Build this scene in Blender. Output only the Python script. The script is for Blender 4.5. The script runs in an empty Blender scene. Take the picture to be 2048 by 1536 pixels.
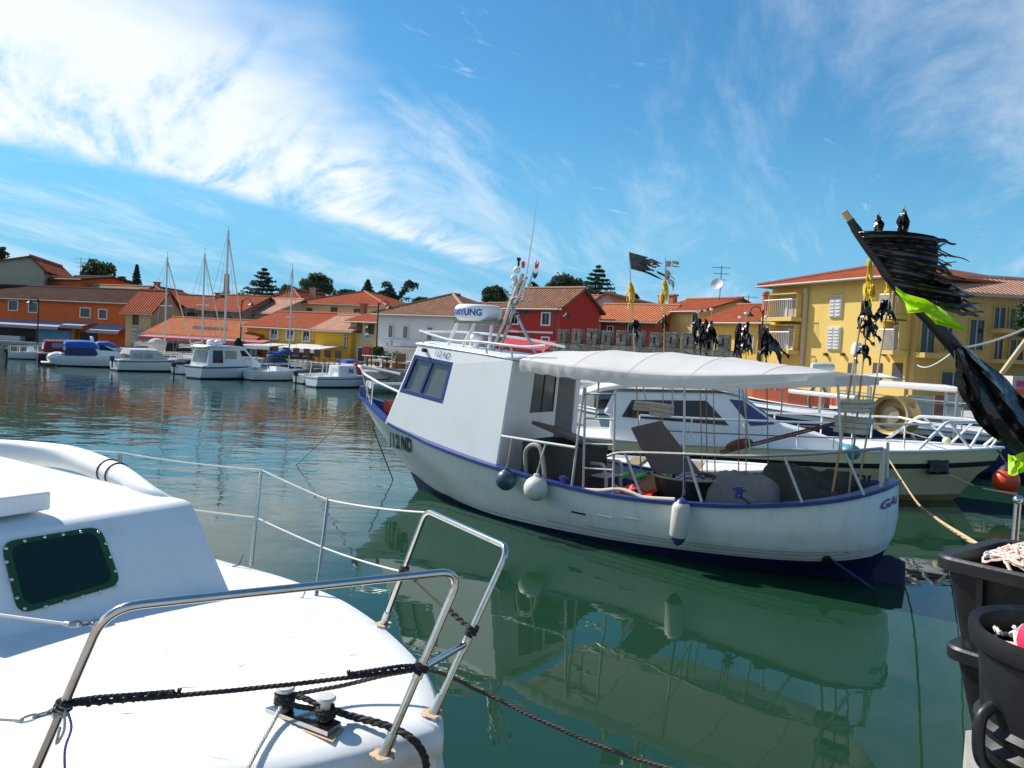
import bpy, math, random
from math import sin, cos, pi, radians as rad
from mathutils import Vector, Matrix

# ------------------------------------------------------------------ camera
scene = bpy.context.scene
EYE = Vector((0, 0, 2.8))
PITCH, ROLL, FPX = rad(2.5), rad(3.0), 1600.0
Fv = Vector((0, cos(PITCH), -sin(PITCH)))
R0 = Vector((1, 0, 0)); U0 = Vector((0, sin(PITCH), cos(PITCH)))
Rv = R0 * cos(ROLL) + U0 * sin(ROLL)
Uv = -R0 * sin(ROLL) + U0 * cos(ROLL)
cam_d = bpy.data.cameras.new('camera')
cam = bpy.data.objects.new('camera', cam_d)
scene.collection.objects.link(cam)
M3 = Matrix((Rv, Uv, -Fv)).transposed()
cam.matrix_world = Matrix.Translation(EYE) @ M3.to_4x4()
cam_d.sensor_width = 36.0
cam_d.lens = 36.0 * FPX / 2048.0
cam_d.clip_start = 0.05
cam_d.clip_end = 5000
scene.camera = cam

# ------------------------------------------------------------------ light
SUN_AZ, SUN_EL = rad(-57), rad(41)      # measured from +Y, negative = to the left
SUN_DIR = Vector((sin(SUN_AZ) * cos(SUN_EL), cos(SUN_AZ) * cos(SUN_EL), sin(SUN_EL)))
sl = bpy.data.lights.new('sun', 'SUN')
sl.energy = 4.6
sl.angle = rad(0.55)
sl.color = (1.0, 0.955, 0.88)
sun = bpy.data.objects.new('sun', sl)
scene.collection.objects.link(sun)
sun.rotation_mode = 'QUATERNION'
sun.rotation_quaternion = SUN_DIR.to_track_quat('Z', 'Y')

scene.view_settings.view_transform = 'Standard'
scene.view_settings.look = 'None'
scene.view_settings.gamma = 1.0
scene.view_settings.exposure = 0.45
scene.render.engine = 'CYCLES'
scene.cycles.max_bounces = 8
scene.cycles.caustics_reflective = False
scene.cycles.caustics_refractive = False
scene.cycles.transparent_max_bounces = 12

world = bpy.data.worlds.new('World')
scene.world = world
world.use_nodes = True


def build_world():
    nt = world.node_tree
    nt.nodes.clear()
    N, L = nt.nodes.new, nt.links.new
    out = N('ShaderNodeOutputWorld')
    bg = N('ShaderNodeBackground')
    bg.inputs['Strength'].default_value = 0.06
    sky = N('ShaderNodeTexSky')
    sky.sky_type = 'NISHITA'
    sky.sun_disc = False
    sky.sun_elevation = SUN_EL
    sky.sun_rotation = SUN_AZ
    sky.altitude = 0
    sky.air_density = 1.15
    sky.dust_density = 0.25
    sky.ozone_density = 2.6
    tc = N('ShaderNodeTexCoord')
    sep = N('ShaderNodeSeparateXYZ')
    L(tc.outputs['Generated'], sep.inputs[0])

    def math_(op, a, b=None, c=None, clamp=False):
        m = N('ShaderNodeMath'); m.operation = op; m.use_clamp = clamp
        for i, v in enumerate((a, b, c)):
            if v is None: continue
            if isinstance(v, (int, float)): m.inputs[i].default_value = v
            else: L(v, m.inputs[i])
        return m.outputs[0]

    zc = math_('MAXIMUM', sep.outputs[2], 0.0)
    zk = math_('ADD', zc, 0.12)
    u = math_('DIVIDE', sep.outputs[0], zk)
    v = math_('DIVIDE', sep.outputs[1], zk)
    comb = N('ShaderNodeCombineXYZ')
    L(u, comb.inputs[0]); L(v, comb.inputs[1])

    def noise(scale, detail, rough, rot, sx, sy, dist=0.0, off=(0, 0, 0)):
        mp = N('ShaderNodeMapping'); mp.vector_type = 'TEXTURE'
        mp.inputs['Rotation'].default_value = (0, 0, rot)
        mp.inputs['Scale'].default_value = (sx, sy, 1)
        mp.inputs['Location'].default_value = off
        L(comb.outputs[0], mp.inputs[0])
        n = N('ShaderNodeTexNoise')
        n.inputs['Scale'].default_value = scale
        n.inputs['Detail'].default_value = detail
        n.inputs['Roughness'].default_value = rough
        n.inputs['Distortion'].default_value = dist
        L(mp.outputs[0], n.inputs['Vector'])
        return n.outputs['Fac']

    def ramp(x, a, b):
        m = N('ShaderNodeMapRange'); m.interpolation_type = 'SMOOTHSTEP'
        m.inputs['From Min'].default_value = a; m.inputs['From Max'].default_value = b
        L(x, m.inputs['Value'])
        return m.outputs[0]

    warp = noise(1.3, 4, 0.6, 0, 1, 1, off=(3.1, 1.7, 0))
    w = math_('MULTIPLY', math_('SUBTRACT', warp, 0.5), 0.9)
    # big cirrus bank: wedge between two lines that meet far ahead
    # line A through (-.07,4.6)-( -1.75,2.7);   line B through (-.07,4.6)-(-.66,1.72)
    dA = math_('ADD', math_('SUBTRACT', math_('MULTIPLY', u, 0.75), math_('MULTIPLY', v, 0.663)), 3.17)
    dB = math_('ADD', math_('SUBTRACT', math_('MULTIPLY', v, 0.2007), math_('MULTIPLY', u, 0.98)), -0.993)
    dA = math_('ADD', dA, math_('MULTIPLY', w, 0.35))
    dB = math_('ADD', dB, math_('MULTIPLY', w, 0.9))
    mA = ramp(dA, -0.04, 0.22)
    mB = ramp(dB, -0.20, 0.42)
    bank = math_('MULTIPLY', mA, mB)
    fine = noise(3.0, 9, 0.62, rad(-62), 2.6, 0.8, 0.6)
    fine2 = noise(9.0, 8, 0.65, rad(-55), 2.0, 0.7, 0.4, (1, 2, 0))
    tex = math_('ADD', math_('MULTIPLY', fine, 0.78), math_('MULTIPLY', fine2, 0.22))
    bank = math_('MULTIPLY', bank, ramp(math_('ADD', tex, math_('MULTIPLY', dA, 0.10)), 0.34, 0.62))
    # thin veil streaks over the rest of the sky
    veil = noise(1.1, 9, 0.66, rad(70), 2.8, 0.8, 0.5, (0.6, 5.2, 0))
    veil = math_('MULTIPLY', ramp(veil, 0.44, 0.74), 0.58)
    small = noise(4.2, 8, 0.7, rad(35), 1.6, 0.8, 0.9, (7.7, 2.1, 0))
    small = math_('MULTIPLY', ramp(small, 0.60, 0.78), 0.45)
    cl = math_('MAXIMUM', bank, math_('MAXIMUM', veil, small))
    hz = math_('MULTIPLY', math_('SUBTRACT', 1.0, ramp(sep.outputs[2], 0.02, 0.30)), 0.90)
    cl = math_('MULTIPLY', cl, 0.92)
    # deepen the blue a little
    tint = N('ShaderNodeMix'); tint.data_type = 'RGBA'; tint.blend_type = 'MULTIPLY'
    tint.inputs[0].default_value = 1.0
    L(sky.outputs[0], tint.inputs[6])
    tint.inputs[7].default_value = (0.60, 1.28, 1.58, 1)
    hm = N('ShaderNodeMix'); hm.data_type = 'RGBA'
    L(hz, hm.inputs[0]); L(tint.outputs[2], hm.inputs[6]); hm.inputs[7].default_value = (2.7, 6.7, 10.4, 1)
    mix = N('ShaderNodeMix'); mix.data_type = 'RGBA'
    L(cl, mix.inputs[0])
    L(hm.outputs[2], mix.inputs[6])
    mix.inputs[7].default_value = (12.5, 13.0, 13.6, 1)
    L(mix.outputs[2], bg.inputs['Color'])
    L(bg.outputs[0], out.inputs['Surface'])


build_world()

# ------------------------------------------------------------------ projection helpers (where a sight line meets a plane)
def ray(px, py):
    return Fv + Rv * ((px - 1024) / FPX) - Uv * ((py - 768) / FPX)

def PZ(px, py, z):
    v = ray(px, py)
    return EYE + v * ((z - EYE.z) / v.z)

def PY(px, py, Y):
    v = ray(px, py)
    return EYE + v * (Y / v.y)

def hit(px, py, p0, n):
    v = ray(px, py)
    return EYE + v * ((p0 - EYE).dot(n) / v.dot(n))

# ------------------------------------------------------------------ materials
MATS = {}

def pm(name, col, rough=0.55, metal=0.0, var=0.12, vscale=4.0, bump=0.0, bscale=40.0, spec=0.5,
       dirt=None, dirt_amt=0.0, dirt_scale=3.0, wave=None, coat=0.0, stretch=(1, 1, 1), sheen=0.0):
    """procedural principled material with colour variation, dirt patches and fine relief"""
    if name in MATS: return MATS[name]
    m = bpy.data.materials.new(name); m.use_nodes = True
    nt = m.node_tree; N, L = nt.nodes.new, nt.links.new
    b = nt.nodes['Principled BSDF']
    b.inputs['Roughness'].default_value = rough
    b.inputs['Metallic'].default_value = metal
    b.inputs['Specular IOR Level'].default_value = spec
    b.inputs['Coat Weight'].default_value = coat
    if sheen: b.inputs['Sheen Weight'].default_value = sheen
    tc = N('ShaderNodeTexCoord')
    mp = N('ShaderNodeMapping'); L(tc.outputs['Object'], mp.inputs[0])
    mp.inputs['Scale'].default_value = stretch
    n1 = N('ShaderNodeTexNoise'); n1.inputs['Scale'].default_value = vscale
    n1.inputs['Detail'].default_value = 6; n1.inputs['Roughness'].default_value = 0.6
    L(mp.outputs[0], n1.inputs['Vector'])
    oi = N('ShaderNodeObjectInfo')
    c1 = N('ShaderNodeMix'); c1.data_type = 'RGBA'
    c1.inputs[6].default_value = (*[max(0, c * (1 - var)) for c in col], 1)
    c1.inputs[7].default_value = (*[min(1, c * (1 + var)) for c in col], 1)
    L(n1.outputs['Fac'], c1.inputs[0])
    last = c1.outputs[2]
    if dirt is not None:
        n2 = N('ShaderNodeTexNoise'); n2.inputs['Scale'].default_value = dirt_scale
        n2.inputs['Detail'].default_value = 8; n2.inputs['Roughness'].default_value = 0.7
        L(mp.outputs[0], n2.inputs['Vector'])
        r = N('ShaderNodeMapRange'); r.inputs['From Min'].default_value = 0.52; r.inputs['From Max'].default_value = 0.72
        r.inputs['To Max'].default_value = dirt_amt
        L(n2.outputs['Fac'], r.inputs['Value'])
        c2 = N('ShaderNodeMix'); c2.data_type = 'RGBA'
        L(r.outputs[0], c2.inputs[0]); L(last, c2.inputs[6]); c2.inputs[7].default_value = (*dirt, 1)
        last = c2.outputs[2]
    L(last, b.inputs['Base Color'])
    hsrc = None
    if bump:
        n3 = N('ShaderNodeTexNoise'); n3.inputs['Scale'].default_value = bscale; n3.inputs['Detail'].default_value = 4
        L(mp.outputs[0], n3.inputs['Vector'])
        hsrc = n3.outputs['Fac']
        bp = N('ShaderNodeBump'); bp.inputs['Strength'].default_value = bump; bp.inputs['Distance'].default_value = 0.02
        L(hsrc, bp.inputs['Height']); L(bp.outputs[0], b.inputs['Normal'])
    MATS[name] = m
    return m

def tile_mat(name, cols, scale=1.0):
    """clay pantiles: relief from UV (u along the eave in metres, v up the slope), per-tile colours"""
    m = bpy.data.materials.new(name); m.use_nodes = True
    nt = m.node_tree; N, L = nt.nodes.new, nt.links.new
    b = nt.nodes['Principled BSDF']; b.inputs['Roughness'].default_value = 0.85
    b.inputs['Specular IOR Level'].default_value = 0.03
    uv = N('ShaderNodeUVMap')
    br = N('ShaderNodeTexBrick'); br.offset = 0.0
    br.inputs['Scale'].default_value = 1.0
    br.inputs['Brick Width'].default_value = 0.24 * scale; br.inputs['Row Height'].default_value = 0.38 * scale
    br.inputs['Mortar Size'].default_value = 0.012; br.inputs['Mortar Smooth'].default_value = 0.3
    br.inputs['Color1'].default_value = (*cols[0], 1); br.inputs['Color2'].default_value = (*cols[1], 1)
    br.inputs['Mortar'].default_value = (*[c * 0.45 for c in cols[0]], 1)
    L(uv.outputs[0], br.inputs['Vector'])
    tc = N('ShaderNodeTexCoord')
    nz = N('ShaderNodeTexNoise'); nz.inputs['Scale'].default_value = 0.9; nz.inputs['Detail'].default_value = 8
    nz.inputs['Roughness'].default_value = 0.75
    L(tc.outputs['Object'], nz.inputs['Vector'])
    r = N('ShaderNodeMapRange'); r.inputs['From Min'].default_value = 0.42; r.inputs['From Max'].default_value = 0.66
    L(nz.outputs['Fac'], r.inputs['Value'])
    mx = N('ShaderNodeMix'); mx.data_type = 'RGBA'
    mm = N('ShaderNodeMath'); mm.operation = 'MULTIPLY'; mm.inputs[1].default_value = 0.6
    L(r.outputs[0], mm.inputs[0]); L(mm.outputs[0], mx.inputs[0])
    L(br.outputs['Color'], mx.inputs[6]); mx.inputs[7].default_value = (*cols[2], 1)
    L(mx.outputs[2], b.inputs['Base Color'])
    sp = N('ShaderNodeSeparateXYZ'); L(uv.outputs[0], sp.inputs[0])
    m1 = N('ShaderNodeMath'); m1.operation = 'MULTIPLY'; m1.inputs[1].default_value = 2 * pi / (0.24 * scale)
    L(sp.outputs[0], m1.inputs[0])
    m2 = N('ShaderNodeMath'); m2.operation = 'SINE'; L(m1.outputs[0], m2.inputs[0])
    bp = N('ShaderNodeBump'); bp.inputs['Strength'].default_value = 0.9; bp.inputs['Distance'].default_value = 0.05
    L(m2.outputs[0], bp.inputs['Height']); L(bp.outputs[0], b.inputs['Normal'])
    MATS[name] = m
    return m

def stone_mat(name, c1, c2, mort, bw=0.5, rh=0.25):
    m = bpy.data.materials.new(name); m.use_nodes = True
    nt = m.node_tree; N, L = nt.nodes.new, nt.links.new
    b = nt.nodes['Principled BSDF']; b.inputs['Roughness'].default_value = 0.9
    tc = N('ShaderNodeTexCoord')
    vor = N('ShaderNodeTexVoronoi'); vor.inputs['Scale'].default_value = 1.0 / rh
    mp = N('ShaderNodeMapping'); mp.inputs['Scale'].default_value = (rh / bw, rh / bw, 1)
    L(tc.outputs['Object'], mp.inputs[0]); L(mp.outputs[0], vor.inputs['Vector'])
    mx = N('ShaderNodeMix'); mx.data_type = 'RGBA'
    sp = N('ShaderNodeSeparateColor'); L(vor.outputs['Color'], sp.inputs[0])
    L(sp.outputs[0], mx.inputs[0]); mx.inputs[6].default_value = (*c1, 1); mx.inputs[7].default_value = (*c2, 1)
    ve = N('ShaderNodeTexVoronoi'); ve.feature = 'DISTANCE_TO_EDGE'; ve.inputs['Scale'].default_value = 1.0 / rh
    L(mp.outputs[0], ve.inputs['Vector'])
    r = N('ShaderNodeMapRange'); r.inputs['From Max'].default_value = 0.09
    L(ve.outputs['Distance'], r.inputs['Value'])
    m2 = N('ShaderNodeMix'); m2.data_type = 'RGBA'
    L(r.outputs[0], m2.inputs[0]); m2.inputs[6].default_value = (*mort, 1); L(mx.outputs[2], m2.inputs[7])
    L(m2.outputs[2], b.inputs['Base Color'])
    bp = N('ShaderNodeBump'); bp.inputs['Strength'].default_value = 0.7; bp.inputs['Distance'].default_value = 0.03
    L(r.outputs[0], bp.inputs['Height']); L(bp.outputs[0], b.inputs['Normal'])
    MATS[name] = m
    return m

def glass_mat(name, tint=(0.55, 0.6, 0.62), opac=0.35, rough=0.03):
    m = bpy.data.materials.new(name); m.use_nodes = True
    nt = m.node_tree; N, L = nt.nodes.new, nt.links.new
    nt.nodes.clear()
    out = N('ShaderNodeOutputMaterial')
    tr = N('ShaderNodeBsdfTransparent'); tr.inputs[0].default_value = (*tint, 1)
    b = N('ShaderNodeBsdfPrincipled'); b.inputs['Base Color'].default_value = (*[t * 0.25 for t in tint], 1)
    b.inputs['Roughness'].default_value = rough
    fr = N('ShaderNodeFresnel'); fr.inputs[0].default_value = 1.5
    ad = N('ShaderNodeMath'); ad.operation = 'ADD'; ad.use_clamp = True; ad.inputs[1].default_value = opac
    L(fr.outputs[0], ad.inputs[0])
    mx = N('ShaderNodeMixShader')
    L(ad.outputs[0], mx.inputs[0]); L(tr.outputs[0], mx.inputs[1]); L(b.outputs[0], mx.inputs[2])
    L(mx.outputs[0], out.inputs['Surface'])
    MATS[name] = m
    return m

def cloth_mat(name, col, transl=0.35, rough=0.8, gloss=0.0, bump=0.0, bscale=12):
    m = bpy.data.materials.new(name); m.use_nodes = True
    nt = m.node_tree; N, L = nt.nodes.new, nt.links.new
    b = nt.nodes['Principled BSDF']; out = nt.nodes['Material Output']
    b.inputs['Roughness'].default_value = rough
    tc = N('ShaderNodeTexCoord')
    n1 = N('ShaderNodeTexNoise'); n1.inputs['Scale'].default_value = 2.5; n1.inputs['Detail'].default_value = 6
    L(tc.outputs['Object'], n1.inputs['Vector'])
    c1 = N('ShaderNodeMix'); c1.data_type = 'RGBA'
    c1.inputs[6].default_value = (*[c * 0.9 for c in col], 1); c1.inputs[7].default_value = (*[min(1, c * 1.08) for c in col], 1)
    L(n1.outputs['Fac'], c1.inputs[0]); L(c1.outputs[2], b.inputs['Base Color'])
    if bump:
        n3 = N('ShaderNodeTexNoise'); n3.inputs['Scale'].default_value = bscale; n3.inputs['Detail'].default_value = 5
        n3.inputs['Distortion'].default_value = 1.0
        L(tc.outputs['Object'], n3.inputs['Vector'])
        bp = N('ShaderNodeBump'); bp.inputs['Strength'].default_value = bump; bp.inputs['Distance'].default_value = 0.04
        L(n3.outputs['Fac'], bp.inputs['Height']); L(bp.outputs[0], b.inputs['Normal'])
    tl = N('ShaderNodeBsdfTranslucent'); L(c1.outputs[2], tl.inputs[0])
    mx = N('ShaderNodeMixShader'); mx.inputs[0].default_value = transl
    L(b.outputs[0], mx.inputs[1]); L(tl.outputs[0], mx.inputs[2]); L(mx.outputs[0], out.inputs['Surface'])
    MATS[name] = m
    return m

WHITE = pm('white_gelcoat', (0.80, 0.80, 0.79), 0.32, var=0.03, vscale=1.5, dirt=(0.62, 0.58, 0.5), dirt_amt=0.22, dirt_scale=2.5, coat=0.15)
FGWHITE = pm('deck_gelcoat', (0.80, 0.80, 0.79), 0.5, var=0.03, vscale=2, dirt=(0.60, 0.54, 0.44), dirt_amt=0.35, dirt_scale=5, bump=0.05, bscale=120)
HULLW = pm('white_hull_paint', (0.80, 0.82, 0.84), 0.38, var=0.06, vscale=1.2, dirt=(0.50, 0.46, 0.36), dirt_amt=0.38, dirt_scale=2.2, stretch=(2.2, 2.2, 0.5), bump=0.05, bscale=5)
BLUE = pm('blue_paint', (0.022, 0.045, 0.20), 0.35, var=0.2, vscale=6, dirt=(0.07, 0.09, 0.2), dirt_amt=0.4, dirt_scale=9)
NAVY = pm('navy_bottom_paint', (0.010, 0.018, 0.09), 0.5, var=0.3, vscale=5, dirt=(0.05, 0.06, 0.05), dirt_amt=0.5)
STEEL = pm('stainless_steel', (0.62, 0.58, 0.54), 0.16, 1.0, var=0.12, vscale=14, dirt=(0.35, 0.22, 0.12), dirt_amt=0.45, dirt_scale=18)
GALV = pm('galvanised_tube', (0.50, 0.49, 0.46), 0.42, 0.75, var=0.18, vscale=12, dirt=(0.30, 0.18, 0.10), dirt_amt=0.6, dirt_scale=9)
WTUBE = pm('white_painted_tube', (0.78, 0.78, 0.77), 0.35, var=0.04, dirt=(0.45, 0.33, 0.22), dirt_amt=0.35, dirt_scale=10)
WIRE = pm('white_coated_wire', (0.78, 0.72, 0.66), 0.45, var=0.1)
AWN = cloth_mat('white_awning_cloth', (0.86, 0.84, 0.82), 0.45, 0.75, bump=0.18, bscale=3)
BLACKPL = pm('black_plastic', (0.010, 0.010, 0.012), 0.42, var=0.3, vscale=7, dirt=(0.055, 0.055, 0.055), dirt_amt=0.45, dirt_scale=9, bump=0.06, bscale=25)
BLACKFLAG = pm('black_plastic_sheet', (0.012, 0.012, 0.014), 0.24, var=0.3, vscale=7, bump=0.7, bscale=16)
YELFLAG = cloth_mat('yellow_sheet', (0.80, 0.56, 0.02), 0.35)
LIMEFLAG = cloth_mat('lime_sheet', (0.50, 0.80, 0.02), 0.40, 0.5)
ROPED = pm('dark_brown_rope', (0.045, 0.030, 0.026), 0.85, var=0.4, vscale=30)
ROPEB = pm('black_rope', (0.028, 0.026, 0.026), 0.8, var=0.5, vscale=40)
ROPET = pm('tan_rope', (0.50, 0.36, 0.20), 0.85, var=0.3, vscale=30)
ROPEP = pm('pale_pink_rope', (0.72, 0.52, 0.44), 0.8, var=0.25, vscale=20)
ROPEW = pm('white_speckled_rope', (0.55, 0.52, 0.46), 0.8, var=0.5, vscale=60)
ROPEBL = pm('dark_blue_rope', (0.03, 0.045, 0.12), 0.8, var=0.4, vscale=30)
ROPEC = pm('turquoise_rope', (0.10, 0.42, 0.50), 0.8, var=0.25, vscale=20)
GREENW = pm('green_tinted_acrylic', (0.006, 0.022, 0.016), 0.12, var=0.2, vscale=2)
GREENR = pm('green_acrylic_rim', (0.020, 0.075, 0.022), 0.22, var=0.2)
RUST = pm('rust', (0.60, 0.40, 0.24), 0.9, var=0.4, vscale=20, bump=0.2)
RED = pm('red_plastic', (0.55, 0.03, 0.03), 0.45, var=0.15)
MAGENTA = pm('magenta_float', (0.72, 0.03, 0.10), 0.45, var=0.1)
ORANGEB = pm('orange_red_buoy', (0.75, 0.07, 0.02), 0.40, var=0.12)
DARK = pm('dark_void', (0.012, 0.012, 0.014), 0.6, var=0.2)
BROWNB = pm('brown_board', (0.10, 0.085, 0.08), 0.75, var=0.2, vscale=6, dirt=(0.2, 0.12, 0.06), dirt_amt=0.4, bump=0.1)
WOOD = pm('weathered_wood', (0.30, 0.21, 0.12), 0.8, var=0.25, vscale=8, bump=0.2, stretch=(1, 1, 6))
BAMBOO = pm('bamboo_pole', (0.45, 0.33, 0.17), 0.6, var=0.25, vscale=9)
FOAM = pm('grey_foam_float', (0.52, 0.50, 0.42), 0.9, var=0.15, vscale=9, dirt=(0.25, 0.24, 0.2), dirt_amt=0.6, dirt_scale=12, bump=0.3, bscale=50)
TARPW = cloth_mat('grey_tarpaulin', (0.19, 0.19, 0.20), 0.1, 0.7, bump=0.6, bscale=5)
NETM = pm('dark_fishing_net', (0.045, 0.05, 0.045), 0.95, var=0.5, vscale=60, bump=1.0, bscale=90)
CREAMH = pm('cream_gelcoat', (0.76, 0.63, 0.40), 0.3, var=0.04, vscale=1.5, coat=0.2)
BALLW = pm('off_white_fender', (0.66, 0.66, 0.62), 0.5, var=0.08, vscale=4, dirt=(0.42, 0.36, 0.26), dirt_amt=0.5, dirt_scale=5)
BALLB = pm('slate_blue_fender', (0.03, 0.075, 0.12), 0.35, var=0.2, vscale=5)
GLASS = glass_mat('window_glass')
REFLGREY = glass_mat('reflection_grey_glass', (0.8, 0.8, 0.78), 0.62, 0.12)  # pane greyed and made denser to stand for its reflection and curtain
BGLASS = glass_mat('blue_tinted_glass', (0.10, 0.14, 0.42), 0.45)
DGLASS = pm('dark_window_glass', (0.018, 0.02, 0.024), 0.08, var=0.2, vscale=1.5)
GREYGLASS = pm('grey_vinyl_window', (0.22, 0.26, 0.30), 0.15, var=0.15, vscale=2)
CANB = cloth_mat('blue_canvas', (0.035, 0.13, 0.52), 0.15)
CANM = cloth_mat('maroon_canvas', (0.22, 0.025, 0.045), 0.15)
CANN = cloth_mat('dark_teal_canvas', (0.02, 0.05, 0.09), 0.1)
SAILC = cloth_mat('cream_sail_cover', (0.70, 0.64, 0.54), 0.2)
MASTM = pm('mast_aluminium', (0.62, 0.60, 0.56), 0.45, 0.4, var=0.08)
LAMPM = pm('lamp_post_paint', (0.02, 0.02, 0.024), 0.5)
ORANGEP = pm('orange_drum', (0.55, 0.38, 0.17), 0.45, 0.3, var=0.15, vscale=3)

# ------------------------------------------------------------------ mesh building
COL = scene.collection

class MB:
    def __init__(self):
        self.v = []; self.f = []; self.uv = {}; self.mi = []; self.cur = 0
    def face(self, pts, uvs=None):
        i = len(self.v)
        self.v += [Vector(p) for p in pts]
        if uvs: self.uv[len(self.f)] = uvs
        self.f.append(tuple(range(i, i + len(pts)))); self.mi.append(self.cur)
    def grid(self, rows, closed=False, cap=False, flip=False):
        """rows of equally many points"""
        i = len(self.v); n = len(rows[0])
        for r in rows: self.v += [Vector(p) for p in r]
        m = n if closed else n - 1
        for a in range(len(rows) - 1):
            for b in range(m):
                c = (b + 1) % n
                q = (i + a * n + b, i + a * n + c, i + (a + 1) * n + c, i + (a + 1) * n + b)
                self.f.append(q[::-1] if flip else q); self.mi.append(self.cur)
        if cap:
            for a in (0, len(rows) - 1):
                q = tuple(i + a * n + b for b in range(n))
                self.f.append(q if a else q[::-1]); self.mi.append(self.cur)
    def box(self, c, s, rot=None):
        c = Vector(c); h = Vector(s) / 2
        P = []
        for z in (-1, 1):
            for (x, y) in ((-1, -1), (1, -1), (1, 1), (-1, 1)):
                p = Vector((x * h.x, y * h.y, z * h.z))
                if rot is not None: p = rot @ p
                P.append(c + p)
        self.hexa(P)
    def hexa(self, P):
        """8 points: bottom loop 0-3, top loop 4-7"""
        i = len(self.v); self.v += [Vector(p) for p in P]
        for q in ((3, 2, 1, 0), (4, 5, 6, 7), (0, 1, 5, 4), (1, 2, 6, 5), (2, 3, 7, 6), (3, 0, 4, 7)):
            self.f.append(tuple(i + k for k in q)); self.mi.append(self.cur)
    def tube(self, pts, r, n=8, closed=False, cap=True, twist=0.0):
        pts = [Vector(p) for p in pts]
        m = len(pts)
        rr = r if isinstance(r, (list, tuple)) else [r] * m
        rows = []; up = None
        for k in range(m):
            if closed: t = pts[(k + 1) % m] - pts[(k - 1) % m]
            else: t = pts[min(k + 1, m - 1)] - pts[max(k - 1, 0)]
            if t.length < 1e-9: t = Vector((0, 0, 1))
            t.normalize()
            if up is None:
                up = Vector((0, 0, 1)) if abs(t.z) < 0.9 else Vector((1, 0, 0))
            a = t.cross(up)
            if a.length < 1e-6: a = t.cross(Vector((1, 0.3, 0)))
            a.normalize(); b = a.cross(t).normalized(); up = b
            rows.append([pts[k] + (a * cos(2 * pi * j / n) + b * sin(2 * pi * j / n)) * rr[k] for j in range(n)])
        if closed: rows.append(rows[0])
        self.grid(rows, closed=True, cap=cap and not closed)
    def rope(self, pts, r, n=3, pitch=None, seg=None):
        """twisted strands round a centre line"""
        pitch = pitch or r * 7
        P = resample(pts, max(8, int(path_len(pts) / (pitch / 6))))
        d = 0.0; strands = [[] for _ in range(n)]; up = None
        for k, p in enumerate(P):
            t = (P[min(k + 1, len(P) - 1)] - P[max(k - 1, 0)]).normalized()
            if k: d += (P[k] - P[k - 1]).length
            if up is None: up = Vector((0, 0, 1)) if abs(t.z) < 0.9 else Vector((1, 0, 0))
            a = t.cross(up).normalized(); b = a.cross(t).normalized(); up = b
            for s in range(n):
                w = 2 * pi * (d / pitch + s / n)
                strands[s].append(p + (a * cos(w) + b * sin(w)) * r * 0.5)
        for s in strands: self.tube(s, r * 0.58, 5)
    def ball(self, c, r, nu=16, nv=10, sc=(1, 1, 1)):
        c = Vector(c); rows = []
        for i in range(nv + 1):
            th = pi * i / nv
            rows.append([c + Vector((r * sc[0] * sin(th) * cos(2 * pi * j / nu), r * sc[1] * sin(th) * sin(2 * pi * j / nu), r * sc[2] * cos(th))) for j in range(nu)])
        self.grid(rows, closed=True)
    def lathe(self, prof, n=20, M=None):
        """profile of (radius, z)"""
        rows = [[Vector((r * cos(2 * pi * j / n), r * sin(2 * pi * j / n), z)) for j in range(n)] for r, z in prof]
        if M is not None: rows = [[M @ p for p in r] for r in rows]
        self.grid(rows, closed=True)
    def prism(self, poly, off):
        """polygon (list of points) extruded by vector off"""
        off = Vector(off); n = len(poly)
        i = len(self.v); self.v += [Vector(p) for p in poly] + [Vector(p) + off for p in poly]
        self.f.append(tuple(i + k for k in range(n))[::-1]); self.mi.append(self.cur)
        self.f.append(tuple(i + n + k for k in range(n))); self.mi.append(self.cur)
        for k in range(n):
            j = (k + 1) % n
            self.f.append((i + k, i + j, i + n + j, i + n + k)); self.mi.append(self.cur)
    def xf(self, M):
        self.v = [M @ p for p in self.v]; return self
    def build(self, name, mat, parent=None, world=True, smooth=False, bevel=0.0, kind=None, weld=True):
        me = bpy.data.meshes.new(name)
        vs = self.v
        if parent is not None and world:
            Mi = wmat(parent).inverted()
            vs = [Mi @ p for p in vs]
        me.from_pydata([tuple(p) for p in vs], [], self.f)
        if self.uv:
            ul = me.uv_layers.new(name='UVMap')
            for fi, uvs in self.uv.items():
                po = me.polygons[fi]
                for k, li in enumerate(po.loop_indices): ul.data[li].uv = uvs[k]
        mats = mat if isinstance(mat, (list, tuple)) else [mat]
        for mm in mats: me.materials.append(mm)
        if len(mats) > 1:
            for p, k in zip(me.polygons, self.mi): p.material_index = k
        if smooth:
            ang = smooth if isinstance(smooth, float) else 0.7
            me.polygons.foreach_set('use_smooth', [True] * len(me.polygons))
            try: me.set_sharp_from_angle(angle=ang)
            except Exception: pass
        me.update()
        o = bpy.data.objects.new(name, me); COL.objects.link(o)
        if parent is not None: o.parent = parent
        if bevel:
            bv = o.modifiers.new('bevel', 'BEVEL'); bv.width = bevel; bv.segments = 2; bv.limit_method = 'ANGLE'; bv.angle_limit = rad(35)
        if kind: o['kind'] = kind
        return o

WM = {}
def wmat(o):
    return WM.get(o.name, Matrix.Identity(4))

def thing(name, label, cat, loc=(0, 0, 0), rotz=0.0, group=None):
    o = bpy.data.objects.new(name, None); COL.objects.link(o)
    o.empty_display_size = 0.2
    o.location = Vector(loc); o.rotation_euler = (0, 0, rotz)
    WM[o.name] = Matrix.Translation(Vector(loc)) @ Matrix.Rotation(rotz, 4, 'Z')
    o['label'] = label; o['category'] = cat
    if group: o['group'] = group
    return o

def sub(o, parent):
    """register a part so that sub-parts can use the same frame"""
    WM[o.name] = wmat(parent)
    return o

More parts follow.
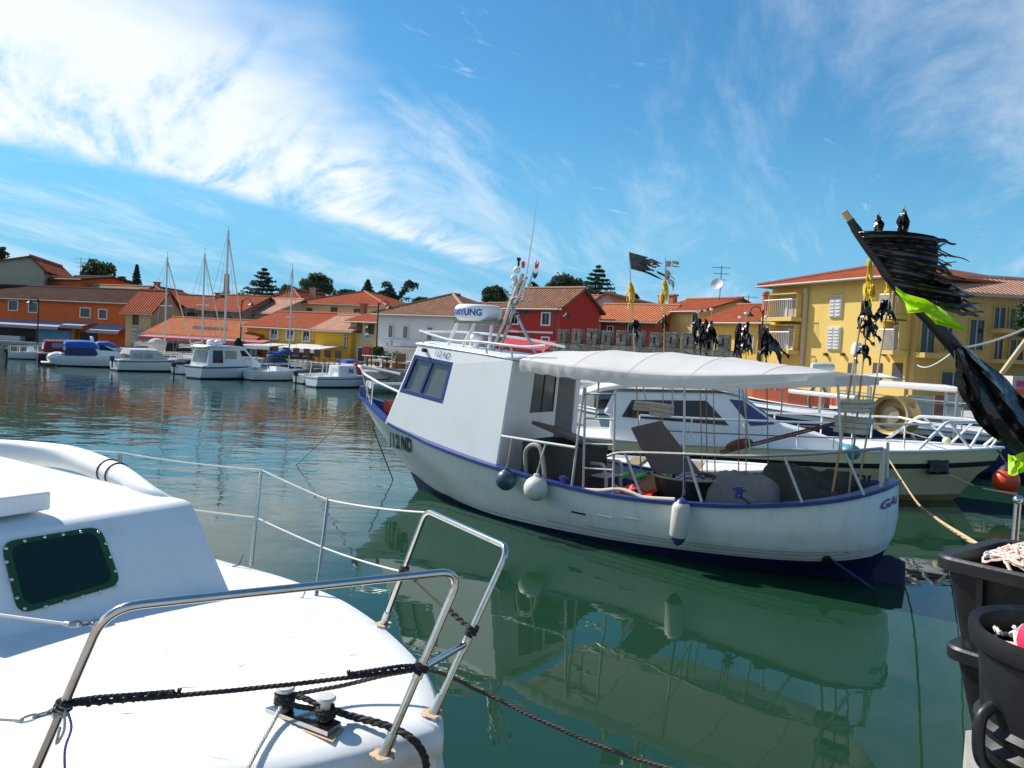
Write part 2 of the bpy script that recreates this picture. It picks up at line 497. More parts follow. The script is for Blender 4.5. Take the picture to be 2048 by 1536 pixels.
def tag(o, label, cat, group=None):
    o['label'] = label; o['category'] = cat
    if group: o['group'] = group
    return o

def struct(o):
    o['kind'] = 'structure'; return o

def path_len(P):
    P = [Vector(p) for p in P]
    return sum((P[i + 1] - P[i]).length for i in range(len(P) - 1))

def resample(P, n):
    P = [Vector(p) for p in P]
    d = [0.0]
    for i in range(len(P) - 1): d.append(d[-1] + (P[i + 1] - P[i]).length)
    T = d[-1]; out = []; j = 0
    for k in range(n):
        s = T * k / (n - 1)
        while j < len(P) - 2 and d[j + 1] < s: j += 1
        q = (s - d[j]) / max(1e-9, d[j + 1] - d[j])
        out.append(P[j].lerp(P[j + 1], max(0, min(1, q))))
    return out

def spline(P, per=8, closed=False):
    """Catmull-Rom through points"""
    P = [Vector(p) for p in P]; n = len(P); out = []
    rng = range(n) if closed else range(n - 1)
    for i in rng:
        if closed: a, b, c, d = P[i - 1], P[i], P[(i + 1) % n], P[(i + 2) % n]
        else: a, b, c, d = P[max(i - 1, 0)], P[i], P[i + 1], P[min(i + 2, n - 1)]
        for k in range(per):
            t = k / per
            out.append(0.5 * ((2 * b) + (c - a) * t + (2 * a - 5 * b + 4 * c - d) * t * t + (3 * b - a - 3 * c + d) * t ** 3))
    if not closed: out.append(P[-1])
    return out

def fillet(P, r, per=6):
    """round the corners of a polyline with radius-like cut r"""
    P = [Vector(p) for p in P]; out = [P[0]]
    for i in range(1, len(P) - 1):
        a = P[i] + (P[i - 1] - P[i]).normalized() * min(r, (P[i - 1] - P[i]).length * 0.45)
        b = P[i] + (P[i + 1] - P[i]).normalized() * min(r, (P[i + 1] - P[i]).length * 0.45)
        for k in range(per + 1):
            t = k / per
            out.append(a.lerp(P[i], t).lerp(P[i].lerp(b, t), t))
    out.append(P[-1])
    return out

def sag(a, b, s, n=12):
    a, b = Vector(a), Vector(b)
    return [a.lerp(b, t / n) - Vector((0, 0, s * 4 * (t / n) * (1 - t / n))) for t in range(n + 1)]

def lettering(name, body, mat, parent, origin, xdir, ydir, height, shear=0.0, bold=0.0, depth=0.004, width=None, bend=None):
    """flat letters standing 2-3 mm proud of a surface; bend = function(p2d)->world point"""
    cu = bpy.data.curves.new(name, 'FONT'); cu.body = body; cu.size = 1.0
    cu.shear = shear; cu.offset = bold; cu.resolution_u = 3
    tmp = bpy.data.objects.new('tmp_text', cu); COL.objects.link(tmp)
    dg = bpy.context.evaluated_depsgraph_get()
    me = bpy.data.meshes.new_from_object(tmp.evaluated_get(dg))
    xs = [v.co.x for v in me.vertices]; ys = [v.co.y for v in me.vertices]
    x0, x1, y0, y1 = min(xs), max(xs), min(ys), max(ys)
    sy = height / (y1 - y0); sx = (width / (x1 - x0)) if width else sy
    mb = MB()
    xd, yd = Vector(xdir).normalized(), Vector(ydir).normalized()
    nn = xd.cross(yd)
    for p in me.polygons:
        q = []
        for vi in p.vertices:
            c = me.vertices[vi].co
            a, b = (c.x - x0) * sx, (c.y - y0) * sy
            q.append(bend(a, b) if bend else Vector(origin) + xd * a + yd * b + nn * depth)
        mb.face(q)
    bpy.data.objects.remove(tmp); bpy.data.curves.remove(cu); bpy.data.meshes.remove(me)
    return mb.build(name, mat, parent)

# ================================================================== SETTING: water, quays, ground
def build_water():
    m = bpy.data.materials.new('harbour_water'); m.use_nodes = True
    nt = m.node_tree; N, L = nt.nodes.new, nt.links.new
    b = nt.nodes['Principled BSDF']
    b.inputs['Roughness'].default_value = 0.015
    b.inputs['IOR'].default_value = 1.333
    b.inputs['Specular IOR Level'].default_value = 0.5
    tc = N('ShaderNodeTexCoord')
    def noise(scale, det, sx, sy, rot, dist=0.0):
        mp = N('ShaderNodeMapping'); mp.inputs['Scale'].default_value = (sx, sy, 1); mp.inputs['Rotation'].default_value = (0, 0, rot)
        L(tc.outputs['Object'], mp.inputs[0])
        n = N('ShaderNodeTexNoise'); n.inputs['Scale'].default_value = scale; n.inputs['Detail'].default_value = det
        n.inputs['Roughness'].default_value = 0.5; n.inputs['Distortion'].default_value = dist
        L(mp.outputs[0], n.inputs['Vector']); return n.outputs['Fac']
    def mul(a, k):
        q = N('ShaderNodeMath'); q.operation = 'MULTIPLY'; L(a, q.inputs[0])
        if isinstance(k, float): q.inputs[1].default_value = k
        else: L(k, q.inputs[1])
        return q.outputs[0]
    def add(a, c):
        q = N('ShaderNodeMath'); q.operation = 'ADD'; L(a, q.inputs[0]); L(c, q.inputs[1]); return q.outputs[0]
    patch = noise(0.11, 3, 1, 1.6, 0.3)
    pr = N('ShaderNodeMapRange'); pr.inputs['From Min'].default_value = 0.38; pr.inputs['From Max'].default_value = 0.66
    pr.inputs['To Min'].default_value = 0.25; pr.inputs['To Max'].default_value = 1.0
    L(patch, pr.inputs['Value'])
    # breeze grows with distance from the sheltered berth
    sp = N('ShaderNodeSeparateXYZ'); L(tc.outputs['Object'], sp.inputs[0])
    sh = N('ShaderNodeMath'); sh.operation = 'MULTIPLY_ADD'; sh.inputs[1].default_value = -0.75
    L(sp.outputs[0], sh.inputs[0]); L(sp.outputs[1], sh.inputs[2])
    dr = N('ShaderNodeMapRange'); dr.inputs['From Min'].default_value = 6.0; dr.inputs['From Max'].default_value = 26.0
    dr.inputs['To Min'].default_value = 0.16; dr.inputs['To Max'].default_value = 1.0
    L(sh.outputs[0], dr.inputs['Value'])
    rip = mul(noise(2.1, 2, 1.0, 1.5, 0.25, 0.3), 0.0125)
    swell = mul(noise(0.55, 2, 1.0, 1.4, -0.2), 0.030)
    fine = mul(noise(6.0, 2, 1.0, 1.3, 0.5), 0.0022)
    h = mul(add(add(mul(rip, pr.outputs[0]), swell), mul(fine, pr.outputs[0])), dr.outputs[0])
    bp = N('ShaderNodeBump'); bp.inputs['Strength'].default_value = 1.0; bp.inputs['Distance'].default_value = 1.0
    L(h, bp.inputs['Height']); L(bp.outputs[0], b.inputs['Normal'])
    c = N('ShaderNodeMix'); c.data_type = 'RGBA'
    c.inputs[6].default_value = (0.009, 0.038, 0.019, 1); c.inputs[7].default_value = (0.014, 0.050, 0.025, 1)
    L(patch, c.inputs[0]); L(c.outputs[2], b.inputs['Base Color'])
    mb = MB()
    mb.face([(-400, -40, 0), (400, -40, 0), (400, 400, 0), (-400, 400, 0)])
    struct(mb.build('water', m))

build_water()

STONEQ = stone_mat('quay_stone', (0.30, 0.27, 0.22), (0.42, 0.39, 0.33), (0.16, 0.14, 0.12), 0.9, 0.45)
PAVE = pm('pale_paving', (0.42, 0.40, 0.37), 0.85, var=0.15, vscale=0.8, dirt=(0.25, 0.23, 0.2), dirt_amt=0.4, bump=0.1)
CONC = pm('concrete', (0.38, 0.36, 0.33), 0.9, var=0.15, vscale=2, dirt=(0.2, 0.18, 0.15), dirt_amt=0.5, bump=0.15)
EARTH = pm('dry_earth', (0.16, 0.14, 0.09), 0.95, var=0.3, vscale=0.2)

QZ = 1.15
QUAY = [(-140, 92), (-60, 75), (-43, 70.5), (-34, 67.5), (-24, 60), (-15, 55.5), (-9.5, 51.5), (-3, 47), (4, 41.5), (10, 35), (15, 29.5), (24, 27.0), (60, 25.0), (140, 22)]

def build_ground():
    mb = MB()
    top = [Vector((x, y, QZ)) for x, y in QUAY] + [Vector((400, 400, QZ)), Vector((-400, 400, QZ))]
    mb.face(top)
    struct(mb.build('promenade', PAVE))
    # quay wall and its coping stones
    mb = MB()
    for (a, b) in zip(QUAY[:-1], QUAY[1:]):
        mb.face([(a[0], a[1], -2), (b[0], b[1], -2), (b[0], b[1], QZ - 0.004), (a[0], a[1], QZ - 0.004)])
    struct(mb.build('quay_wall', STONEQ))
    mb = MB()
    for (a, b) in zip(QUAY[:-1], QUAY[1:]):
        A, B = Vector((*a, 0)), Vector((*b, 0)); d = (B - A).normalized(); n = Vector((d.y, -d.x, 0))
        if A.x < -60 or B.x > 60: continue
        L_ = (B - A).length; k = max(1, int(L_ / 1.6))
        for i in range(k):
            p = A + d * (L_ * i / k + 0.01); q = A + d * (L_ * (i + 1) / k - 0.01)
            mb.hexa([p + n * .08 + Vector((0, 0, QZ - .2)), q + n * .08 + Vector((0, 0, QZ - .2)), q - n * .5 + Vector((0, 0, QZ - .2)), p - n * .5 + Vector((0, 0, QZ - .2)),
                     p + n * .08 + Vector((0, 0, QZ + .03)), q + n * .08 + Vector((0, 0, QZ + .03)), q - n * .5 + Vector((0, 0, QZ + .03)), p - n * .5 + Vector((0, 0, QZ + .03))])
    struct(mb.build('quay_coping', CONC))
    # the ground far behind the town, out to the horizon
    mb = MB()
    mb.face([(-3000, 399, QZ - 0.01), (3000, 399, QZ - 0.01), (3000, 4500, QZ - 0.01), (-3000, 4500, QZ - 0.01)])
    for s in (-1, 1):
        mb.face([(s * 398, -200, QZ - .01), (s * 3000, -200, QZ - .01), (s * 3000, 400, QZ - .01), (s * 398, 400, QZ - .01)][::s])
    struct(mb.build('ground', EARTH))
    # the quay on which the photographer stands
    mb = MB()
    poly = [(-60, 2.2), (1.45, 2.35), (1.98, 3.30), (6.0, 4.2), (60, 4.6), (60, -20), (-60, -20)]
    mb.prism([Vector((x, y, -2)) for x, y in poly], (0, 0, 3.3))
    struct(mb.build('near_quay', CONC))

build_ground()

# ================================================================== FISHING BOAT (112 ND)
FBM = Matrix.Translation((1.675, 12.9, 0)) @ Matrix.Rotation(rad(143.873), 4, 'Z')
FBI = FBM.inverted()
FBX = Vector((FBM[0][0], FBM[1][0], 0)); FBY = Vector((FBM[0][1], FBM[1][1], 0))
FBO = Vector((1.675, 12.9, 0))
def FL(x, y, z): return FBM @ Vector((x, y, z))
def LYw(px, py, y): return hit(px, py, FBO + FBY * y, FBY)
def LXw(px, py, x): return hit(px, py, FBO + FBX * x, FBX)

def rs_curve(P, n):
    return resample(spline(P, 8), n)

def hull_rows(curves, n=41):
    return [rs_curve(c, n) for c in curves]

def mirror(rows):
    return [[Vector((p.x, -p.y, p.z)) for p in r] for r in rows]

def build_fishing_boat():
    t = thing('fishing_boat', 'white wooden fishing boat with blue gunwale, numbered 112 ND, long white awning', 'fishing boat', (1.675, 12.9, 0), rad(143.873))
    n = 49
    gun = [(5.95, 0, 1.70), (5.55, .17, 1.60), (5.18, .35, 1.51), (4.38, .66, 1.29), (3.6, .86, 1.16), (2.76, 1.08, 1.045), (1.27, 1.32, .90), (-.62, 1.42, .80), (-2.14, 1.42, .88), (-3.2, 1.30, 1.03), (-3.80, 1.02, 1.16), (-4.10, .62, 1.26), (-4.2, .3, 1.31), (-4.22, 0, 1.33)]
    mid = [(5.35, 0, 1.05), (5.0, .11, 1.0), (4.7, .22, .95), (4.05, .50, .84), (3.4, .74, .73), (2.7, .95, .66), (1.3, 1.20, .58), (-.6, 1.35, .52), (-2.12, 1.36, .58), (-3.2, 1.22, .66), (-3.8, .96, .74), (-4.12, .60, .80), (-4.23, .28, .84), (-4.25, 0, .85)]
    low = [(4.80, 0, .60), (4.5, .07, .55), (4.3, .13, .50), (3.75, .34, .40), (3.2, .55, .36), (2.6, .77, .31), (1.35, 1.06, .28), (-.57, 1.25, .28), (-2.1, 1.26, .34), (-3.15, 1.1, .41), (-3.78, .84, .48), (-4.12, .50, .55), (-4.2, .22, .58), (-4.22, 0, .60)]
    pnt = [(4.42, 0, .32), (4.2, .04, .27), (4.05, .08, .22), (3.55, .24, .12), (3.0, .42, .08), (2.5, .63, .06), (1.4, .92, .04), (-.52, 1.12, .09), (-2.07, 1.12, .18), (-3.1, .96, .25), (-3.72, .70, .31), (-4.06, .38, .38), (-4.14, .16, .42), (-4.16, 0, .43)]
    bot = [(4.15, 0, -.05), (4.0, .02, -.1), (3.8, .04, -.12), (3.3, .13, -.2), (2.8, .27, -.25), (2.3, .42, -.28), (1.3, .65, -.3), (-.5, .85, -.25), (-2.0, .82, -.15), (-3.0, .58, -.02), (-3.6, .34, .06), (-3.95, .16, .12), (-4.05, .06, .16), (-4.06, 0, .18)]
    kel = [(4.0, 0, -.5), (3.85, .01, -.5), (3.6, .02, -.55), (3.1, .03, -.6), (2.6, .04, -.65), (2.1, .04, -.7), (1.2, .04, -.7), (-.5, .04, -.7), (-2.0, .04, -.7), (-3.0, .04, -.7), (-3.6, .03, -.7), (-3.95, .03, -.7), (-4.05, .02, -.7), (-4.06, 0, -.7)]
    G, Mi, Lo, Pn, Bo, Ke = hull_rows([gun, mid, low, pnt, bot, kel], n)
    def thick(a, b, k):  # extra rows for a fuller section
        return [[p.lerp(q, i / k) for p, q in zip(a, b)] for i in range(k)]
    top = thick(Pn, Lo, 3) + thick(Lo, Mi, 3) + thick(Mi, G, 3) + [G]
    mb = MB(); mb.grid(top, flip=True); mb.grid(mirror(top))
    hull = mb.xf(FBM).build('hull', HULLW, t, smooth=True); sub(hull, t)
    mb = MB(); b2 = [Ke, Bo] + thick(Bo, Pn, 2)[1:] + [Pn]
    mb.grid(b2, flip=True); mb.grid(mirror(b2))
    mb.xf(FBM).build('bottom', NAVY, t, smooth=True)
    # plank seams on the quarter and the bilge
    for (fr, a, b) in ((.25, 2, 46), (.62, 22, 45), (.92, 26, 44)):
        rows = [p.lerp(q, fr) for p, q in zip(Pn, Lo)]
        mb = MB(); mb.tube([p + Vector((0, .004, 0)) for p in rows[a:b]], .006, 5)
        mb.xf(FBM).build('plank_seam', MATS['slate_blue_fender'] if fr > 2 else pm('seam_grey', (.30, .33, .34), .7), hull)
    # sternpost, keel fin and rudder
    mb = MB(); mb.prism([(-4.02, .03, .30), (-4.22, .03, .36), (-4.40, .03, .30), (-4.46, .03, -.7), (-4.02, .03, -.7)], (0, -.06, 0))
    mb.xf(FBM).build('rudder', NAVY, t)
    # gunwale rail
    mb = MB()
    full = G + [Vector((p.x, -p.y, p.z)) for p in G[::-1]][1:]
    rows = []
    for k, p in enumerate(full):
        a = full[max(k - 1, 0)]; c = full[min(k + 1, len(full) - 1)]
        tt = (c - a); tt.z = 0; tt.normalize()
        if k in (0, len(full) - 1): tt = Vector((0, 1 if k == 0 else -1, 0)) * -1 if False else Vector((0, 1, 0)) if k == 0 else Vector((0, 1, 0))
        o = Vector((-tt.y, tt.x, 0))
        if o.dot(Vector((p.x * .2, p.y, 0))) < 0: o = -o
        rows.append([p + o * .04 + Vector((0, 0, -.03)), p + o * .04 + Vector((0, 0, .022)), p - o * .10 + Vector((0, 0, .026)), p - o * .10 + Vector((0, 0, -.03))])
    mb.grid(rows, closed=True)
    mb.xf(FBM).build('gunwale', BLUE, t, smooth=0.5)
    # inner bulwark + decks
    inn = [Vector((p.x - (.1 if p.x > 5 else 0) + (.08 if p.x < -4 else 0), max(0, p.y - .10), p.z - .02)) for p in G]
    dk = []
    for p, q, r in zip(inn, Mi, Lo):
        if p.x > 1.4: dk.append(Vector((q.x - .12, max(0, q.y - .07), max(.46, q.z + .02))))
        else: dk.append(Vector((r.x + (.10 if r.x < -3.9 else 0), max(0, r.y - .07), max(.42, r.z + .02))))
    mb = MB(); mb.grid([inn, dk], flip=True); mb.grid(mirror([inn, dk]))
    mb.xf(FBM).build('bulwark_lining', NAVY, t)
    mb = MB(); mb.grid([dk, [Vector((p.x, -p.y, p.z)) for p in dk]])
    mb.xf(FBM).build('deck', pm('grey_deck_paint', (.58, .55, .50), .7, var=.15, dirt=(.3, .26, .2), dirt_amt=.4), t)
    # stem head post
    mb = MB(); mb.box((5.80, 0, 1.78), (.16, .14, .22)); mb.xf(FBM).build('stem_post', BLUE, t, bevel=.02)
    # blue mooring bitts on the rail
    for (px, py, dpx) in ((1128, 962, 0), (1478, 985, 0)):
        p = FBI @ LYw(px, py, 1.33)
        mb = MB(); mb.box((p.x, 1.34, p.z + .0), (.08, .06, .16)); mb.box((p.x, 1.34, p.z + .04), (.16, .04, .04))
        mb.xf(FBM).build('mooring_bitt', BLUE, t, bevel=.01)
    # scupper slots, exhaust, small fittings
    def on_hull(px, py):
        # nearest meeting of the sight line with the port topside
        best = None
        v = ray(px, py)
        for r in range(len(top) - 1):
            for k in range(n - 1):
                c = (top[r][k] + top[r + 1][k] + top[r][k + 1] + top[r + 1][k + 1]) / 4
                w = FBM @ c
                q = (w - EYE).cross(v).length
                if best is None or q < best[0]:
                    best = (q, w, FBM.to_3x3() @ (top[r][k + 1] - top[r][k]).normalized(), FBM.to_3x3() @ (top[r + 1][k] - top[r][k]).normalized())
        return best[1:]
    for (px, py, mm) in ((1157, 1026, DARK), (1210, 1033, WHITE), (1262, 1037, WHITE)):
        p, a, b = on_hull(px, py); nn = a.cross(b).normalized()
        if nn.dot(EYE - p) < 0: nn = -nn
        P0 = hit(px, py, p, nn)
        mb = MB(); R_ = Matrix((a, nn, a.cross(nn))).transposed()
        mb.box(P0, (.26, .025, .028), R_)
        mb.build('scupper', mm, hull, bevel=.008)
    p, a, b = on_hull(1653, 1117); nn = a.cross(b).normalized()
    if nn.dot(EYE - p) < 0: nn = -nn
    P0 = hit(1653, 1117, p, nn)
    mb = MB(); mb.tube([P0 - nn * .03, P0 + nn * .04], .062, 16, cap=False); mb.tube([P0 + nn * .042, P0 + nn * .03], .058, 16)
    mb.build('exhaust_outlet', DARK, hull)
    # -------- registration and name
    from mathutils.bvhtree import BVHTree
    vv = [FBM @ p for r in top for p in r]; ff = [(i * n + k, i * n + k + 1, (i + 1) * n + k + 1, (i + 1) * n + k) for i in range(len(top) - 1) for k in range(n - 1)]
    bvh = BVHTree.FromPolygons(vv, ff)
    def skin(px, py, lift=.022):
        d_ = ray(px, py).normalized(); loc, nor, _, _ = bvh.ray_cast(EYE, d_)
        if loc is None: return on_hull(px, py)[0]
        if nor.dot(d_) > 0: nor = -nor
        return loc + nor * lift
    o0 = skin(800, 885)
    def bend_hull(a_, b_):
        # letters laid on the flared bow
        return skin(782 + 43 * a_ - 1.0 * b_, 892 + 13.0 * a_ - 29 * b_)
    lettering('registration_lettering', '112 ND', pm('black_letter_paint', (.02, .02, .025), .5), hull, o0, (1, 0, 0), (0, 0, 1), 1.0, bold=.034, width=1.0, bend=bend_hull)
    # name on the stern quarter (only its first letters are in sight)
    p, a, b = on_hull(1772, 1020)
    def bend_name(a_, b_):
        ang = a_ / 1.15
        k = min(n - 1, 45.7 + a_ * 3.3)
        i0 = int(k); fr = k - i0; i1 = min(n - 1, i0 + 1)
        q0 = Mi[i0].lerp(Mi[i1], fr); q1 = G[i0].lerp(G[i1], fr)
        w = q0.lerp(q1, .42 + b_ * 1.6)
        o = Vector((-.6, w.y, 0)).normalized() if w.y > .2 else Vector((-1, w.y, 0)).normalized()
        return FBM @ (w + o * .012)
    lettering('name_lettering', 'GABI', pm('violet_letter_paint', (.16, .07, .30), .5), hull, p, (1, 0, 0), (0, 0, 1), .155, shear=.25, bold=.03, width=1.0, bend=bend_name)

    # -------- wheelhouse
    wf0 = FBI @ LYw(772, 843, .66); wa0 = FBI @ LYw(990, 925, 1.20)
    wf1 = FBI @ LYw(838, 690, .60); wa1 = FBI @ LYw(1027, 722, 1.04)
    xa = (wa0.x + wa1.x) / 2
    PB = [Vector((wf0.x, .66, wf0.z - .03)), Vector((wa0.x, 1.20, wa0.z - .30)), Vector((wa0.x, -1.20, wa0.z - .30)), Vector((wf0.x, -.66, wf0.z - .03))]
    PT = [Vector((wf1.x, .60, wf1.z)), Vector((wa1.x, 1.04, wa1.z)), Vector((wa1.x, -1.04, wa1.z)), Vector((wf1.x, -.60, wf1.z))]
    WHP = pm('wheelhouse_paint', (.80, .81, .81), .4, var=.03, vscale=1.2, dirt=(.60, .55, .45), dirt_amt=.25, dirt_scale=2.2, stretch=(1.6, 1.6, .6), bump=.03, bscale=4)
    # port window corners from the photograph, on the port wall plane
    pw_o = FBM @ PB[1]; nw = (FBM.to_3x3() @ ((PB[0] - PB[1]).cross(PT[1] - PB[1]))).normalized()
    if nw.dot(EYE - pw_o) < 0: nw = -nw
    def onwall(px, py): return hit(px, py, pw_o, nw)
    W = [onwall(831, 709), onwall(908, 725), onwall(887, 808), onwall(800, 784)]      # TL TR BR BL
    Wl = [FBI @ w for w in W]
    def inset(W, d):
        c = sum(W, Vector()) / 4
        out = []
        for i in range(4):
            a = (W[i - 1] - W[i]).normalized(); b = (W[(i + 1) % 4] - W[i]).normalized()
            out.append(W[i] + (a + b) * d)
        return out
    mb = MB()
    # port wall with its opening
    hole = inset(Wl, .05)
    crn = [PT[0], PT[1], PB[1], PB[0]]
    for i in range(4):
        j = (i + 1) % 4
        mb.face([crn[i], crn[j], hole[j], hole[i]])
    # front, starboard, aft
    mb.face([PB[0], PB[3], PT[3], PT[0]]); mb.face([PB[3], PB[2], PT[2], PT[3]])
    # aft wall with a window and a door opening seen from the stern
    A = [PB[1], PB[2], PT[2], PT[1]]
    def aft(u, v): return A[0].lerp(A[1], u).lerp(A[3].lerp(A[2], u), v)
    us = [0, .30, .62, .66, .93, 1]; vs = [0, .04, .56, .92, 1]
    for i in range(5):
        for j in range(4):
            if i == 1 and j == 2: continue                 # window
            if i == 3 and j in (1, 2): continue            # door
            mb.face([aft(us[i], vs[j]), aft(us[i + 1], vs[j]), aft(us[i + 1], vs[j + 1]), aft(us[i], vs[j + 1])])
    wh = mb.xf(FBM).build('wheelhouse', WHP, t); sub(wh, t)
    md = wh.modifiers.new('thick', 'SOLIDIFY'); md.thickness = .035; md.offset = 0
    # aft window: frame, two panes
    mb = MB(); c = [FBM @ aft(u, v) for (u, v) in ((.30, .56), (.62, .56), (.62, .92), (.30, .92))]
    mb.tube(c, .022, 4, closed=True); mb.tube([c[0].lerp(c[1], .5), c[3].lerp(c[2], .5)], .018, 4)
    wn = mb.build('aft_window', pm('dark_brown_frame', (.05, .035, .03), .6), wh); sub(wn, t)
    mb = MB(); mb.face(c); mb.build('pane', REFLGREY, wn)
    # aft door leaf standing open inside
    d0 = aft(.66, .04); d1 = aft(.66, .92)
    mb = MB(); mb.prism([d0, d0 + Vector((.6, .2, 0)), d1 + Vector((.6, .2, 0)), d1], (.0, .03, 0))
    mb.xf(FBM).build('door', pm('door_brown', (.10, .06, .04), .6), wh)
    # roof with a small overhang and camber
    mb = MB()
    fx = PT[0].x + .06; ax = PT[1].x - .10
    rows = []
    for s in range(9):
        u = s / 8; x = fx + (ax - fx) * u; hw = .625 + (1.065 - .625) * u; z = PT[0].z + (PT[1].z - PT[0].z) * u
        rows.append([Vector((x, hw * (1 - 2 * k / 8), z + .008 + .045 * (1 - (1 - 2 * k / 8) ** 2))) for k in range(9)])
    mb.grid(rows)
    rf = mb.xf(FBM).build('roof', WHITE, wh, smooth=True); sub(rf, t)
    md = rf.modifiers.new('thick', 'SOLIDIFY'); md.thickness = .03; md.offset = -1
    # port window: blue frame of four members, mullion, panes
    mb = MB()
    off = nw * .02
    inn_ = inset(W, .085)
    ths = nw * .05
    for i in range(4):
        j = (i + 1) % 4
        mb.hexa([W[i] + off - ths, W[j] + off - ths, inn_[j] + off - ths, inn_[i] + off - ths, W[i] + off, W[j] + off, inn_[j] + off, inn_[i] + off])
    m0, m1 = inn_[0].lerp(inn_[1], .48), inn_[3].lerp(inn_[2], .44)
    dx = (inn_[1] - inn_[0]).normalized() * .035
    mb.hexa([m1 - dx + off * .6 - ths, m1 + dx + off * .6 - ths, m0 + dx + off * .6 - ths, m0 - dx + off * .6 - ths, m1 - dx + off * .6, m1 + dx + off * .6, m0 + dx + off * .6, m0 - dx + off * .6])
    fr_ = mb.build('window_frame', BLUE, wh, bevel=.006); sub(fr_, t)
    for (a, b, c_, d_) in ((inn_[0], m0, m1, inn_[3]), (m0, inn_[1], inn_[2], m1)):
        mb = MB(); mb.face([a - nw * .015, b - nw * .015, c_ - nw * .015, d_ - nw * .015]); mb.build('pane', GLASS, fr_)
    # small vent / lamp above the window
    pv = onwall(852, 701)
    mb = MB(); mb.tube([pv, pv + nw * .08], .035, 12); mb.build('side_lamp', DARK, wh)
    # number on the wheelhouse
    o_ = onwall(871, 711)
    xd = (onwall(902, 717) - onwall(871, 710)).normalized(); yd = (W[0] - W[3]).normalized(); yd = (yd - xd * yd.dot(xd)).normalized()
    lettering('registration_lettering', '112 ND', pm('blue_letter_paint', (.05, .08, .34), .5), wh, o_ - yd * .01, xd, yd, .11, shear=.3, bold=.004, depth=.02, width=.42)
    # engine-room clutter seen through the window: a seat back and a wheel
    mb = MB(); mb.box((2.6, .1, 1.5), (.4, .5, 1.0)); mb.xf(FBM).build('helm_console', pm('console_wood', (.22, .13, .07), .6), t, bevel=.02)
    mb = MB(); mb.lathe([(.18, -.015), (.2, 0), (.18, .015), (.165, 0), (.18, -.015)], 20, Matrix.Translation((2.35, .2, 1.75)) @ Matrix.Rotation(rad(75), 4, 'Y'))
    mb.xf(FBM).build('steering_wheel', WOOD, t)

    # -------- roof rail (white tube with steel posts)
    rail = [LYw(839, 662, .58), LYw(865, 670, .63), LYw(905, 681, .75), LYw(960, 684, .9), LYw(1010, 690, 1.0), LYw(1050, 694, 1.02), LYw(1090, 691, 1.0)]
    mb = MB(); mb.tube(spline(rail, 5), .022, 8)
    far = [LYw(839, 662, .58), LYw(900, 663, -.55), LYw(970, 667, -.62), LYw(1060, 679, -.85), LYw(1130, 694, -1.0)]
    mb.tube(fillet(far, .1), .022, 8)
    rl = mb.build('roof_rail', WTUBE, wh, smooth=True); sub(rl, t)
    for (px, py, qx, qy, y) in ((843, 666, 846, 688, .58), (972, 685, 974, 712, .93), (1022, 691, 1025, 719, 1.02), (1088, 691, 1086, 706, 1.0)):
        mb = MB(); mb.tube([LYw(px, py, y), LYw(qx, qy, y)], .016, 8); mb.build('rail_post', GALV, rl)

    # -------- radar on its stand
    rc = FBI @ LYw(956, 640, .05)
    rz = rc.z
    ra = .43
    mb = MB(); mb.lathe([(0.0, -.03), (ra * .80, -.03), (ra * .93, .02), (ra, .08), (ra, .18), (ra * .96, .23), (ra * .85, .265), (0, .28)], 36, Matrix.Translation((rc.x, rc.y, rz)))
    rd = mb.xf(FBM).build('radar_dome', WHITE, t, smooth=True); sub(rd, t)
    cw = FBM @ Vector((rc.x, rc.y, rz))
    toe = EYE - cw; a0 = math.atan2(toe.y, toe.x)
    def bend_radar(a_, b_):
        an = a0 - 1.50 + a_ * 1.64
        return cw + Vector((cos(an) * (ra + .006), sin(an) * (ra + .006), .06 + b_ * .12))
    lettering('brand_lettering', 'SAMYUNG', pm('brand_blue', (.02, .10, .42), .5), rd, cw, (1, 0, 0), (0, 0, 1), 1, bold=.03, width=1, bend=bend_radar)
    mb = MB(); mb.box(FBM @ Vector((rc.x - .12, rc.y, rz - .05)), (.95, .5, .05), FBM.to_3x3())
    mb.build('radar_shelf', pm('greenish_grey_shelf', (.22, .21, .16), .7, dirt=(.1, .08, .05), dirt_amt=.5), t)
    for (dx, dy, ex, ey) in ((.28, .22, .42, .34), (-.12, .22, .05, .36), (.28, -.22, .42, -.32), (-.15, -.22, .0, -.36)):
        b0 = Vector((rc.x + ex, rc.y + ey, PT[0].z - .02)); b1 = Vector((rc.x + dx, rc.y + dy, rz - .05))
        mb = MB(); mb.tube([FBM @ b0, FBM @ b1], .028, 8); mb.build('radar_leg', WTUBE, t)
    # white horn / small lamp housing below the radar
    ph = FBI @ LYw(953, 676, .3)
    mb = MB(); mb.ball(FBM @ ph, .12, 14, 8, (1, 1, .75)); mb.tube([FBM @ (ph - Vector((0, 0, .2))), FBM @ ph], .06, 10)
    mb.build('search_light', WHITE, t, smooth=True)

    # -------- mast tripod
    top_ = FBI @ LYw(1043, 548, 0)
    mastp = []
    for (bx, by, y) in ((985, 694, .15), (1000, 690, -.2), (1072, 706, -.15)):
        b0 = FBI @ LYw(bx, by, y); b0.z = PT[0].z - .05
        mb = MB(); e = Vector((top_.x + .02 * y, y * .2, top_.z - .1))
        if bx == 1072: e = FBI @ LYw(1022, 608, -.05)
        mb.tube([FBM @ b0, FBM @ e], .03, 8); mb.build('mast_leg', GALV, t)
    mb = MB(); mb.tube([LYw(1018, 612, 0), LYw(1046, 548, 0)], .035, 8)
    mb.tube([LYw(1030, 606, .1), LYw(1052, 556, .05)], .02, 6); mb.tube([LYw(1010, 585, .05), LYw(1040, 600, -.1)], .018, 6)
    mb.tube([LYw(1022, 612, 0), LYw(1068, 596, 0)], .018, 6); mb.tube([LYw(1008, 580, .1), LYw(1026, 610, .02)], .015, 6)
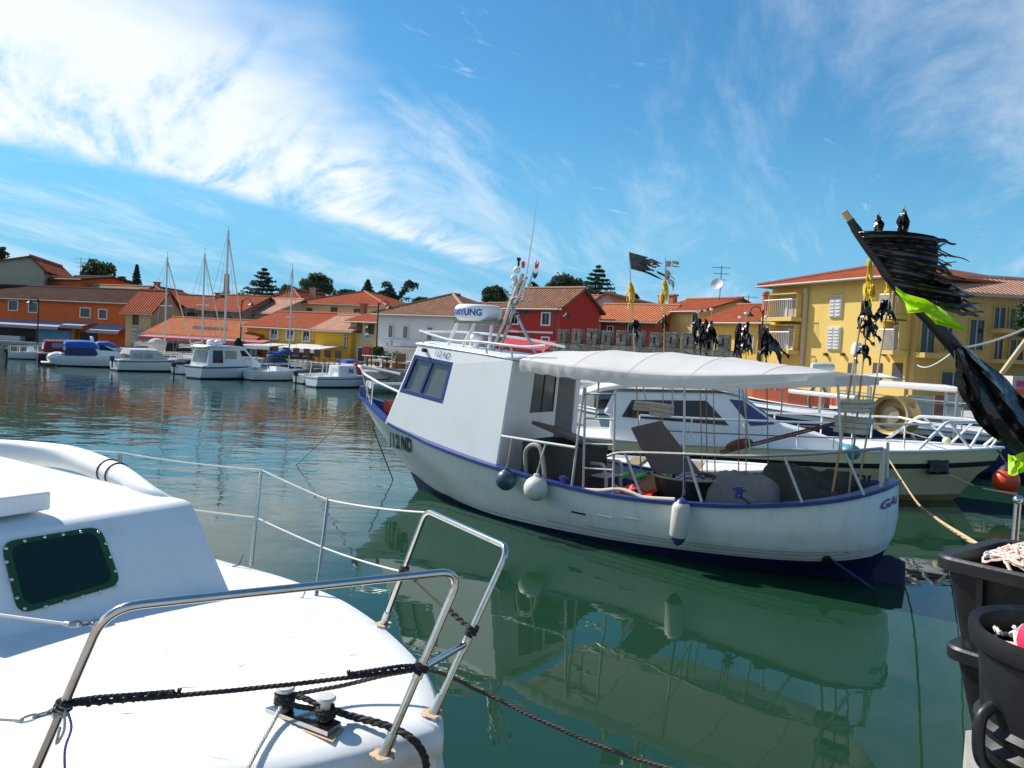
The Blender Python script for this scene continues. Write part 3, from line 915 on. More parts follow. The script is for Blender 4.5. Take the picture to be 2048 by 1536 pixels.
    mt = mb.build('mast_head', GALV, t); sub(mt, t)
    for (px, py, r_, mm, sz) in ((1034, 540, .065, WHITE, 1), (1027, 556, .055, WHITE, 1), (1030, 566, .05, WHITE, 1.3), (1052, 556, .03, DARK, 1)):
        mb = MB(); mb.ball(LYw(px, py, .02), r_, 12, 8, (1, 1, sz)); mb.build('masthead_lamp', mm, mt, smooth=True)
    mb = MB(); a_ = LYw(1046, 536, 0); mb.tube([a_, a_ + Vector((0, 0, .11))], .032, 12); mb.build('red_lamp', MAGENTA, mt)
    mb = MB(); a_ = LYw(1037, 532, 0); mb.tube([a_, a_ + Vector((0, 0, .12))], .02, 8); mb.box(a_ + Vector((0, 0, .12)), (.07, .05, .05)); mb.build('wind_vane', DARK, mt)
    mb = MB(); c_ = LYw(1029, 603, .1)
    q_ = (EYE - c_).normalized()
    for rr in (.085, .06):
        Mq = Matrix.Translation(c_) @ q_.to_track_quat('Z', 'Y').to_matrix().to_4x4()
        mb.lathe([(rr - .012, -.03), (rr, 0), (rr - .012, .03), (rr - .02, 0), (rr - .012, -.03)], 18, Mq)
    mb.build('coiled_horn', pm('horn_grey', (.45, .42, .36), .6), mt)
    mb = MB(); a_ = LYw(1054, 625, 0); mb.ball(LYw(1052, 625, 0), .05, 10, 6); mb.tube([LYw(1052, 625, 0), LYw(1028, 628, 0)], .016, 6); mb.build('deck_lamp', DARK, mt)
    # whip antenna
    mb = MB(); mb.tube([LYw(1043, 600, .03), LYw(1052, 560, .03), LYw(1076, 392, .03)], [.016, .013, .005], 6); mb.build('whip_antenna', WIRE, mt)
    # bent bracket wires
    mb = MB()
    for k in range(9):
        rr = random.Random(k); a_ = LYw(1015 + rr.random() * 25, 600 - rr.random() * 30, rr.uniform(-.1, .1)); b_ = LYw(1030 + rr.random() * 28, 570 - rr.random() * 25, rr.uniform(-.1, .1))
        mb.tube(sag(a_, b_, rr.uniform(-.05, .12), 6), .008, 4)
    mb.build('mast_wiring', pm('pale_wire', (.5, .47, .42), .6), mt)
    # flag staff and tricolour flag
    mb = MB(); mb.tube([LYw(1052, 590, -.05), LYw(1074, 520, -.05)], .014, 6); fs = mb.build('flag_staff', GALV, mt); sub(fs, t)
    return t, PT, PB

FB, FB_PT, FB_PB = build_fishing_boat()

# ------------------------------------------------------------------ awning, rails and posts of the fishing boat
def build_fb_fittings():
    t = FB
    rnd = random.Random(5)
    # awning: arched sheet with a hanging valance on both sides
    # (x, half width, edge z, ridge z, valance drop)
    top_edge = [(1040, 720, 1.12), (1150, 735, 1.36), (1300, 750, 1.40), (1450, 752, 1.40), (1600, 748, 1.32), (1672, 744, 1.22)]
    st = []
    for (px, py, y) in top_edge:
        q = FBI @ LYw(px, py, y); st.append((q.x, y, q.z))
    st = resample(spline([Vector(s) for s in st], 8), 73)
    ridge = [(1.20, 2.78), (.8, 2.83), (-.2, 2.87), (-1.4, 2.87), (-2.6, 2.80), (-3.3, 2.72), (-4.2, 2.66)]
    def rz(x):
        for (a, b) in zip(ridge[:-1], ridge[1:]):
            if b[0] <= x <= a[0]: return b[1] + (a[1] - b[1]) * (x - b[0]) / (a[0] - b[0])
        return ridge[0][1] if x > ridge[0][0] else ridge[-1][1]
    rows = []; drops = []
    for i, s in enumerate(st):
        x, hw, ez = s; row = []
        for k in range(21):
            u = 1 - 2 * k / 20
            z = ez + (rz(x) - ez) * (1 - abs(u) ** 2.2)
            z += .005 * sin(x * 5.1 + u * 3) * (1 - abs(u)) - .022 * abs(sin(x * pi / .95)) * (1 - u * u)
            row.append(Vector((x, hw * u, z)))
        rows.append(row)
    mb = MB(); mb.grid(rows)
    # pointed after end drawn out to the mizzen post
    a = rows[-1]
    tip = [Vector((a[0].x - .55, p.y * .25, 2.66 + .02 * (1 - abs(p.y)))) for p in a]
    mb.grid([a, tip])
    aw = mb.xf(FBM).build('awning', AWN, t, smooth=1.2); sub(aw, t)
    md = aw.modifiers.new('thick', 'SOLIDIFY'); md.thickness = .006
    for k in range(-3, 2):
        xs_ = k * .95
        row = min(rows, key=lambda r_: abs(r_[0].x - xs_))
        mb = MB(); mb.tube([FBM @ (p + Vector((0, 0, .004))) for p in row], .007, 5); mb.build('seam', pm('awning_seam', (.6, .58, .55), .8), aw)
    for sgn in (1, -1):
        mb = MB(); r0, r1, r2 = [], [], []
        fine = resample(st, 90)
        for i, s in enumerate(fine):
            x, hw, ez = s
            f = i / 89
            amp = .016 * (1 - f) ** 1.6 + .002
            w = amp * sin(i * 1.25 + 1.5 * sin(i * .37)) + .5 * amp * sin(i * 2.7)
            dz = .17 + .012 * sin(i * .9) * (1 - f)
            r0.append(Vector((x, sgn * (hw + .004), ez))); r1.append(Vector((x, sgn * (hw + .01 + w * .5), ez - dz * .5))); r2.append(Vector((x, sgn * (hw - .02 + w), ez - dz)))
        mb.grid([r0, r1, r2])
        mb.xf(FBM).build('valance', AWN, aw, smooth=1.2)
    # lashing ties from the awning to the wheelhouse roof
    for (px, py, qx, qy) in ((1075, 716, 1110, 702), (1055, 718, 1095, 704)):
        mb = MB(); mb.tube([LYw(px, py, .9), LYw(qx, qy, .4)], .012, 5); mb.build('awning_tie', WIRE, aw)
    # upright posts (pixel top, pixel foot, side)
    for (px, py, qx, qy, y, r) in ((1369, 770, 1368, 990, 1.36, .017), (1484, 772, 1502, 915, -1.2, .014), (1344, 765, 1346, 830, -1.3, .013), (1567, 770, 1562, 830, -1.25, .012), (1676, 770, 1682, 900, .9, .017),
                                   (1286, 770, 1292, 800, -1.2, .012)):
        mb = MB(); mb.tube([LYw(px, py, y), LYw(qx, qy, y)], r, 8); mb.build('awning_post', GALV, t)
    # side guard rail
    g = [LYw(1003, 872, 1.28), LYw(1080, 884, 1.34), LYw(1151, 895, 1.37)]
    mb = MB(); mb.tube(g, .02, 8); mb.build('guard_rail', WTUBE, t)
    g = [LYw(1215, 912, 1.37), LYw(1248, 905, 1.38), LYw(1370, 908, 1.39), LYw(1480, 912, 1.38), LYw(1600, 909, 1.25), LYw(1688, 903, 1.02), LYw(1765, 897, .5)]
    mb = MB(); mb.tube(spline(g, 5), .02, 8); gr = mb.build('guard_rail', GALV, t); sub(gr, t)
    for (px, py, qx, qy, y) in ((1375, 912, 1404, 1004, 1.38), (1568, 912, 1604, 1005, 1.28), (1690, 905, 1728, 990, .95), (1250, 906, 1283, 992, 1.38), (1764, 897, 1762, 978, .5)):
        mb = MB(); mb.tube([LYw(px, py, y), LYw(qx, qy, y)], .019, 8); mb.build('rail_brace', GALV, gr)
    mb = MB(); mb.tube([LYw(1776, 885, -.1), LYw(1774, 960, -.1)], .02, 8); mb.build('rail_brace', GALV, gr)
    mb = MB(); mb.box(LYw(1765, 930, .5), (.05, .05, .42)); mb.build('stern_board', pm('board_pale', (.55, .52, .46), .7), t)
    # bow pulpit rail (white tube) with two stanchions
    bp = [LYw(722, 735, .22), LYw(728, 748, .25), LYw(760, 767, .45), LYw(800, 785, .6)]
    mb = MB(); mb.tube(fillet(bp, .1), .026, 8)
    bq = [LYw(722, 735, .22), LYw(716, 731, -.05), LYw(735, 734, -.35), LYw(800, 748, -.6)]
    mb.tube(fillet(bq, .12), .026, 8)
    br = mb.build('bow_rail', WTUBE, t, smooth=True); sub(br, t)
    for (px, py, qx, qy, y) in ((724, 745, 740, 805, .25), (737, 760, 733, 795, .1), (746, 760, 742, 812, .3)):
        mb = MB(); mb.tube([LYw(px, py, y), LYw(qx, qy, y)], .015, 6); mb.build('rail_post', GALV, br)
    # boarding ladder frame amidships: four uprights and rungs
    mb = MB()
    for (a, b, y) in (((1168, 775), (1142, 985), 1.36), ((1171, 775), (1166, 985), 1.33), ((1230, 787), (1226, 995), 1.36)):
        mb.tube([LYw(*a, y), LYw(*b, y)], .018, 8)
    mb.tube([LYw(1198, 760, .9), LYw(1192, 835, .9)], .016, 8)
    ld = mb.build('boarding_frame', pm('frame_grey', (.55, .53, .5), .5, .3, dirt=(.3, .2, .12), dirt_amt=.5), t); sub(ld, t)
    for (a, b) in (((1170, 787), (1232, 788)), ((1169, 836), (1230, 839)), ((1168, 887), (1228, 890)), ((1166, 936), (1226, 940)), ((1164, 985), (1226, 990))):
        mb = MB(); mb.tube([LYw(*a, 1.345), LYw(*b, 1.36)], .016, 8); mb.build('rung', GALV, ld)
    # corrugated hose lying along the rail
    hp = [LYw(1142, 978, 1.36), LYw(1200, 981, 1.37), LYw(1236, 978, 1.36), LYw(1262, 985, 1.38), LYw(1290, 995, 1.39), LYw(1350, 999, 1.4)]
    mb = MB(); mb.tube(spline(hp, 6), .028, 8)
    tag(mb.build('hose', pm('pale_hose', (.62, .55, .42), .6), smooth=True), 'pale hose lying along the blue rail of the fishing boat', 'hose')
    # flag on the mast staff
    mb = MB(); rows = []
    for i in range(9):
        u = i / 8
        rows.append([LYw(1066 + 9 * u + (1 - v) * 4, 524 + 30 * v + 4 * sin(u * 4), -.05 + .06 * sin(u * 5 + v * 2)) for v in (0, .33, .34, .66, .67, 1)])
    for k, (i0, mm) in enumerate(((0, 'flag_red'), (2, 'flag_white'), (4, 'flag_blue'))):
        c = {'flag_red': (.55, .04, .05), 'flag_white': (.75, .74, .74), 'flag_blue': (.03, .05, .30)}[mm]
        mb.cur = k; mb.grid([[r[i0], r[i0 + 1]] for r in rows])
    fl = mb.build('flag', [cloth_mat(a, b, .3) for a, b in (('flag_red', (.55, .04, .05)), ('flag_white', (.75, .74, .74)), ('flag_blue', (.03, .05, .30)))])
    tag(fl, 'small red white and blue flag on the mast of the fishing boat', 'flag')

build_fb_fittings()

# ------------------------------------------------------------------ things on and round the fishing boat
def fender_ball(name, label, px, py, rpx, y, mat, ropemat, top):
    c = LYw(px, py, y); r = rpx * (c - EYE).dot(Fv) / FPX
    t = thing(name, label, 'fender', c - Vector((0, 0, r * 1.1)), group=None)
    mb = MB()
    prof = []
    for i in range(15):
        th = pi * i / 14
        prof.append((r * sin(th), -r * cos(th)))
    prof = prof[:-2] + [(r * .28, r * .98), (r * .22, r * 1.18), (.0, r * 1.2)]
    mb.lathe(prof, 28, Matrix.Translation(c)); mb.build('ball', mat, t, smooth=True)
    mb = MB(); mb.rope(sag(c + Vector((0, 0, r * 1.15)), LYw(*top, y), -.01), .014); mb.build('lanyard', ropemat, t)
    return t

fender_ball('ball_fender', 'dark blue ball fender hanging from the fishing boat rail', 1012, 960, 21, 1.50, BALLB, ROPET, (1025, 876))
fender_ball('ball_fender', 'white ball fender hanging beside the dark blue one', 1072, 977, 25, 1.52, BALLW, ROPEW, (1092, 886))

def build_long_fender():
    c = LYw(1360, 1043, 1.58)
    t = thing('cylinder_fender', 'long white cylindrical fender with blue ends hanging at the fishing boat side', 'fender', c - Vector((0, 0, .4)))
    k = (c - EYE).dot(Fv) / FPX
    r = 18.5 * k; H = 44 * k
    M = Matrix.Translation(c) @ Matrix.Rotation(rad(2), 4, 'Y')
    mb = MB(); mb.lathe([(r * .85, -H * .72), (r, -H * .62), (r, H * .62), (r * .9, H * .75), (r * .7, H * .86)], 28, M)
    mb.build('body', pm('stained_fender', (.62, .60, .54), .5, var=.08, dirt=(.42, .26, .12), dirt_amt=.55, dirt_scale=4), t, smooth=True)
    mb = MB(); mb.lathe([(0, -H * 1.12), (r * .22, -H * 1.1), (r * .5, -H * .98), (r * .86, -H * .73)], 28, M); mb.build('end_cap', BLUE, t, smooth=True)
    mb = MB(); mb.lathe([(r * .71, H * .86), (r * .45, H * 1.0), (r * .2, H * 1.08), (0, H * 1.1)], 28, M); mb.build('end_cap', BLUE, t, smooth=True)
    mb = MB(); mb.rope([M @ Vector((0, 0, H * 1.05)), LYw(1368, 980, 1.5), LYw(1369, 915, 1.42)], .012); mb.build('lanyard', ROPEBL, t)

build_long_fender()

def build_deck_cargo():
    DZ = .46
    def stand(px, py, y): return LYw(px, py, y)
    # engine cover with a dark hatch lid behind the wheelhouse
    t = thing('engine_box', 'dark brown engine box with lid raised behind the wheelhouse', 'engine box', FL(.35, .55, DZ), rad(143.9))
    mb = MB(); mb.box((.55, .55, .92), (1.05, .95, .9)); mb.xf(FBM).build('casing', pm('engine_casing', (.035, .028, .026), .7, var=.3), t, bevel=.03)
    mb = MB(); R_ = Matrix.Rotation(rad(-14), 3, 'Y') @ Matrix.Rotation(rad(10), 3, 'X'); mb.box((.50, .5, 1.46), (1.0, .9, .06), R_); mb.xf(FBM).build('lid', pm('lid_brown', (.06, .045, .042), .6), t, bevel=.02)
    mb = MB(); mb.tube(spline([FL(.9, 1.0, .5), FL(.9, 1.15, 1.2), FL(.6, 1.2, 1.3), FL(.45, 1.22, .75)], 6), .035, 8); mb.build('hose', pm('grey_hose', (.35, .33, .3), .6), t, smooth=True)
    # white plastic garden chair
    c = FBI @ LYw(1200, 985, .35)
    t = thing('plastic_chair', 'grey white moulded plastic garden chair on the fishing boat deck', 'chair', FL(c.x, .35, DZ), rad(143.9))
    CH = pm('chair_plastic', (.52, .50, .50), .5, dirt=(.3, .28, .25), dirt_amt=.4)
    cx, cy, w = c.x, .35, .24
    for (sx, sy) in ((1, 1), (1, -1), (-1, 1), (-1, -1)):
        mb = MB(); mb.tube([FL(cx + sx * .26, cy + sy * .26, DZ), FL(cx + sx * .22, cy + sy * .22, DZ + .42)], [.026, .034], 6); mb.build('leg', CH, t)
    mb = MB(); mb.box((cx, cy, DZ + .43), (.46, .46, .03)); mb.xf(FBM).build('seat', CH, t, bevel=.012)
    mb = MB()
    arc = [FL(cx + .26, cy - .24 + .48 * k / 8, DZ + .45 + .40 * sin(pi * (k + 1.2) / 10.4)) for k in range(9)]
    mb.tube(arc, .03, 6)
    for k in (2, 4, 6): mb.tube([FL(cx + .24, cy - .24 + .48 * k / 8, DZ + .45), arc[k]], [.03, .03], 4)
    mb.build('backrest', CH, t)
    for sy in (1, -1):
        mb = MB(); mb.tube(fillet([FL(cx + .25, cy + sy * .25, DZ + .62), FL(cx - .2, cy + sy * .27, DZ + .64), FL(cx - .23, cy + sy * .25, DZ + .40)], .08), .028, 6); mb.build('armrest', CH, t)
    # big round black tub of line with a board leaning in it
    c = FBI @ LYw(1375, 955, .55)
    t = thing('round_tub', 'large round black tub full of net on the fishing boat', 'tub', FL(c.x, .55, DZ), 0)
    ctr = FL(c.x, .55, 0); zr = c.z + .02; R = .50
    mb = MB(); mb.lathe([(0, DZ + .01), (R * .85, DZ + .01), (R, zr - .02), (R + .025, zr), (R, zr + .01), (R - .03, zr - .02), (R * .86, zr - .14), (0, zr - .16)], 32, Matrix.Translation(ctr)); mb.build('body', BLACKPL, t, smooth=.6)
    mb = MB(); mb.lathe([(R + .015, zr - .01), (R + .035, zr + .01), (R + .015, zr + .025), (R - .005, zr + .01), (R + .015, zr - .01)], 32, Matrix.Translation(ctr)); mb.build('rim', pm('tub_rim', (.30, .27, .2), .6), t, smooth=True)
    rr = random.Random(3); mb = MB(); mb2 = MB()
    for k in range(70):
        a = rr.uniform(0, 2 * pi); q = rr.uniform(.05, .42); p = ctr + Vector((q * cos(a), q * sin(a), zr - .08 + rr.uniform(-.02, .05) + .07 * (1 - q / .42)))
        d_ = Vector((rr.uniform(-1, 1), rr.uniform(-1, 1), rr.uniform(-.1, .1))) * .10
        (mb if k % 3 else mb2).tube([p - d_, p + Vector((0, 0, .02)), p + d_], .012, 4)
    mb.build('net_heap', pm('pale_net', (.42, .42, .42), .9, var=.3, vscale=30), t, kind='stuff'); mb2.build('blue_net_heap', pm('blue_net', (.10, .22, .42), .9, var=.3), t, kind='stuff')
    # brown board leaning back out of the tub
    P = [LYw(1262, 856, .55), LYw(1322, 842, .30), LYw(1405, 950, .35), LYw(1312, 955, .62)]
    nb = (P[1] - P[0]).cross(P[3] - P[0]).normalized() * .03
    mb = MB(); mb.hexa([p - nb for p in P] + [p + nb for p in P])
    tag(mb.build('leaning_board', BROWNB, bevel=.008), 'brown board leaning out of the round black tub', 'board')
    # small wooden box, green bottles and a red crate by the rail
    b = FBI @ LYw(1303, 940, .9)
    mb = MB()
    for (dx, dy, sx, sy) in ((0, .15, .36, .02), (0, -.15, .36, .02), (.17, 0, .02, .28), (-.17, 0, .02, .28)): mb.box((b.x + dx, .75 + dy, DZ + .38), (sx, sy, .50))
    mb.box((b.x, .75, DZ + .1), (.34, .28, .02))
    tag(mb.xf(FBM).build('wooden_box', WOOD), 'open wooden box between the red crate and the black tub', 'box')
    c = FBI @ LYw(1272, 975, 1.05)
    t = thing('fish_crate', 'red plastic crate with torn lid against the fishing boat rail', 'crate', FL(c.x, 1.0, DZ), rad(143.9))
    mb = MB()
    for (dx, dy, sx, sy) in ((0, .17, .52, .025), (0, -.17, .52, .025), (.25, 0, .025, .32), (-.25, 0, .025, .32)): mb.box((c.x + dx, 1.0 + dy, DZ + .18), (sx, sy, .34))
    mb.box((c.x, 1.0, DZ + .02), (.48, .32, .02)); mb.xf(FBM).build('body', RED, t)
    rows = [[FL(c.x - .3 + .6 * i / 6, .82 + .36 * j / 4, DZ + .40 + .05 * sin(i * 1.7 + j) + .03 * sin(j * 2.3)) for j in range(5)] for i in range(7)]
    mb = MB(); mb.grid(rows); mb.build('crumpled_sack', pm('red_sheet', (.60, .02, .02), .4), t, smooth=True)
    GB = pm('green_plastic', (.02, .42, .10), .3, var=.1)
    for (px, py, qx, qy, y, lb) in ((1243, 953, 1262, 945, 1.0, 'green bottle lying nearest the chair on the red crate'), (1268, 956, 1292, 948, .98, 'green bottle lying against the wooden box')):
        a = LYw(px, py, y); b_ = LYw(qx, qy, y); d_ = (b_ - a)
        mb = MB(); Mq = Matrix.Translation(a) @ d_.to_track_quat('Z', 'Y').to_matrix().to_4x4(); Lq = d_.length
        mb.lathe([(0, 0), (.04, .005), (.042, Lq * .65), (.018, Lq * .8), (.018, Lq), (0, Lq)], 12, Mq)
        tag(mb.build('bottle', GB, smooth=.6), lb, 'bottle')
    # covered gear on the after deck: grey tarpaulin and dark net heap
    rr = random.Random(11)
    a = FBI @ LYw(1515, 940, .4)
    def heap(name, label, cat, cx, cy, lx, ly, z0, zt, mat, seed, fold=.05):
        rr = random.Random(seed); rows = []
        ph = [rr.uniform(0, 6) for _ in range(6)]
        for i in range(25):
            u = -1 + 2 * i / 24; row = []
            for j in range(21):
                v = -1 + 2 * j / 20
                e = max(abs(u) ** 3, abs(v) ** 3)
                z = z0 + (zt - z0) * (1 - e ** 2) * (.82 + .18 * sin(u * 2.3 + ph[0]) * cos(v * 2.1 + ph[1]))
                f_ = fold * (sin(u * 7 + ph[2] + v * 3) * .5 + sin(v * 9 + ph[3] - u * 4) * .5 + .5 * sin(u * 15 + v * 11 + ph[4]))
                row.append(FL(cx + u * lx + f_ * .6, cy + v * ly + f_ * .6, z + f_ * (1 - e)))
            rows.append(row)
        mb = MB(); mb.grid(rows)
        return tag(mb.build(name, mat, smooth=1.0), label, cat)
    heap('tarpaulin', 'grey tarpaulin thrown over gear on the after deck', 'tarpaulin', a.x + .05, .45, .52, .40, DZ + .36, a.z + .07, TARPW, 3, .045)
    b = FBI @ LYw(1630, 935, .2)
    heap('net_heap', 'dark heap of nets piled beside the grey tarpaulin', 'net', b.x + .05, .15, .70, .62, DZ, b.z + .12, NETM, 2, .05)
    for (cx, cy, lx, ly, h, lb) in ((a.x + .1, .45, .9, .6, .42, 'dark fish box under the grey tarpaulin'), (b.x + .2, .80, .5, .35, .36, 'dark fish box with faded yellow print at the stern')):
        mb = MB()
        for (dx, dy, sx, sy) in ((0, ly / 2, lx, .03), (0, -ly / 2, lx, .03), (lx / 2, 0, .03, ly), (-lx / 2, 0, .03, ly)): mb.box((cx + dx, cy + dy, DZ + h / 2), (sx, sy, h))
        mb.box((cx, cy, DZ + .02), (lx, ly, .03)); mb.box((cx, cy + ly / 2 + .02, DZ + h - .03), (lx + .04, .02, .05))
        tag(mb.xf(FBM).build('fish_box', BLACKPL), lb, 'fish box')
    # red crate in the bow
    c = FBI @ LYw(778, 812, .2)
    t = thing('bow_crate', 'red slatted crate on the foredeck before the wheelhouse', 'crate', FL(c.x, 0, 1.2), rad(143.9)); c.x -= .12
    mb = MB(); mb.box((c.x, .0, 1.36), (.44, .40, .02))
    for s in (-1, 1):
        for k in range(4):
            z = 1.32 + k * .10
            mb.box((c.x + s * .22, .0, z), (.02, .40, .075)); mb.box((c.x, s * .20, z), (.44, .02, .075))
    for (sx, sy) in ((1, 1), (1, -1), (-1, 1), (-1, -1)): mb.box((c.x + sx * .22, sy * .20, 1.46), (.04, .04, .42))
    mb.xf(FBM).build('body', pm('faded_red_plastic', (.32, .045, .03), .6, dirt=(.4, .3, .2), dirt_amt=.5, dirt_scale=12), t)
    # mooring lines of the fishing boat
    def line(name, label, pts, r, mat, cat='rope', twist=True):
        mb = MB()
        if twist: mb.rope(pts, r)
        else: mb.tube(pts, r, 6)
        return tag(mb.build(name, mat), label, cat)
    line('mooring_line', 'dark blue mooring line running from the stern quarter into the water', [LYw(1478, 992, 1.42), PZ(1745, 1176, .0), PZ(1780, 1195, -.3)], .016, ROPEBL)
    line('mooring_line', 'thin line from the stemhead down to the left into the water', sag(FL(5.9, .02, 1.6), PZ(592, 930, 0.0), .05), .010, ROPET)
    line('anchor_line', 'dark anchor line hanging steeply from the stem into the water', [FL(5.4, .08, 1.05), PZ(786, 960, 0.0), PZ(790, 965, -.3)], .012, ROPED)

build_deck_cargo()

# ------------------------------------------------------------------ dan buoys: flagged poles carried on the boats
def ragged_flag(mb, p0, p1, out, n=14, m=8, amp=.08, seed=1, tear=.3, wav=2.0):
    """torn sheet between hoist points p0 (top) and p1 (bottom), streaming along out"""
    rr = random.Random(seed); p0, p1, out = Vector(p0), Vector(p1), Vector(out)
    side = out.cross(p1 - p0).normalized()
    ends = [1 - tear * rr.random() for _ in range(m + 1)]
    ph = rr.uniform(0, 6)
    rows = []
    for j in range(m + 1):
        h = p0.lerp(p1, j / m); row = []
        for i in range(n + 1):
            u = i / n * ends[j]
            w = amp * (sin(u * 2 * pi * wav + ph + j * .35) + .5 * sin(u * 4 * pi * wav + j * .9)) * min(1, u * 3)
            drop = Vector((0, 0, -1)) * (.10 * u * u * out.length)
            row.append(h + out * u + side * w + drop + (p1 - p0) * .04 * sin(u * 9 + j) * u)
        rows.append(row)
    # split into tatters near the fly end
    cuts = {rr.randrange(1, m) for _ in range(max(1, m // 3))}
    i0 = len(mb.v)
    for r in rows: mb.v += r
    W = n + 1
    for j in range(m):
        for i in range(n):
            if (j in cuts or j + 1 in cuts) and i > n * .55 and j in cuts: continue
            if rr.random() < .03 and i > n * .3: continue
            mb.f.append((i0 + j * W + i, i0 + j * W + i + 1, i0 + (j + 1) * W + i + 1, i0 + (j + 1) * W + i)); mb.mi.append(mb.cur)

def hang_rag(mb, top, length, width, seed, spread=.5):
    """limp torn strip of sheet hanging from a pole"""
    rr = random.Random(seed); top = Vector(top)
    n = 9; a0 = rr.uniform(0, 6); K = 4; width *= .82
    for s in range(K):
        off = (s - (K - 1) / 2) / K
        ln = length * rr.uniform(.55, 1.05); wd = width * rr.uniform(.28, .50); sw = rr.uniform(-.5, .9) * spread * width
        ph = rr.uniform(0, 6); dy = rr.uniform(-.05, .05); i0 = len(mb.v)
        for i in range(n + 1):
            u = i / n
            w = wd * .5 * (.35 + .75 * sin(pi * min(1, u * 1.05)) ** .6) * (1 - .75 * max(0, u - .6) / .4) + .004
            c = top + Vector((off * width * (.15 + 1.0 * min(1, u * 1.6)) + sw * u * u + .025 * sin(u * 6 + ph), dy * u + .03 * sin(u * 5 + ph), -ln * u))
            for k in range(4):
                t_ = -1 + 2 * k / 3
                mb.v.append(c + Vector((w * t_, .03 * sin(t_ * 3 + u * 8 + ph), .02 * rr.uniform(-1, 1) * (1 + 2 * (i == n)))))
        for i in range(n):
            for k in range(3):
                if i > 4 and rr.random() < .12: continue
                mb.f.append((i0 + i * 4 + k, i0 + i * 4 + k + 1, i0 + (i + 1) * 4 + k + 1, i0 + (i + 1) * 4 + k)); mb.mi.append(mb.cur)

def foam_float(t, c, w, h, axis=None, seed=0):
    """blocks of cut foam bundled round the pole"""
    rr = random.Random(seed)
    R_ = FBM.to_3x3() @ Matrix.Rotation(rr.uniform(-.15, .15), 3, 'Y') @ Matrix.Rotation(rr.uniform(-.4, .4), 3, 'Z')
    mb = MB()
    for k in range(3): mb.box(Vector(c) + Vector((rr.uniform(-.02, .02), 0, h * (k - 1) * .34)), (w * rr.uniform(.9, 1.1), w * .55 * rr.uniform(.9, 1.1), h * .33), R_)
    mb.build('float', FOAM, t, bevel=.015)

def dan_buoy(label, foot, top, polemat, y, flags=(), floats=(), ball=True, r=.014, group='dan buoys on the fishing boat'):
    f = LYw(*foot, y); p = LYw(*top, y)
    f = p + (f - p) * ((p.z - .50) / (p.z - f.z))
    t = thing('dan_buoy', label, 'buoy marker', f, 0, group)
    mb = MB(); mb.tube([f, f.lerp(p, .5), p], [r, r * .9, r * .6], 7); mb.build('pole', polemat, t)
    if ball:
        mb = MB(); mb.ball(p, .028, 10, 6, (1.2, 1.2, .8)); mb.build('tip_ball', BALLW, t, smooth=True)
    for fl in flags:
        mb = MB(); fl(mb, y); 
        mb.build('flag', fl.mat, t, smooth=1.0)
    for (px, py, w, h) in floats: foam_float(t, LYw(px, py, y), w, h, seed=px)
    return t

def F_out(a, b, out, mat, **k):
    """flag with hoist pixels a,b streaming to pixel out"""
    def fn(mb, y):
        p0, p1 = LYw(*a, y), LYw(*b, y); q = LYw(*out, y)
        ragged_flag(mb, p0, p1, q - p0.lerp(p1, .4), **k)
    fn.mat = mat; return fn
def F_rag(a, ln, w, mat, seed, sp=.5):
    def fn(mb, y): hang_rag(mb, LYw(*a, y), ln, w, seed, sp)
    fn.mat = mat; return fn
SILV = pm('grey_foil_sheet', (.30, .30, .31), .3, var=.2, bump=.4, bscale=14)
YT = -1.15
dan_buoy('tall dan buoy with black streamer and twisted yellow flag, leftmost above the awning', (1277, 845), (1258, 503), BAMBOO, YT,
         [F_out((1258, 504), (1262, 538), (1338, 536), BLACKFLAG, amp=.03, seed=3, tear=.5), F_rag((1262, 565), .50, .11, YELFLAG, 4, .9), F_rag((1272, 640), .32, .16, BLACKFLAG, 5)], [(1287, 812, .34, .16)], False, .012)
dan_buoy('tall dan buoy with grey foil flag and yellow sheet, right of the leftmost one', (1325, 845), (1331, 515), BAMBOO, YT,
         [F_out((1331, 522), (1331, 534), (1362, 525), SILV, amp=.03, seed=6, tear=.2, m=4), F_out((1331, 534), (1330, 556), (1350, 566), SILV, amp=.04, seed=7), F_rag((1330, 560), .48, .13, YELFLAG, 8, .2), F_rag((1328, 628), .30, .10, BLACKFLAG, 9)], [(1322, 820, .36, .22)], False, .012)
for i, (fx, tx, ty, lb) in enumerate(((1402, 1396, 624, 'short dan buoy with black rags and white tip, first right of the yellow flagged pair'), (1413, 1410, 621, 'short dan buoy with black rag, second in the row over the awning'), (1428, 1423, 619, 'short dan buoy with long black rag, third in the row over the awning'),
                                      (1478, 1480, 635, 'short dan buoy with black and white rags, first of the middle pair'), (1492, 1492, 627, 'short dan buoy with checkered rags, second of the middle pair'), (1535, 1532, 634, 'dan buoy with bulky black rags before the yellow balcony house'))):
    fl = [F_rag((tx, ty + 12 + (i % 3) * 6), .48 + .1 * (i % 2), .15, BLACKFLAG, 20 + i, .5), F_rag((tx + 3, ty + 45), .30, .14, BLACKFLAG, 40 + i, .8)]
    if i in (3, 4): fl.append(F_rag((tx + 4, ty + 40), .30, .10, SILV, 60 + i, .5))
    if i == 5: fl += [F_rag((tx + 12, ty + 45), .42, .32, BLACKFLAG, 70, .9), F_rag((tx + 2, ty + 20), .45, .2, BLACKFLAG, 72, .3)]
    dan_buoy(lb, (fx, 850), (tx, ty), WOOD if i % 2 else BAMBOO, -1.25 + .05 * (i % 3), fl, r=.010)
dan_buoy('dan buoy leaning right at the stern with yellow flag and grey float', (1665, 985), (1744, 505), BAMBOO, .35,
         [F_rag((1739, 520), .62, .10, YELFLAG, 81, .3), F_rag((1733, 600), .50, .22, BLACKFLAG, 82, .4), F_rag((1727, 690), .25, .20, BLACKFLAG, 83, .4)], [(1712, 812, .40, .17)], False, .017)
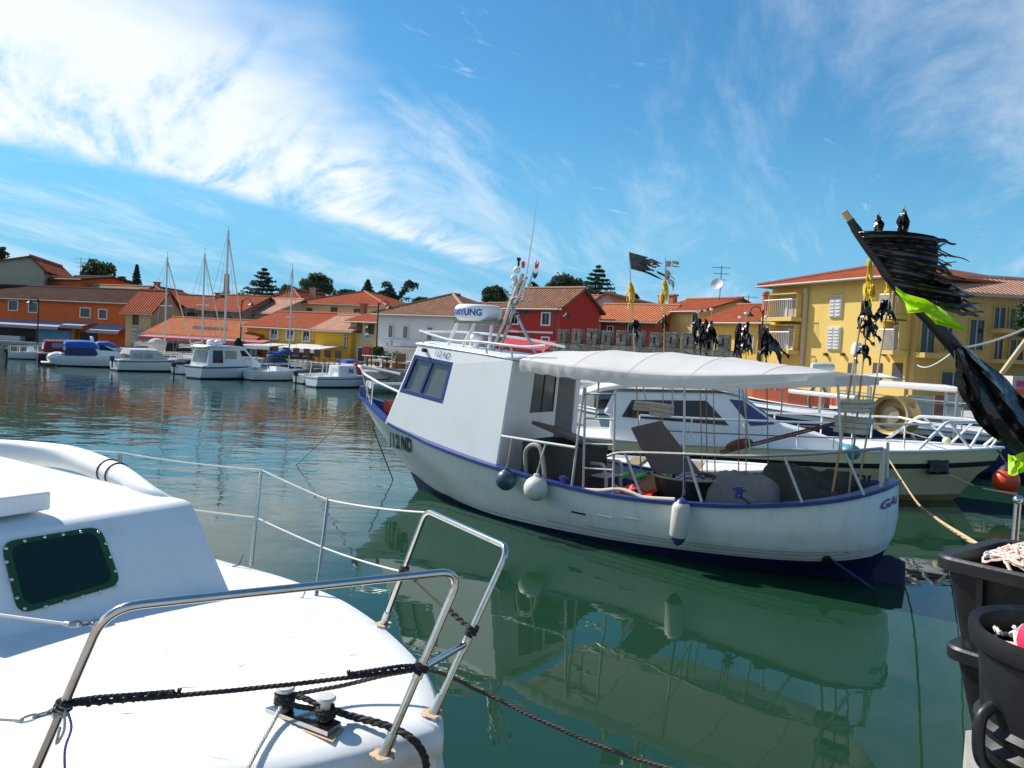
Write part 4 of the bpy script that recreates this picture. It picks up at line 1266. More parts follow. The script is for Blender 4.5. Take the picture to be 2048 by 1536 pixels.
dan_buoy('dan buoy at the stern with black top rag, upright beside the leaning one', (1698, 985), (1758, 425), BAMBOO, .15,
         [F_rag((1757, 432), .38, .12, BLACKFLAG, 84, .3), F_rag((1745, 570), .22, .08, YELFLAG, 85, .2), F_rag((1738, 640), .35, .25, BLACKFLAG, 86, .7)], [(1706, 850, .42, .22)], False, .015)
dan_buoy('dan buoy at the stern with yellow rag, tallest and rightmost of the three', (1715, 985), (1810, 410), BAMBOO, -.2,
         [F_rag((1808, 420), .55, .16, BLACKFLAG, 87, .5), F_rag((1778, 560), .22, .08, YELFLAG, 88, .2), F_rag((1770, 600), .42, .22, BLACKFLAG, 89, .4)], [], False, .013)

# ================================================================== FOREGROUND BOAT (bow towards the right)
FGO = Vector((-.25, 3.50, 0)); FGA = Vector((-.9325, .3612, 0)); FGN = Vector((.3612, .9325, 0))   # stem, aft axis, far side
def FG(a, b, z): return FGO + FGA * a + FGN * b + Vector((0, 0, z))

def build_foreground_boat():
    t = thing('moored_motorboat', 'white motorboat in the foreground with steel bow rails and green cabin window', 'boat', FG(3.5, 0, 0), math.atan2(FGA.y, FGA.x))
    DZ = 1.10
    # deck edge: far side from the photograph, near side mirrored
    far = [PZ(887, 1428, DZ), PZ(876, 1380, DZ), PZ(851, 1328, DZ), PZ(807, 1280, DZ), PZ(750, 1234, DZ), PZ(677, 1191, DZ), PZ(568, 1151, DZ), PZ(460, 1122, DZ)]
    hb = []
    for p in far:
        q = p - FGO; hb.append((q.dot(FGA), q.dot(FGN)))
    hb[0] = (hb[0][0], max(.04, hb[0][1]))
    hb = [(-.03, 0.0)] + hb + [(3.6, 1.78), (5.0, 1.86), (7.2, 1.80), (8.2, 1.7)]
    E = spline([Vector((a, b, 0)) for a, b in hb], 5)
    def sheer(a): return DZ + .0 * a
    # levels: (inset, z) from the deck lip down to the water
    def ring(inset, z, push=0.0):
        out = []
        for k, p in enumerate(E):
            a = E[max(0, k - 1)]; c = E[min(len(E) - 1, k + 1)]
            tt = (c - a).normalized(); nrm = Vector((tt.y, -tt.x, 0))
            q = p + nrm * inset
            fade = max(0.0, 1 - p.x / 3.0)
            q = Vector((q.x + push * fade, max(0.0, q.y) if k else 0.0, 0))
            out.append((q.x, q.y, z))
        return out
    def both(r): return [FG(a, b, z) for a, b, z in r[::-1]] + [FG(a, -b, z) for a, b, z in r[1:]]
    L = [ring(.13, DZ + .012), ring(.035, DZ), ring(.0, DZ - .035), ring(.0, DZ - .11), ring(.025, DZ - .13), ring(.03, DZ - .20), ring(-.015, DZ - .25), ring(-.02, DZ - .33), ring(.04, DZ - .42, .05), ring(.12, .4, .25), ring(.25, -.05, .55), ring(.5, -.3, .9)]
    mb = MB(); mb.grid([both(r) for r in L])
    mb.build('hull', FGWHITE, t, smooth=.9)
    # deck sheet with a little camber
    inner = ring(.13, DZ + .012)
    rows = []
    for a, b, z in inner:
        rows.append([FG(a, b * (1 - 2 * k / 12), z + .035 * (1 - (1 - 2 * k / 12) ** 2) * min(1, b)) for k in range(13)])
    mb = MB(); mb.grid(rows); dk = mb.build('deck', FGWHITE, t, smooth=.9); sub(dk, t)
    # cabin
    B1 = PZ(459, 1184, DZ + .02); B0 = PZ(0, 1284, DZ + .03)
    d_ = (B0 - B1); Bn = B1 + d_ * 1.75
    CZ = DZ + .55
    C1 = PZ(382, 1005, CZ); nfp = (B0 - B1).cross(C1 - B1).normalized(); C0 = hit(0, 1066, B1, nfp); Cn = C1 + (C0 - C1) * 1.75
    back = FGA * 4.2 + Vector((0, 0, .30))
    mb = MB()
    side = Vector((0, 0, 0))
    nfront = 9
    bot = [B1.lerp(Bn, k / (nfront - 1)) for k in range(nfront)]; top = [C1.lerp(Cn, k / (nfront - 1)) for k in range(nfront)]
    # small radius between face and roof
    fr = [[b.lerp(c, 0) for b, c in zip(bot, top)]]
    up = Vector((0, 0, 1))
    fr.append([b.lerp(c, .96) for b, c in zip(bot, top)])
    fr.append([c + FGA * .02 + up * .003 for c in top]); fr.append([c + FGA * .06 + up * .012 for c in top])
    for s in (.15, .3, .5, .75, 1.0):
        fr.append([c + back * s + up * (.05 * sin(pi * k / (nfront - 1)) * min(1, s * 3)) for k, c in enumerate(top)])
    mb.grid(fr)
    # far side wall and near side wall
    for (lst, b0, c0) in ((0, B1, C1), (1, Bn, Cn)):
        o = [b0 - up * .1, b0 + FGA * 4.4 - up * .1, c0 + back, c0 + FGA * .06 + up * .012, c0]
        mb.face(o if lst else o[::-1])
    cb = mb.build('cabin', FGWHITE, t, smooth=.5); sub(cb, t)
    # rounded bolster along the far roof edge with two lashings
    bl = [PZ(352, 1005, CZ - .02), PZ(300, 985, CZ + .03), PZ(235, 950, CZ + .08), PZ(150, 918, CZ + .10), PZ(60, 906, CZ + .11), PZ(-60, 900, CZ + .12), PZ(-250, 890, CZ + .12)]
    rr_ = [.015, .05, .085, .095, .095, .095, .095]
    sp = spline(bl, 6); rad_ = [rr_[min(6, int(i / 6))] + (rr_[min(6, int(i / 6) + 1)] - rr_[min(6, int(i / 6))]) * ((i % 6) / 6) for i in range(len(sp))]
    mb = MB(); mb.tube(sp, rad_, 16); mb.build('bolster', FGWHITE, cb, smooth=True)
    for k in (12, 13.2):
        i = int(k); p = sp[i].lerp(sp[i + 1], k - i); tt = (sp[i + 1] - sp[i]).normalized()
        M_ = Matrix.Translation(p) @ tt.to_track_quat('Z', 'Y').to_matrix().to_4x4(); r = rad_[i] + .004
        mb = MB(); mb.lathe([(r, -.008), (r + .006, 0), (r, .008), (r - .006, 0), (r, -.008)], 18, M_); mb.build('lashing', pm('lashing_brown', (.10, .06, .05), .8), cb)
    # roof hatch
    H = [PZ(102, 1010, CZ + .06), PZ(-120, 1042, CZ + .06)]
    hx = (H[1] - H[0]); hb_ = FGA * .75
    mb = MB(); zz = up * .085
    mb.hexa([H[0] - up * .03, H[0] + hb_ - up * .03, H[1] + hb_ - up * .03, H[1] - up * .03, H[0] + zz, H[0] + hb_ + zz, H[1] + hb_ + zz, H[1] + zz])
    mb.build('roof_hatch', FGWHITE, cb, bevel=.012)
    # green window on the sloping cabin front
    nf = (B0 - B1).cross(C1 - B1).normalized()
    if nf.dot(EYE - B1) < 0: nf = -nf
    def onf(px, py, o=0.0): return hit(px, py, B1, nf) + nf * o
    cor = [(6, 1088), (196, 1057), (237, 1168), (40, 1226)]
    def rounded(cor, r, o, k=5):
        P = [onf(x, y, o) for x, y in cor]; out = []
        for i in range(4):
            a, b, c = P[i - 1], P[i], P[(i + 1) % 4]
            s = b + (a - b).normalized() * r; e = b + (c - b).normalized() * r
            out += [s.lerp(b, j / k).lerp(b.lerp(e, j / k), j / k) for j in range(k + 1)]
        return out
    outer = rounded(cor, .075, .0); c0_ = sum(outer, Vector()) / len(outer); outer = [c0_ + (p - c0_) * 1.045 for p in outer]
    inn = [c0_ + (p - c0_) * .86 for p in outer]
    mb = MB(); mb.grid([[p - nf * .001 for p in outer], [p + nf * .012 for p in outer], [p + nf * .013 for p in inn]], closed=True)
    wn = mb.build('window_rim', GREENR, cb); sub(wn, t)
    mb = MB(); mb.face([p + nf * .0125 for p in inn][::-1] if False else [p + nf * .0125 for p in inn]); mb.build('pane', GREENW, wn)
    for (px, py) in ((48, 1084), (88, 1076), (125, 1071), (160, 1066), (195, 1066), (210, 1089), (219, 1116), (229, 1144), (229, 1175), (199, 1185), (164, 1194), (128, 1204), (90, 1215), (48, 1219), (33, 1198), (22, 1161), (12, 1126), (11, 1099)):
        p = onf(px, py, .014); mb = MB(); M_ = Matrix.Translation(p) @ nf.to_track_quat('Z', 'Y').to_matrix().to_4x4()
        mb.lathe([(.011, 0), (.010, .004), (.005, .008), (0, .0085)], 10, M_); mb.build('window_screw', STEEL, wn, smooth=True)
    # bow rails: two hoops joined by a crossbar
    RZ = DZ + .75
    nh = [PZ(40, 1612, DZ), PZ(112, 1425, DZ + .34), PZ(212, 1216, RZ), PZ(922, 1143, RZ), PZ(848, 1342, DZ + .34), PZ(765, 1515, DZ)]
    # keep both ends straight
    leg0 = PZ(-20, 1640, DZ); 
    mb = MB()
    path = [nh[0], PZ(212, 1216, RZ), PZ(925, 1141, RZ), nh[5]]
    mb.tube(fillet(path, .11, 8), .0165, 12); hp = mb.build('bow_rail', STEEL, t, smooth=True); sub(hp, t)
    fpath = [PZ(766, 1252, DZ), PZ(852, 1021, RZ), PZ(1018, 1096, RZ), PZ(865, 1432, DZ)]
    mb = MB(); mb.tube(fillet(fpath, .075, 8), .0165, 12); hp2 = mb.build('bow_rail', STEEL, t, smooth=True); sub(hp2, t)
    a = path[3].lerp(path[2], .46); b = fpath[3].lerp(fpath[2], .42)
    mb = MB(); mb.tube([a, b], .0155, 12); mb.build('crossbar', STEEL, hp, smooth=True)
    for (p, q) in ((b, (fpath[2] - fpath[3]).normalized()), (a, (path[2] - path[3]).normalized())):
        mb = MB(); mb.tube([p - q * .035, p + q * .035], .022, 12); mb.build('tee_fitting', STEEL, hp)
    for (p, q) in ((path[3], path[2]), (fpath[3], fpath[2]), (fpath[0], fpath[1])):
        d = (q - p).normalized()
        mb = MB(); mb.tube([p, p + d * .10], [.024, .022], 12); mb.lathe([(.0, .014), (.045, .014), (.05, .0)], 16, Matrix.Translation(p + Vector((0, 0, .0)))); mb.build('rail_foot', STEEL, hp)
        mb = MB(); rr = random.Random(int(p.x * 1000)); 
        mb.face([p + Vector((cos(2 * pi * k / 14) * (.040 + .022 * rr.random()), sin(2 * pi * k / 14) * (.040 + .022 * rr.random()), .0165)) for k in range(14)])
        mb.build('rust_stain', RUST, dk)
    # stanchions and lifelines
    tops = []
    for (bx, by, tx, ty) in ((502, 1132, 522, 938), (632, 1196, 661, 958)):
        p = PZ(bx, by, DZ); q = PZ(tx, ty, DZ + .70); q = p + (q - p).normalized() * .71
        mb = MB(); mb.tube([p, q], .0135, 10); st = mb.build('stanchion', STEEL, t, smooth=True)
        mb = MB(); mb.tube([p, p + (q - p) * .07], .02, 10); mb.lathe([(0, .012), (.04, .012), (.045, 0)], 14, Matrix.Translation(p)); mb.build('stanchion_foot', STEEL, st)
        tops.append((p, q))
        mb = MB(); w_ = [p + Vector((-.05, -.02, .09)), p + Vector((-.07, -.07, .02)), p + Vector((-.11, -.08, .015))]; mb.tube(w_, .005, 5); mb.build('bent_rod', STEEL, dk)  # thin bent steel tube beside the stanchion foot
    q3 = PY(240, 905, 6.35); p3 = q3 - Vector((0, 0, .7))
    mb = MB(); mb.tube([p3, q3], .0135, 10); mb.build('stanchion', STEEL, t, smooth=True)
    q4 = PY(-260, 860, 6.9)
    rt = fpath[0].lerp(fpath[1], .985); rm = fpath[0].lerp(fpath[1], .48)
    tb, tc_ = tops
    mb = MB()
    for (u, v, s) in ((q4, q3, .02), (q3, tb[1], .015), (tb[1], tc_[1], .004), (tc_[1], rt, .012)): mb.tube(sag(u, v, s, 8), .0055, 6)
    mb.build('lifeline', WIRE, t, smooth=True)
    mb = MB()
    m1, m2 = tb[0].lerp(tb[1], .50), tc_[0].lerp(tc_[1], .50)
    m3 = q3 - Vector((0, 0, .36))
    for (u, v, s) in ((m3, m1, .012), (m1, m2, .004), (m2, rm, .01)): mb.tube(sag(u, v, s, 8), .0055, 6)
    mb.build('lifeline', WIRE, t, smooth=True)
    # near side lifelines with their chains
    def chain(p, q, n_, nm='chain'):
        mb = MB()
        for k in range(n_):
            c = p.lerp(q, (k + .5) / n_); d = (q - p).normalized(); L_ = (q - p).length / n_ * .72
            s = Vector((0, 0, 1)).cross(d).normalized() if k % 2 else Vector((0, 0, 1))
            s = (s - d * s.dot(d)).normalized() * .010
            loop = [c + d * (L_ * cos(2 * pi * j / 12)) + s * sin(2 * pi * j / 12) for j in range(12)]
            mb.tube(loop, .0042, 5, closed=True)
        mb.build(nm, STEEL, t, smooth=True)
    leg = lambda f: path[0].lerp(path[1], f)
    for (px0, py0, px1, py1, f) in ((-120, 1214, 140, 1249, .93), (-120, 1432, 45, 1441, .50)):
        e = leg(f); zz_ = e.z
        g = PZ(px1, py1, zz_ + .0); g = e + (g - e).normalized() * (g - e).length
        h_ = PZ(px0, py0, zz_)
        mb = MB(); mb.tube([h_, g], .0055, 6); mb.tube([g - (g - h_).normalized() * .02, g], .009, 8); mb.build('lifeline', WIRE, t, smooth=True)
        chain(g, e, 3)
    # small scuffs on the deck
    SC = pm('scuff_grey', (.42, .42, .44), .7)
    rr = random.Random(77)
    for (px, py, L_, an) in ((612, 1237, .05, .4), (367, 1372, .06, .2), (436, 1513, .07, -.2), (580, 1270, .03, .8), (480, 1330, .03, 1.2), (330, 1300, .025, .3), (700, 1300, .03, .9), (250, 1420, .04, .1), (640, 1340, .02, .5)):
        p = PZ(px, py, DZ + .05); d = Vector((cos(an), sin(an), 0)) * L_; q = Vector((-sin(an), cos(an), 0)) * .004
        dk_z = DZ + .0145 + .035 * max(0, 1 - (((p - FGO).dot(FGN)) / 1.3) ** 2) * 1.0
        mb = MB(); mb.face([Vector((v.x, v.y, dk_z + .004)) for v in (p - d - q * .2, p - q, p + d - q * .3, p + d + q * .3, p + q * 1.2, p - d + q * .2)]); mb.build('scuff', SC, dk)
    # mooring bitts on a rusty plate
    pl = [PZ(530, 1418, DZ + .045), PZ(580, 1402, DZ + .045), PZ(682, 1446, DZ + .045), PZ(655, 1466, DZ + .045)]
    mb = MB(); mb.prism([p + Vector((0, 0, -.015)) for p in pl], (0, 0, .02)); bt = mb.build('bitt_plate', STEEL, t); sub(bt, t)
    c_ = sum(pl, Vector()) / 4
    mb = MB(); rr = random.Random(9)
    mb.face([c_ + (p - c_) * s + Vector((0, 0, -.022)) for p, s in zip([pl[0], pl[0].lerp(pl[1], .5), pl[1], pl[1].lerp(pl[2], .5), pl[2], pl[2].lerp(pl[3], .5), pl[3], pl[3].lerp(pl[0], .3), pl[3].lerp(pl[0], .7)], (1.05, 1.0, 1.05, 1.02, 1.1, 1.15, 1.22, 1.25, 1.08))]); mb.build('rust_stain', RUST, dk)
    bitts = []
    for (px, py) in ((568, 1418), (650, 1438)):
        p = PZ(px, py, DZ + .05)
        mb = MB(); mb.lathe([(.022, 0), (.022, .075), (.03, .08), (.043, .085), (.045, .095), (.04, .102), (0, .104)], 18, Matrix.Translation(p)); mb.build('bitt', pm('pale_cast_metal', (.62, .60, .55), .45, .2, dirt=(.35, .28, .2), dirt_amt=.4, dirt_scale=20), bt, smooth=.6)
        bitts.append(p)
    return t, path, fpath, bitts, DZ, RZ

FGT, FG_PATH, FG_FPATH, FG_BITTS, FG_DZ, FG_RZ = build_foreground_boat()

def rope_obj(label, pts, r, mat, name='rope', n=3, per=6, smooth_path=True):
    mb = MB(); P = spline(pts, per) if smooth_path and len(pts) > 2 else pts
    mb.rope(P, r, n)
    return tag(mb.build(name, mat, smooth=True), label, 'rope')

def helix(p, d, r, turns, length, n=14):
    d = Vector(d).normalized(); a = d.cross(Vector((0, 0, 1)))
    if a.length < .01: a = d.cross(Vector((1, 0, 0)))
    a.normalize(); b = a.cross(d)
    N_ = int(turns * n)
    return [Vector(p) + d * (length * (k / N_ - .5)) + (a * cos(2 * pi * k / n) + b * sin(2 * pi * k / n)) * r for k in range(N_ + 1)]

def build_fg_ropes():
    P, Q = FG_PATH, FG_FPATH
    up = Vector((0, 0, 1))
    l0 = P[0].lerp(P[1], .52); l1 = P[3].lerp(P[2], .47)
    d0 = (P[1] - P[0]).normalized(); d1 = (P[2] - P[3]).normalized()
    # dark rope across the near hoop, doubled and whipped at both ends
    t = thing('dark_rope', 'dark brown rope tied across the near bow rail of the foreground boat', 'rope', l0)
    a, b = l0, l1
    dd = (b - a)
    mb = MB(); mb.rope(sag(a.lerp(b, .02), b, .012, 10), .0095); mb.build('strand', ROPED, t, smooth=True)
    mb = MB(); mb.rope(helix(a.lerp(b, .16), dd, .011, 9, dd.length * .25), .007); mb.rope([a.lerp(b, .0) + up * .012, a.lerp(b, .08) + up * .016, a.lerp(b, .27) + up * .008], .008)
    mb.rope(helix(a, d0, .024, 2, .035), .009); mb.rope([a.lerp(b, .285) + up * .016, a.lerp(b, .28) - up * .016], .008); mb.build('splice', ROPEB, t, smooth=True)
    mb = MB(); mb.rope(helix(a.lerp(b, .87), dd, .010, 8, dd.length * .2), .007); mb.rope([b + up * .012, a.lerp(b, .93) + up * .018, a.lerp(b, .77) + up * .006], .008)
    mb.rope(helix(b, d1, .024, 2.5, .04), .009); mb.rope([a.lerp(b, .765) + up * .02, a.lerp(b, .77) - up * .014], .008); mb.build('splice', ROPEB, t, smooth=True)
    # pale cord knotted round the near rail leg with loose tails
    k = P[0].lerp(P[1], .50)
    t = thing('cord_knot', 'pale and violet cord knotted round the near rail leg with loose tails', 'cord', k)
    mb = MB(); mb.rope(helix(k, d0, .023, 3, .05), .006); mb.rope(spline([k + Vector((.02, -.02, .01)), k + Vector((.025, -.03, -.06)), k + Vector((.0, -.03, -.11)), k + Vector((.012, -.03, -.05))], 6), .005); mb.build('wrap', ROPEW, t, smooth=True)
    mb = MB(); mb.rope(spline([k + Vector((.03, -.02, 0)), k + Vector((.05, -.03, -.05)), k + Vector((.03, -.03, -.13)), k + Vector((.035, -.03, -.24))], 6), .0045); mb.build('tail', pm('violet_cord', (.22, .16, .45), .8, var=.3), t, smooth=True)
    # lashing between the far rail legs
    u0 = Q[0].lerp(Q[1], .50); u1 = Q[3].lerp(Q[2], .50)
    d0 = (Q[1] - Q[0]).normalized(); d1 = (Q[2] - Q[3]).normalized()
    t = thing('rail_lashing', 'brown rope lashed between the two legs of the far bow rail', 'rope', u0)
    mb = MB(); mb.rope(sag(u0, u1, .01), .0075); mb.build('strand', ROPED, t, smooth=True)
    mb = MB(); mb.rope(helix(u0, d0, .022, 3, .04), .008); mb.rope(helix(u0.lerp(u1, .12), u1 - u0, .009, 4, (u1 - u0).length * .2), .006); mb.build('knot', ROPEB, t, smooth=True)
    mb = MB(); mb.rope(helix(u1, d1, .023, 3, .05), .009); mb.rope(helix(u0.lerp(u1, .84), u1 - u0, .009, 4, (u1 - u0).length * .25), .006); mb.build('knot', ROPEB, t, smooth=True)
    # mooring ropes on the bitts
    b0, b1 = FG_BITTS; DZ = FG_DZ
    t = thing('bow_mooring_rope', 'thick black braided rope belayed on the bitts and led over the bow', 'rope', b0)
    mb = MB(); mb.rope(helix(b0 + up * .045, up, .034, 3.2, .06), .014); mb.rope(helix(b1 + up * .03, up, .034, 2.2, .04), .014)
    mb.rope(spline([b0 + up * .06 + Vector((.03, 0, 0)), b0.lerp(b1, .5) + up * .07, b1 + up * .045], 6), .014); mb.rope(spline([b0 + Vector((.03, -.02, .03)), b0.lerp(b1, .55) + up * .03, b1 + Vector((0, .02, .03))], 6), .013); mb.build('turns', ROPEB, t, smooth=True)
    run = [b1 + up * .045 + Vector((.03, .0, 0)), PZ(700, 1432, DZ + .05), PZ(775, 1452, DZ + .05), PZ(825, 1478, DZ + .03), PZ(848, 1510, DZ - .03), PZ(853, 1545, DZ - .12), PZ(850, 1600, DZ - .25)]
    mb = MB(); mb.rope(spline(run, 6), .0175); mb.build('fall', ROPEB, t, smooth=True)
    # speckled thinner line: bitts - fairlead - across the water to the lower right
    lead = PZ(868, 1342, DZ + .13)
    rope_obj('speckled mooring line from the bitts out over the bow and down to the water', [b0 + up * .06, PZ(680, 1372, DZ + .10), PZ(790, 1347, DZ + .13), lead, PZ(960, 1382, 1.05), PZ(1080, 1440, .98), PZ(1210, 1496, .92), PZ(1360, 1545, .9), PZ(1800, 1690, .9)], .0105, pm('chevron_rope', (.10, .075, .06), .85, var=.75, vscale=90), name='mooring_line')
    rope_obj('short white line with dark tail hanging from the bitts over the near deck', [b0 + up * .04, PZ(548, 1440, DZ + .06), PZ(520, 1490, DZ + .04), PZ(490, 1545, DZ + .03), PZ(470, 1590, DZ + .03)], .010, ROPEW, name='deck_line')

build_fg_ropes()

# ================================================================== RIGHT FOREGROUND: tubs of line, flagged marker pole
def square_tub(label, ctr, rot, w, l, h, z0, fill=None, seed=1):
    t = thing('net_tub', label, 'tub', (ctr[0], ctr[1], z0), rot)
    M_ = Matrix.Translation((ctr[0], ctr[1], z0)) @ Matrix.Rotation(rot, 4, 'Z')
    def ringp(a, b, z, r=.06, k=4):
        out = []
        for (sx, sy, st) in ((1, 1, 0), (-1, 1, 1), (-1, -1, 2), (1, -1, 3)):
            for j in range(k + 1):
                an = pi / 2 * (st + j / k)
                out.append(M_ @ Vector((sx * (a / 2 - r) + r * cos(an), sy * (b / 2 - r) + r * sin(an), z)))
        return out
    tp = .80
    rows = [ringp(w * tp, l * tp, .0), ringp(w * .97, l * .97, h - .06), ringp(w * .975, l * .975, h - .06), ringp(w + .05, l + .05, h - .055, .08), ringp(w + .055, l + .055, h - .01, .08), ringp(w + .04, l + .04, h, .08), ringp(w * .95, l * .95, h - .005), ringp(w * .93, l * .93, h - .05), ringp(w * tp * .96, l * tp * .96, .03)]
    mb = MB(); mb.grid(rows, closed=True); mb.face(rows[-1]); mb.face(rows[0][::-1])
    mb.build('body', BLACKPL, t, smooth=.6)
    for s in (-1, 1):
        for q in (-.3, 0, .3):
            mb = MB(); mb.hexa([M_ @ Vector(p) for p in ((s * (w * .485), q * l - .012, h - .35), (s * (w * .485), q * l + .012, h - .35), (s * (w * .47), q * l + .012, h - .35), (s * (w * .47), q * l - .012, h - .35), (s * (w * .5 + .015), q * l - .012, h - .06), (s * (w * .5 + .015), q * l + .012, h - .06), (s * (w * .47), q * l + .012, h - .06), (s * (w * .47), q * l - .012, h - .06))])
            mb.build('rib', BLACKPL, t)
    return t, M_

def rope_heap(parent, M_, w, l, z, n, r, mats, seed, dome=.12, name='line_heap'):
    rr = random.Random(seed); mbs = [MB() for _ in mats]
    for k in range(n):
        cx, cy = rr.uniform(-.18, .18) * w, rr.uniform(-.18, .18) * l
        ra, rb = rr.uniform(.12, .30) * w, rr.uniform(.12, .30) * l; a0 = rr.uniform(0, 6.28); ln = rr.uniform(1.2, 3.6)
        pts = []
        for j in range(15):
            a = a0 + ln * j / 14
            x, y = cx + ra * cos(a), cy + rb * sin(a)
            e = max(0, 1 - (2 * x / w) ** 2) * max(0, 1 - (2 * y / l) ** 2)
            pts.append(M_ @ Vector((x, y, z + dome * e + rr.uniform(-.004, .012) + .012 * sin(a * 3 + k))))
        mbs[k % len(mats) if rr.random() < .2 else 0].tube(pts, r, 5)
    for mb, mm in zip(mbs, mats):
        if mb.v: mb.build(name, mm, parent, smooth=True, kind='stuff')

def build_right_foreground():
    z1, z2 = 1.68, 2.04
    t, M1 = square_tub('lower black square tub, carrying the tub of pink line', (2.335, 3.13), rad(38), .60, .78, z1 - 1.30, 1.302)
    t2, M2 = square_tub('upper black square tub heaped with pale pink longline', (2.29, 3.14), rad(38), .62, .80, z2 - z1 + .07, z1 - .06)
    rope_heap(t2, M2, .60, .78, .36, 230, .0065, [ROPEP, ROPEW, ROPEC], 4, .15)
    # round bin at the very edge
    c = Vector((1.90, 2.58, 1.302))
    t = thing('round_bin', 'black round bin with rolled rim holding line and a pink float', 'bin', c)
    M_ = Matrix.Translation(c); R = .295; H = .66
    mb = MB(); mb.lathe([(0, 0), (R * .78, 0), (R * .80, .02), (R * .97, H - .09), (R * 1.0, H - .085), (R * 1.06, H - .07), (R * 1.09, H - .03), (R * 1.08, H), (R * .98, H - .01), (R * .95, H - .06), (R * .78, .05), (0, .05)], 40, M_); mb.build('body', BLACKPL, t, smooth=.6)
    for k in range(2):
        zz = .28 + .06 * k
        mb = MB(); mb.lathe([(R * .885 + .0, zz - .02), (R * .93 + .012, zz), (R * .885 + .003, zz + .02)], 40, M_); mb.build('band', BLACKPL, t, smooth=True)
    hnd = spline([M_ @ Vector((-R * .95, -.02, H - .24)), M_ @ Vector((-R * 1.10, -.03, H - .28)), M_ @ Vector((-R * 1.08, -.03, H - .40)), M_ @ Vector((-R * .90, -.02, H - .46))], 8)
    mb = MB(); mb.tube(hnd, .020, 10); mb.build('handle', BLACKPL, t, smooth=True)
    rope_heap(t, M_, .56, .56, H - .10, 60, .008, [ROPEW, ROPET], 7, .10)
    mb = MB(); mb.ball(c + Vector((-.13, -.06, H - .02)), .10, 20, 12); tag(mb.build('float', MAGENTA, smooth=True), 'bright pink round float resting in the black round bin', 'float')
    # iron mooring post tied with rope below the tubs
    p = Vector((1.98, 3.02, 1.302))
    t = thing('mooring_post', 'wooden mooring post wrapped with tan ropes under the black tubs', 'post', p)
    mb = MB(); mb.tube([p - Vector((0, 0, .4)), p + Vector((0, 0, .10))], .06, 12); mb.build('post', WOOD, t)
    mb = MB()
    for k in range(3): mb.rope(helix(p + Vector((0, 0, -.02 - .035 * k)), (0, 0, 1), .07, 1.2, .03), .014)
    mb.rope(spline([p + Vector((-.05, 0, .05)), p + Vector((-.12, .02, -.05)), p + Vector((-.20, .05, -.25)), p + Vector((-.24, .05, -.6))], 6), .013); mb.rope(spline([p + Vector((0, -.06, 0)), p + Vector((-.10, -.12, -.12)), p + Vector((-.18, -.2, -.5))], 6), .013)
    mb.build('rope_turns', ROPET, t, smooth=True)
    # steel stanchion behind the tubs
    s = PY(2036, 1000, 4.2)
    t = thing('steel_post', 'thin steel post with rounded head standing behind the black tubs', 'post', Vector((s.x, s.y, 1.3)))
    mb = MB(); mb.tube([Vector((s.x, s.y, 1.25)), s + Vector((0, 0, -.02))], .018, 10); mb.build('shaft', STEEL, t); mb = MB(); mb.ball(s, .026, 12, 8); mb.build('head', STEEL, t, smooth=True)
    # big leaning marker pole with black sheets and a lime flag
    Y = 3.75
    foot = PY(2250, 1080, Y - .1); foot.z = max(foot.z, 1.35)
    tip = PY(1700, 440, Y)
    t = thing('marker_pole', 'long leaning marker pole wrapped in black plastic with lime green flag', 'buoy marker', foot)
    pts = [foot, PY(2048, 868, Y), PY(1905, 690, Y), PY(1800, 578, Y), PY(1740, 500, Y), tip]
    mb = MB(); mb.tube(spline(pts, 5), [.034] * 6 + [.032] * 6 + [.028] * 6 + [.022] * 6 + [.018] * 2, 10); mb.build('pole', BLACKPL, t, smooth=True)
    mb = MB(); dtip = (tip - pts[4]).normalized(); mb.tube([tip - dtip * .02, tip + dtip * .05], .015, 10); mb.build('pole_tip', BAMBOO, t)
    # main sheet, whole near the hoist and torn into strips towards the fly
    rr = random.Random(21); mb = MB()
    ho = [(1716, 462), (1730, 482), (1748, 505), (1768, 535), (1790, 565), (1812, 592)]
    fe = [(1930, 487), (1934, 512), (1928, 545), (1912, 575), (1965, 592), (1978, 612), (1958, 640)]
    def lerp_px(L_, u):
        k = u * (len(L_) - 1); i = min(len(L_) - 2, int(k)); f = k - i
        return (L_[i][0] + (L_[i + 1][0] - L_[i][0]) * f, L_[i][1] + (L_[i + 1][1] - L_[i][1]) * f)
    def sheet(u, q, dx=0, dy=0):
        a_, e_ = lerp_px(ho, u), lerp_px(fe, u)
        x = a_[0] + (e_[0] - a_[0]) * q; y = a_[1] + (e_[1] - a_[1]) * q
        y += -10 * sin(pi * q) * (1 - u) + 3 * sin(pi * q) * u
        dep = Y - .02 - .16 * sin(pi * q * .8) - .020 * sin(u * 34 + q * 2.5) * (.3 + q) - .010 * sin(u * 61 + q * 5) - .02 * sin(q * 8 + u * 9)
        return PY(x + dx, y + dy, dep)
    nU = 60
    mb.grid([[sheet(j / nU, s / 16 * .72) for s in range(17)] for j in range(nU + 1)])
    k = 0
    while k < nU:
        w = rr.choice((1, 2, 2, 3)); k2 = min(nU, k + w); ext = rr.uniform(.75, 1.06) if rr.random() > .12 else .74
        dx, dy = rr.uniform(-6, 6), rr.uniform(-7, 7)
        rows = []
        for s in range(9):
            f = s / 8; q = .715 + (ext - .715) * f
            pin = 1 - .55 * f * f; c_ = (k + k2) / 2
            rows.append([sheet((c_ + (j - c_) * pin) / nU, q, dx * f * f, dy * f * f + 2 * sin(f * 7 + k)) for j in [k + (k2 - k) * m / 3 for m in range(4)]])
        mb.grid(rows); k = k2
    mb.build('black_sheet', BLACKFLAG, t, smooth=1.2)
    # lime flag
    mb = MB(); rows = []
    up_ = [(1790, 572), (1812, 588), (1850, 598), (1880, 615), (1905, 635), (1932, 662)]
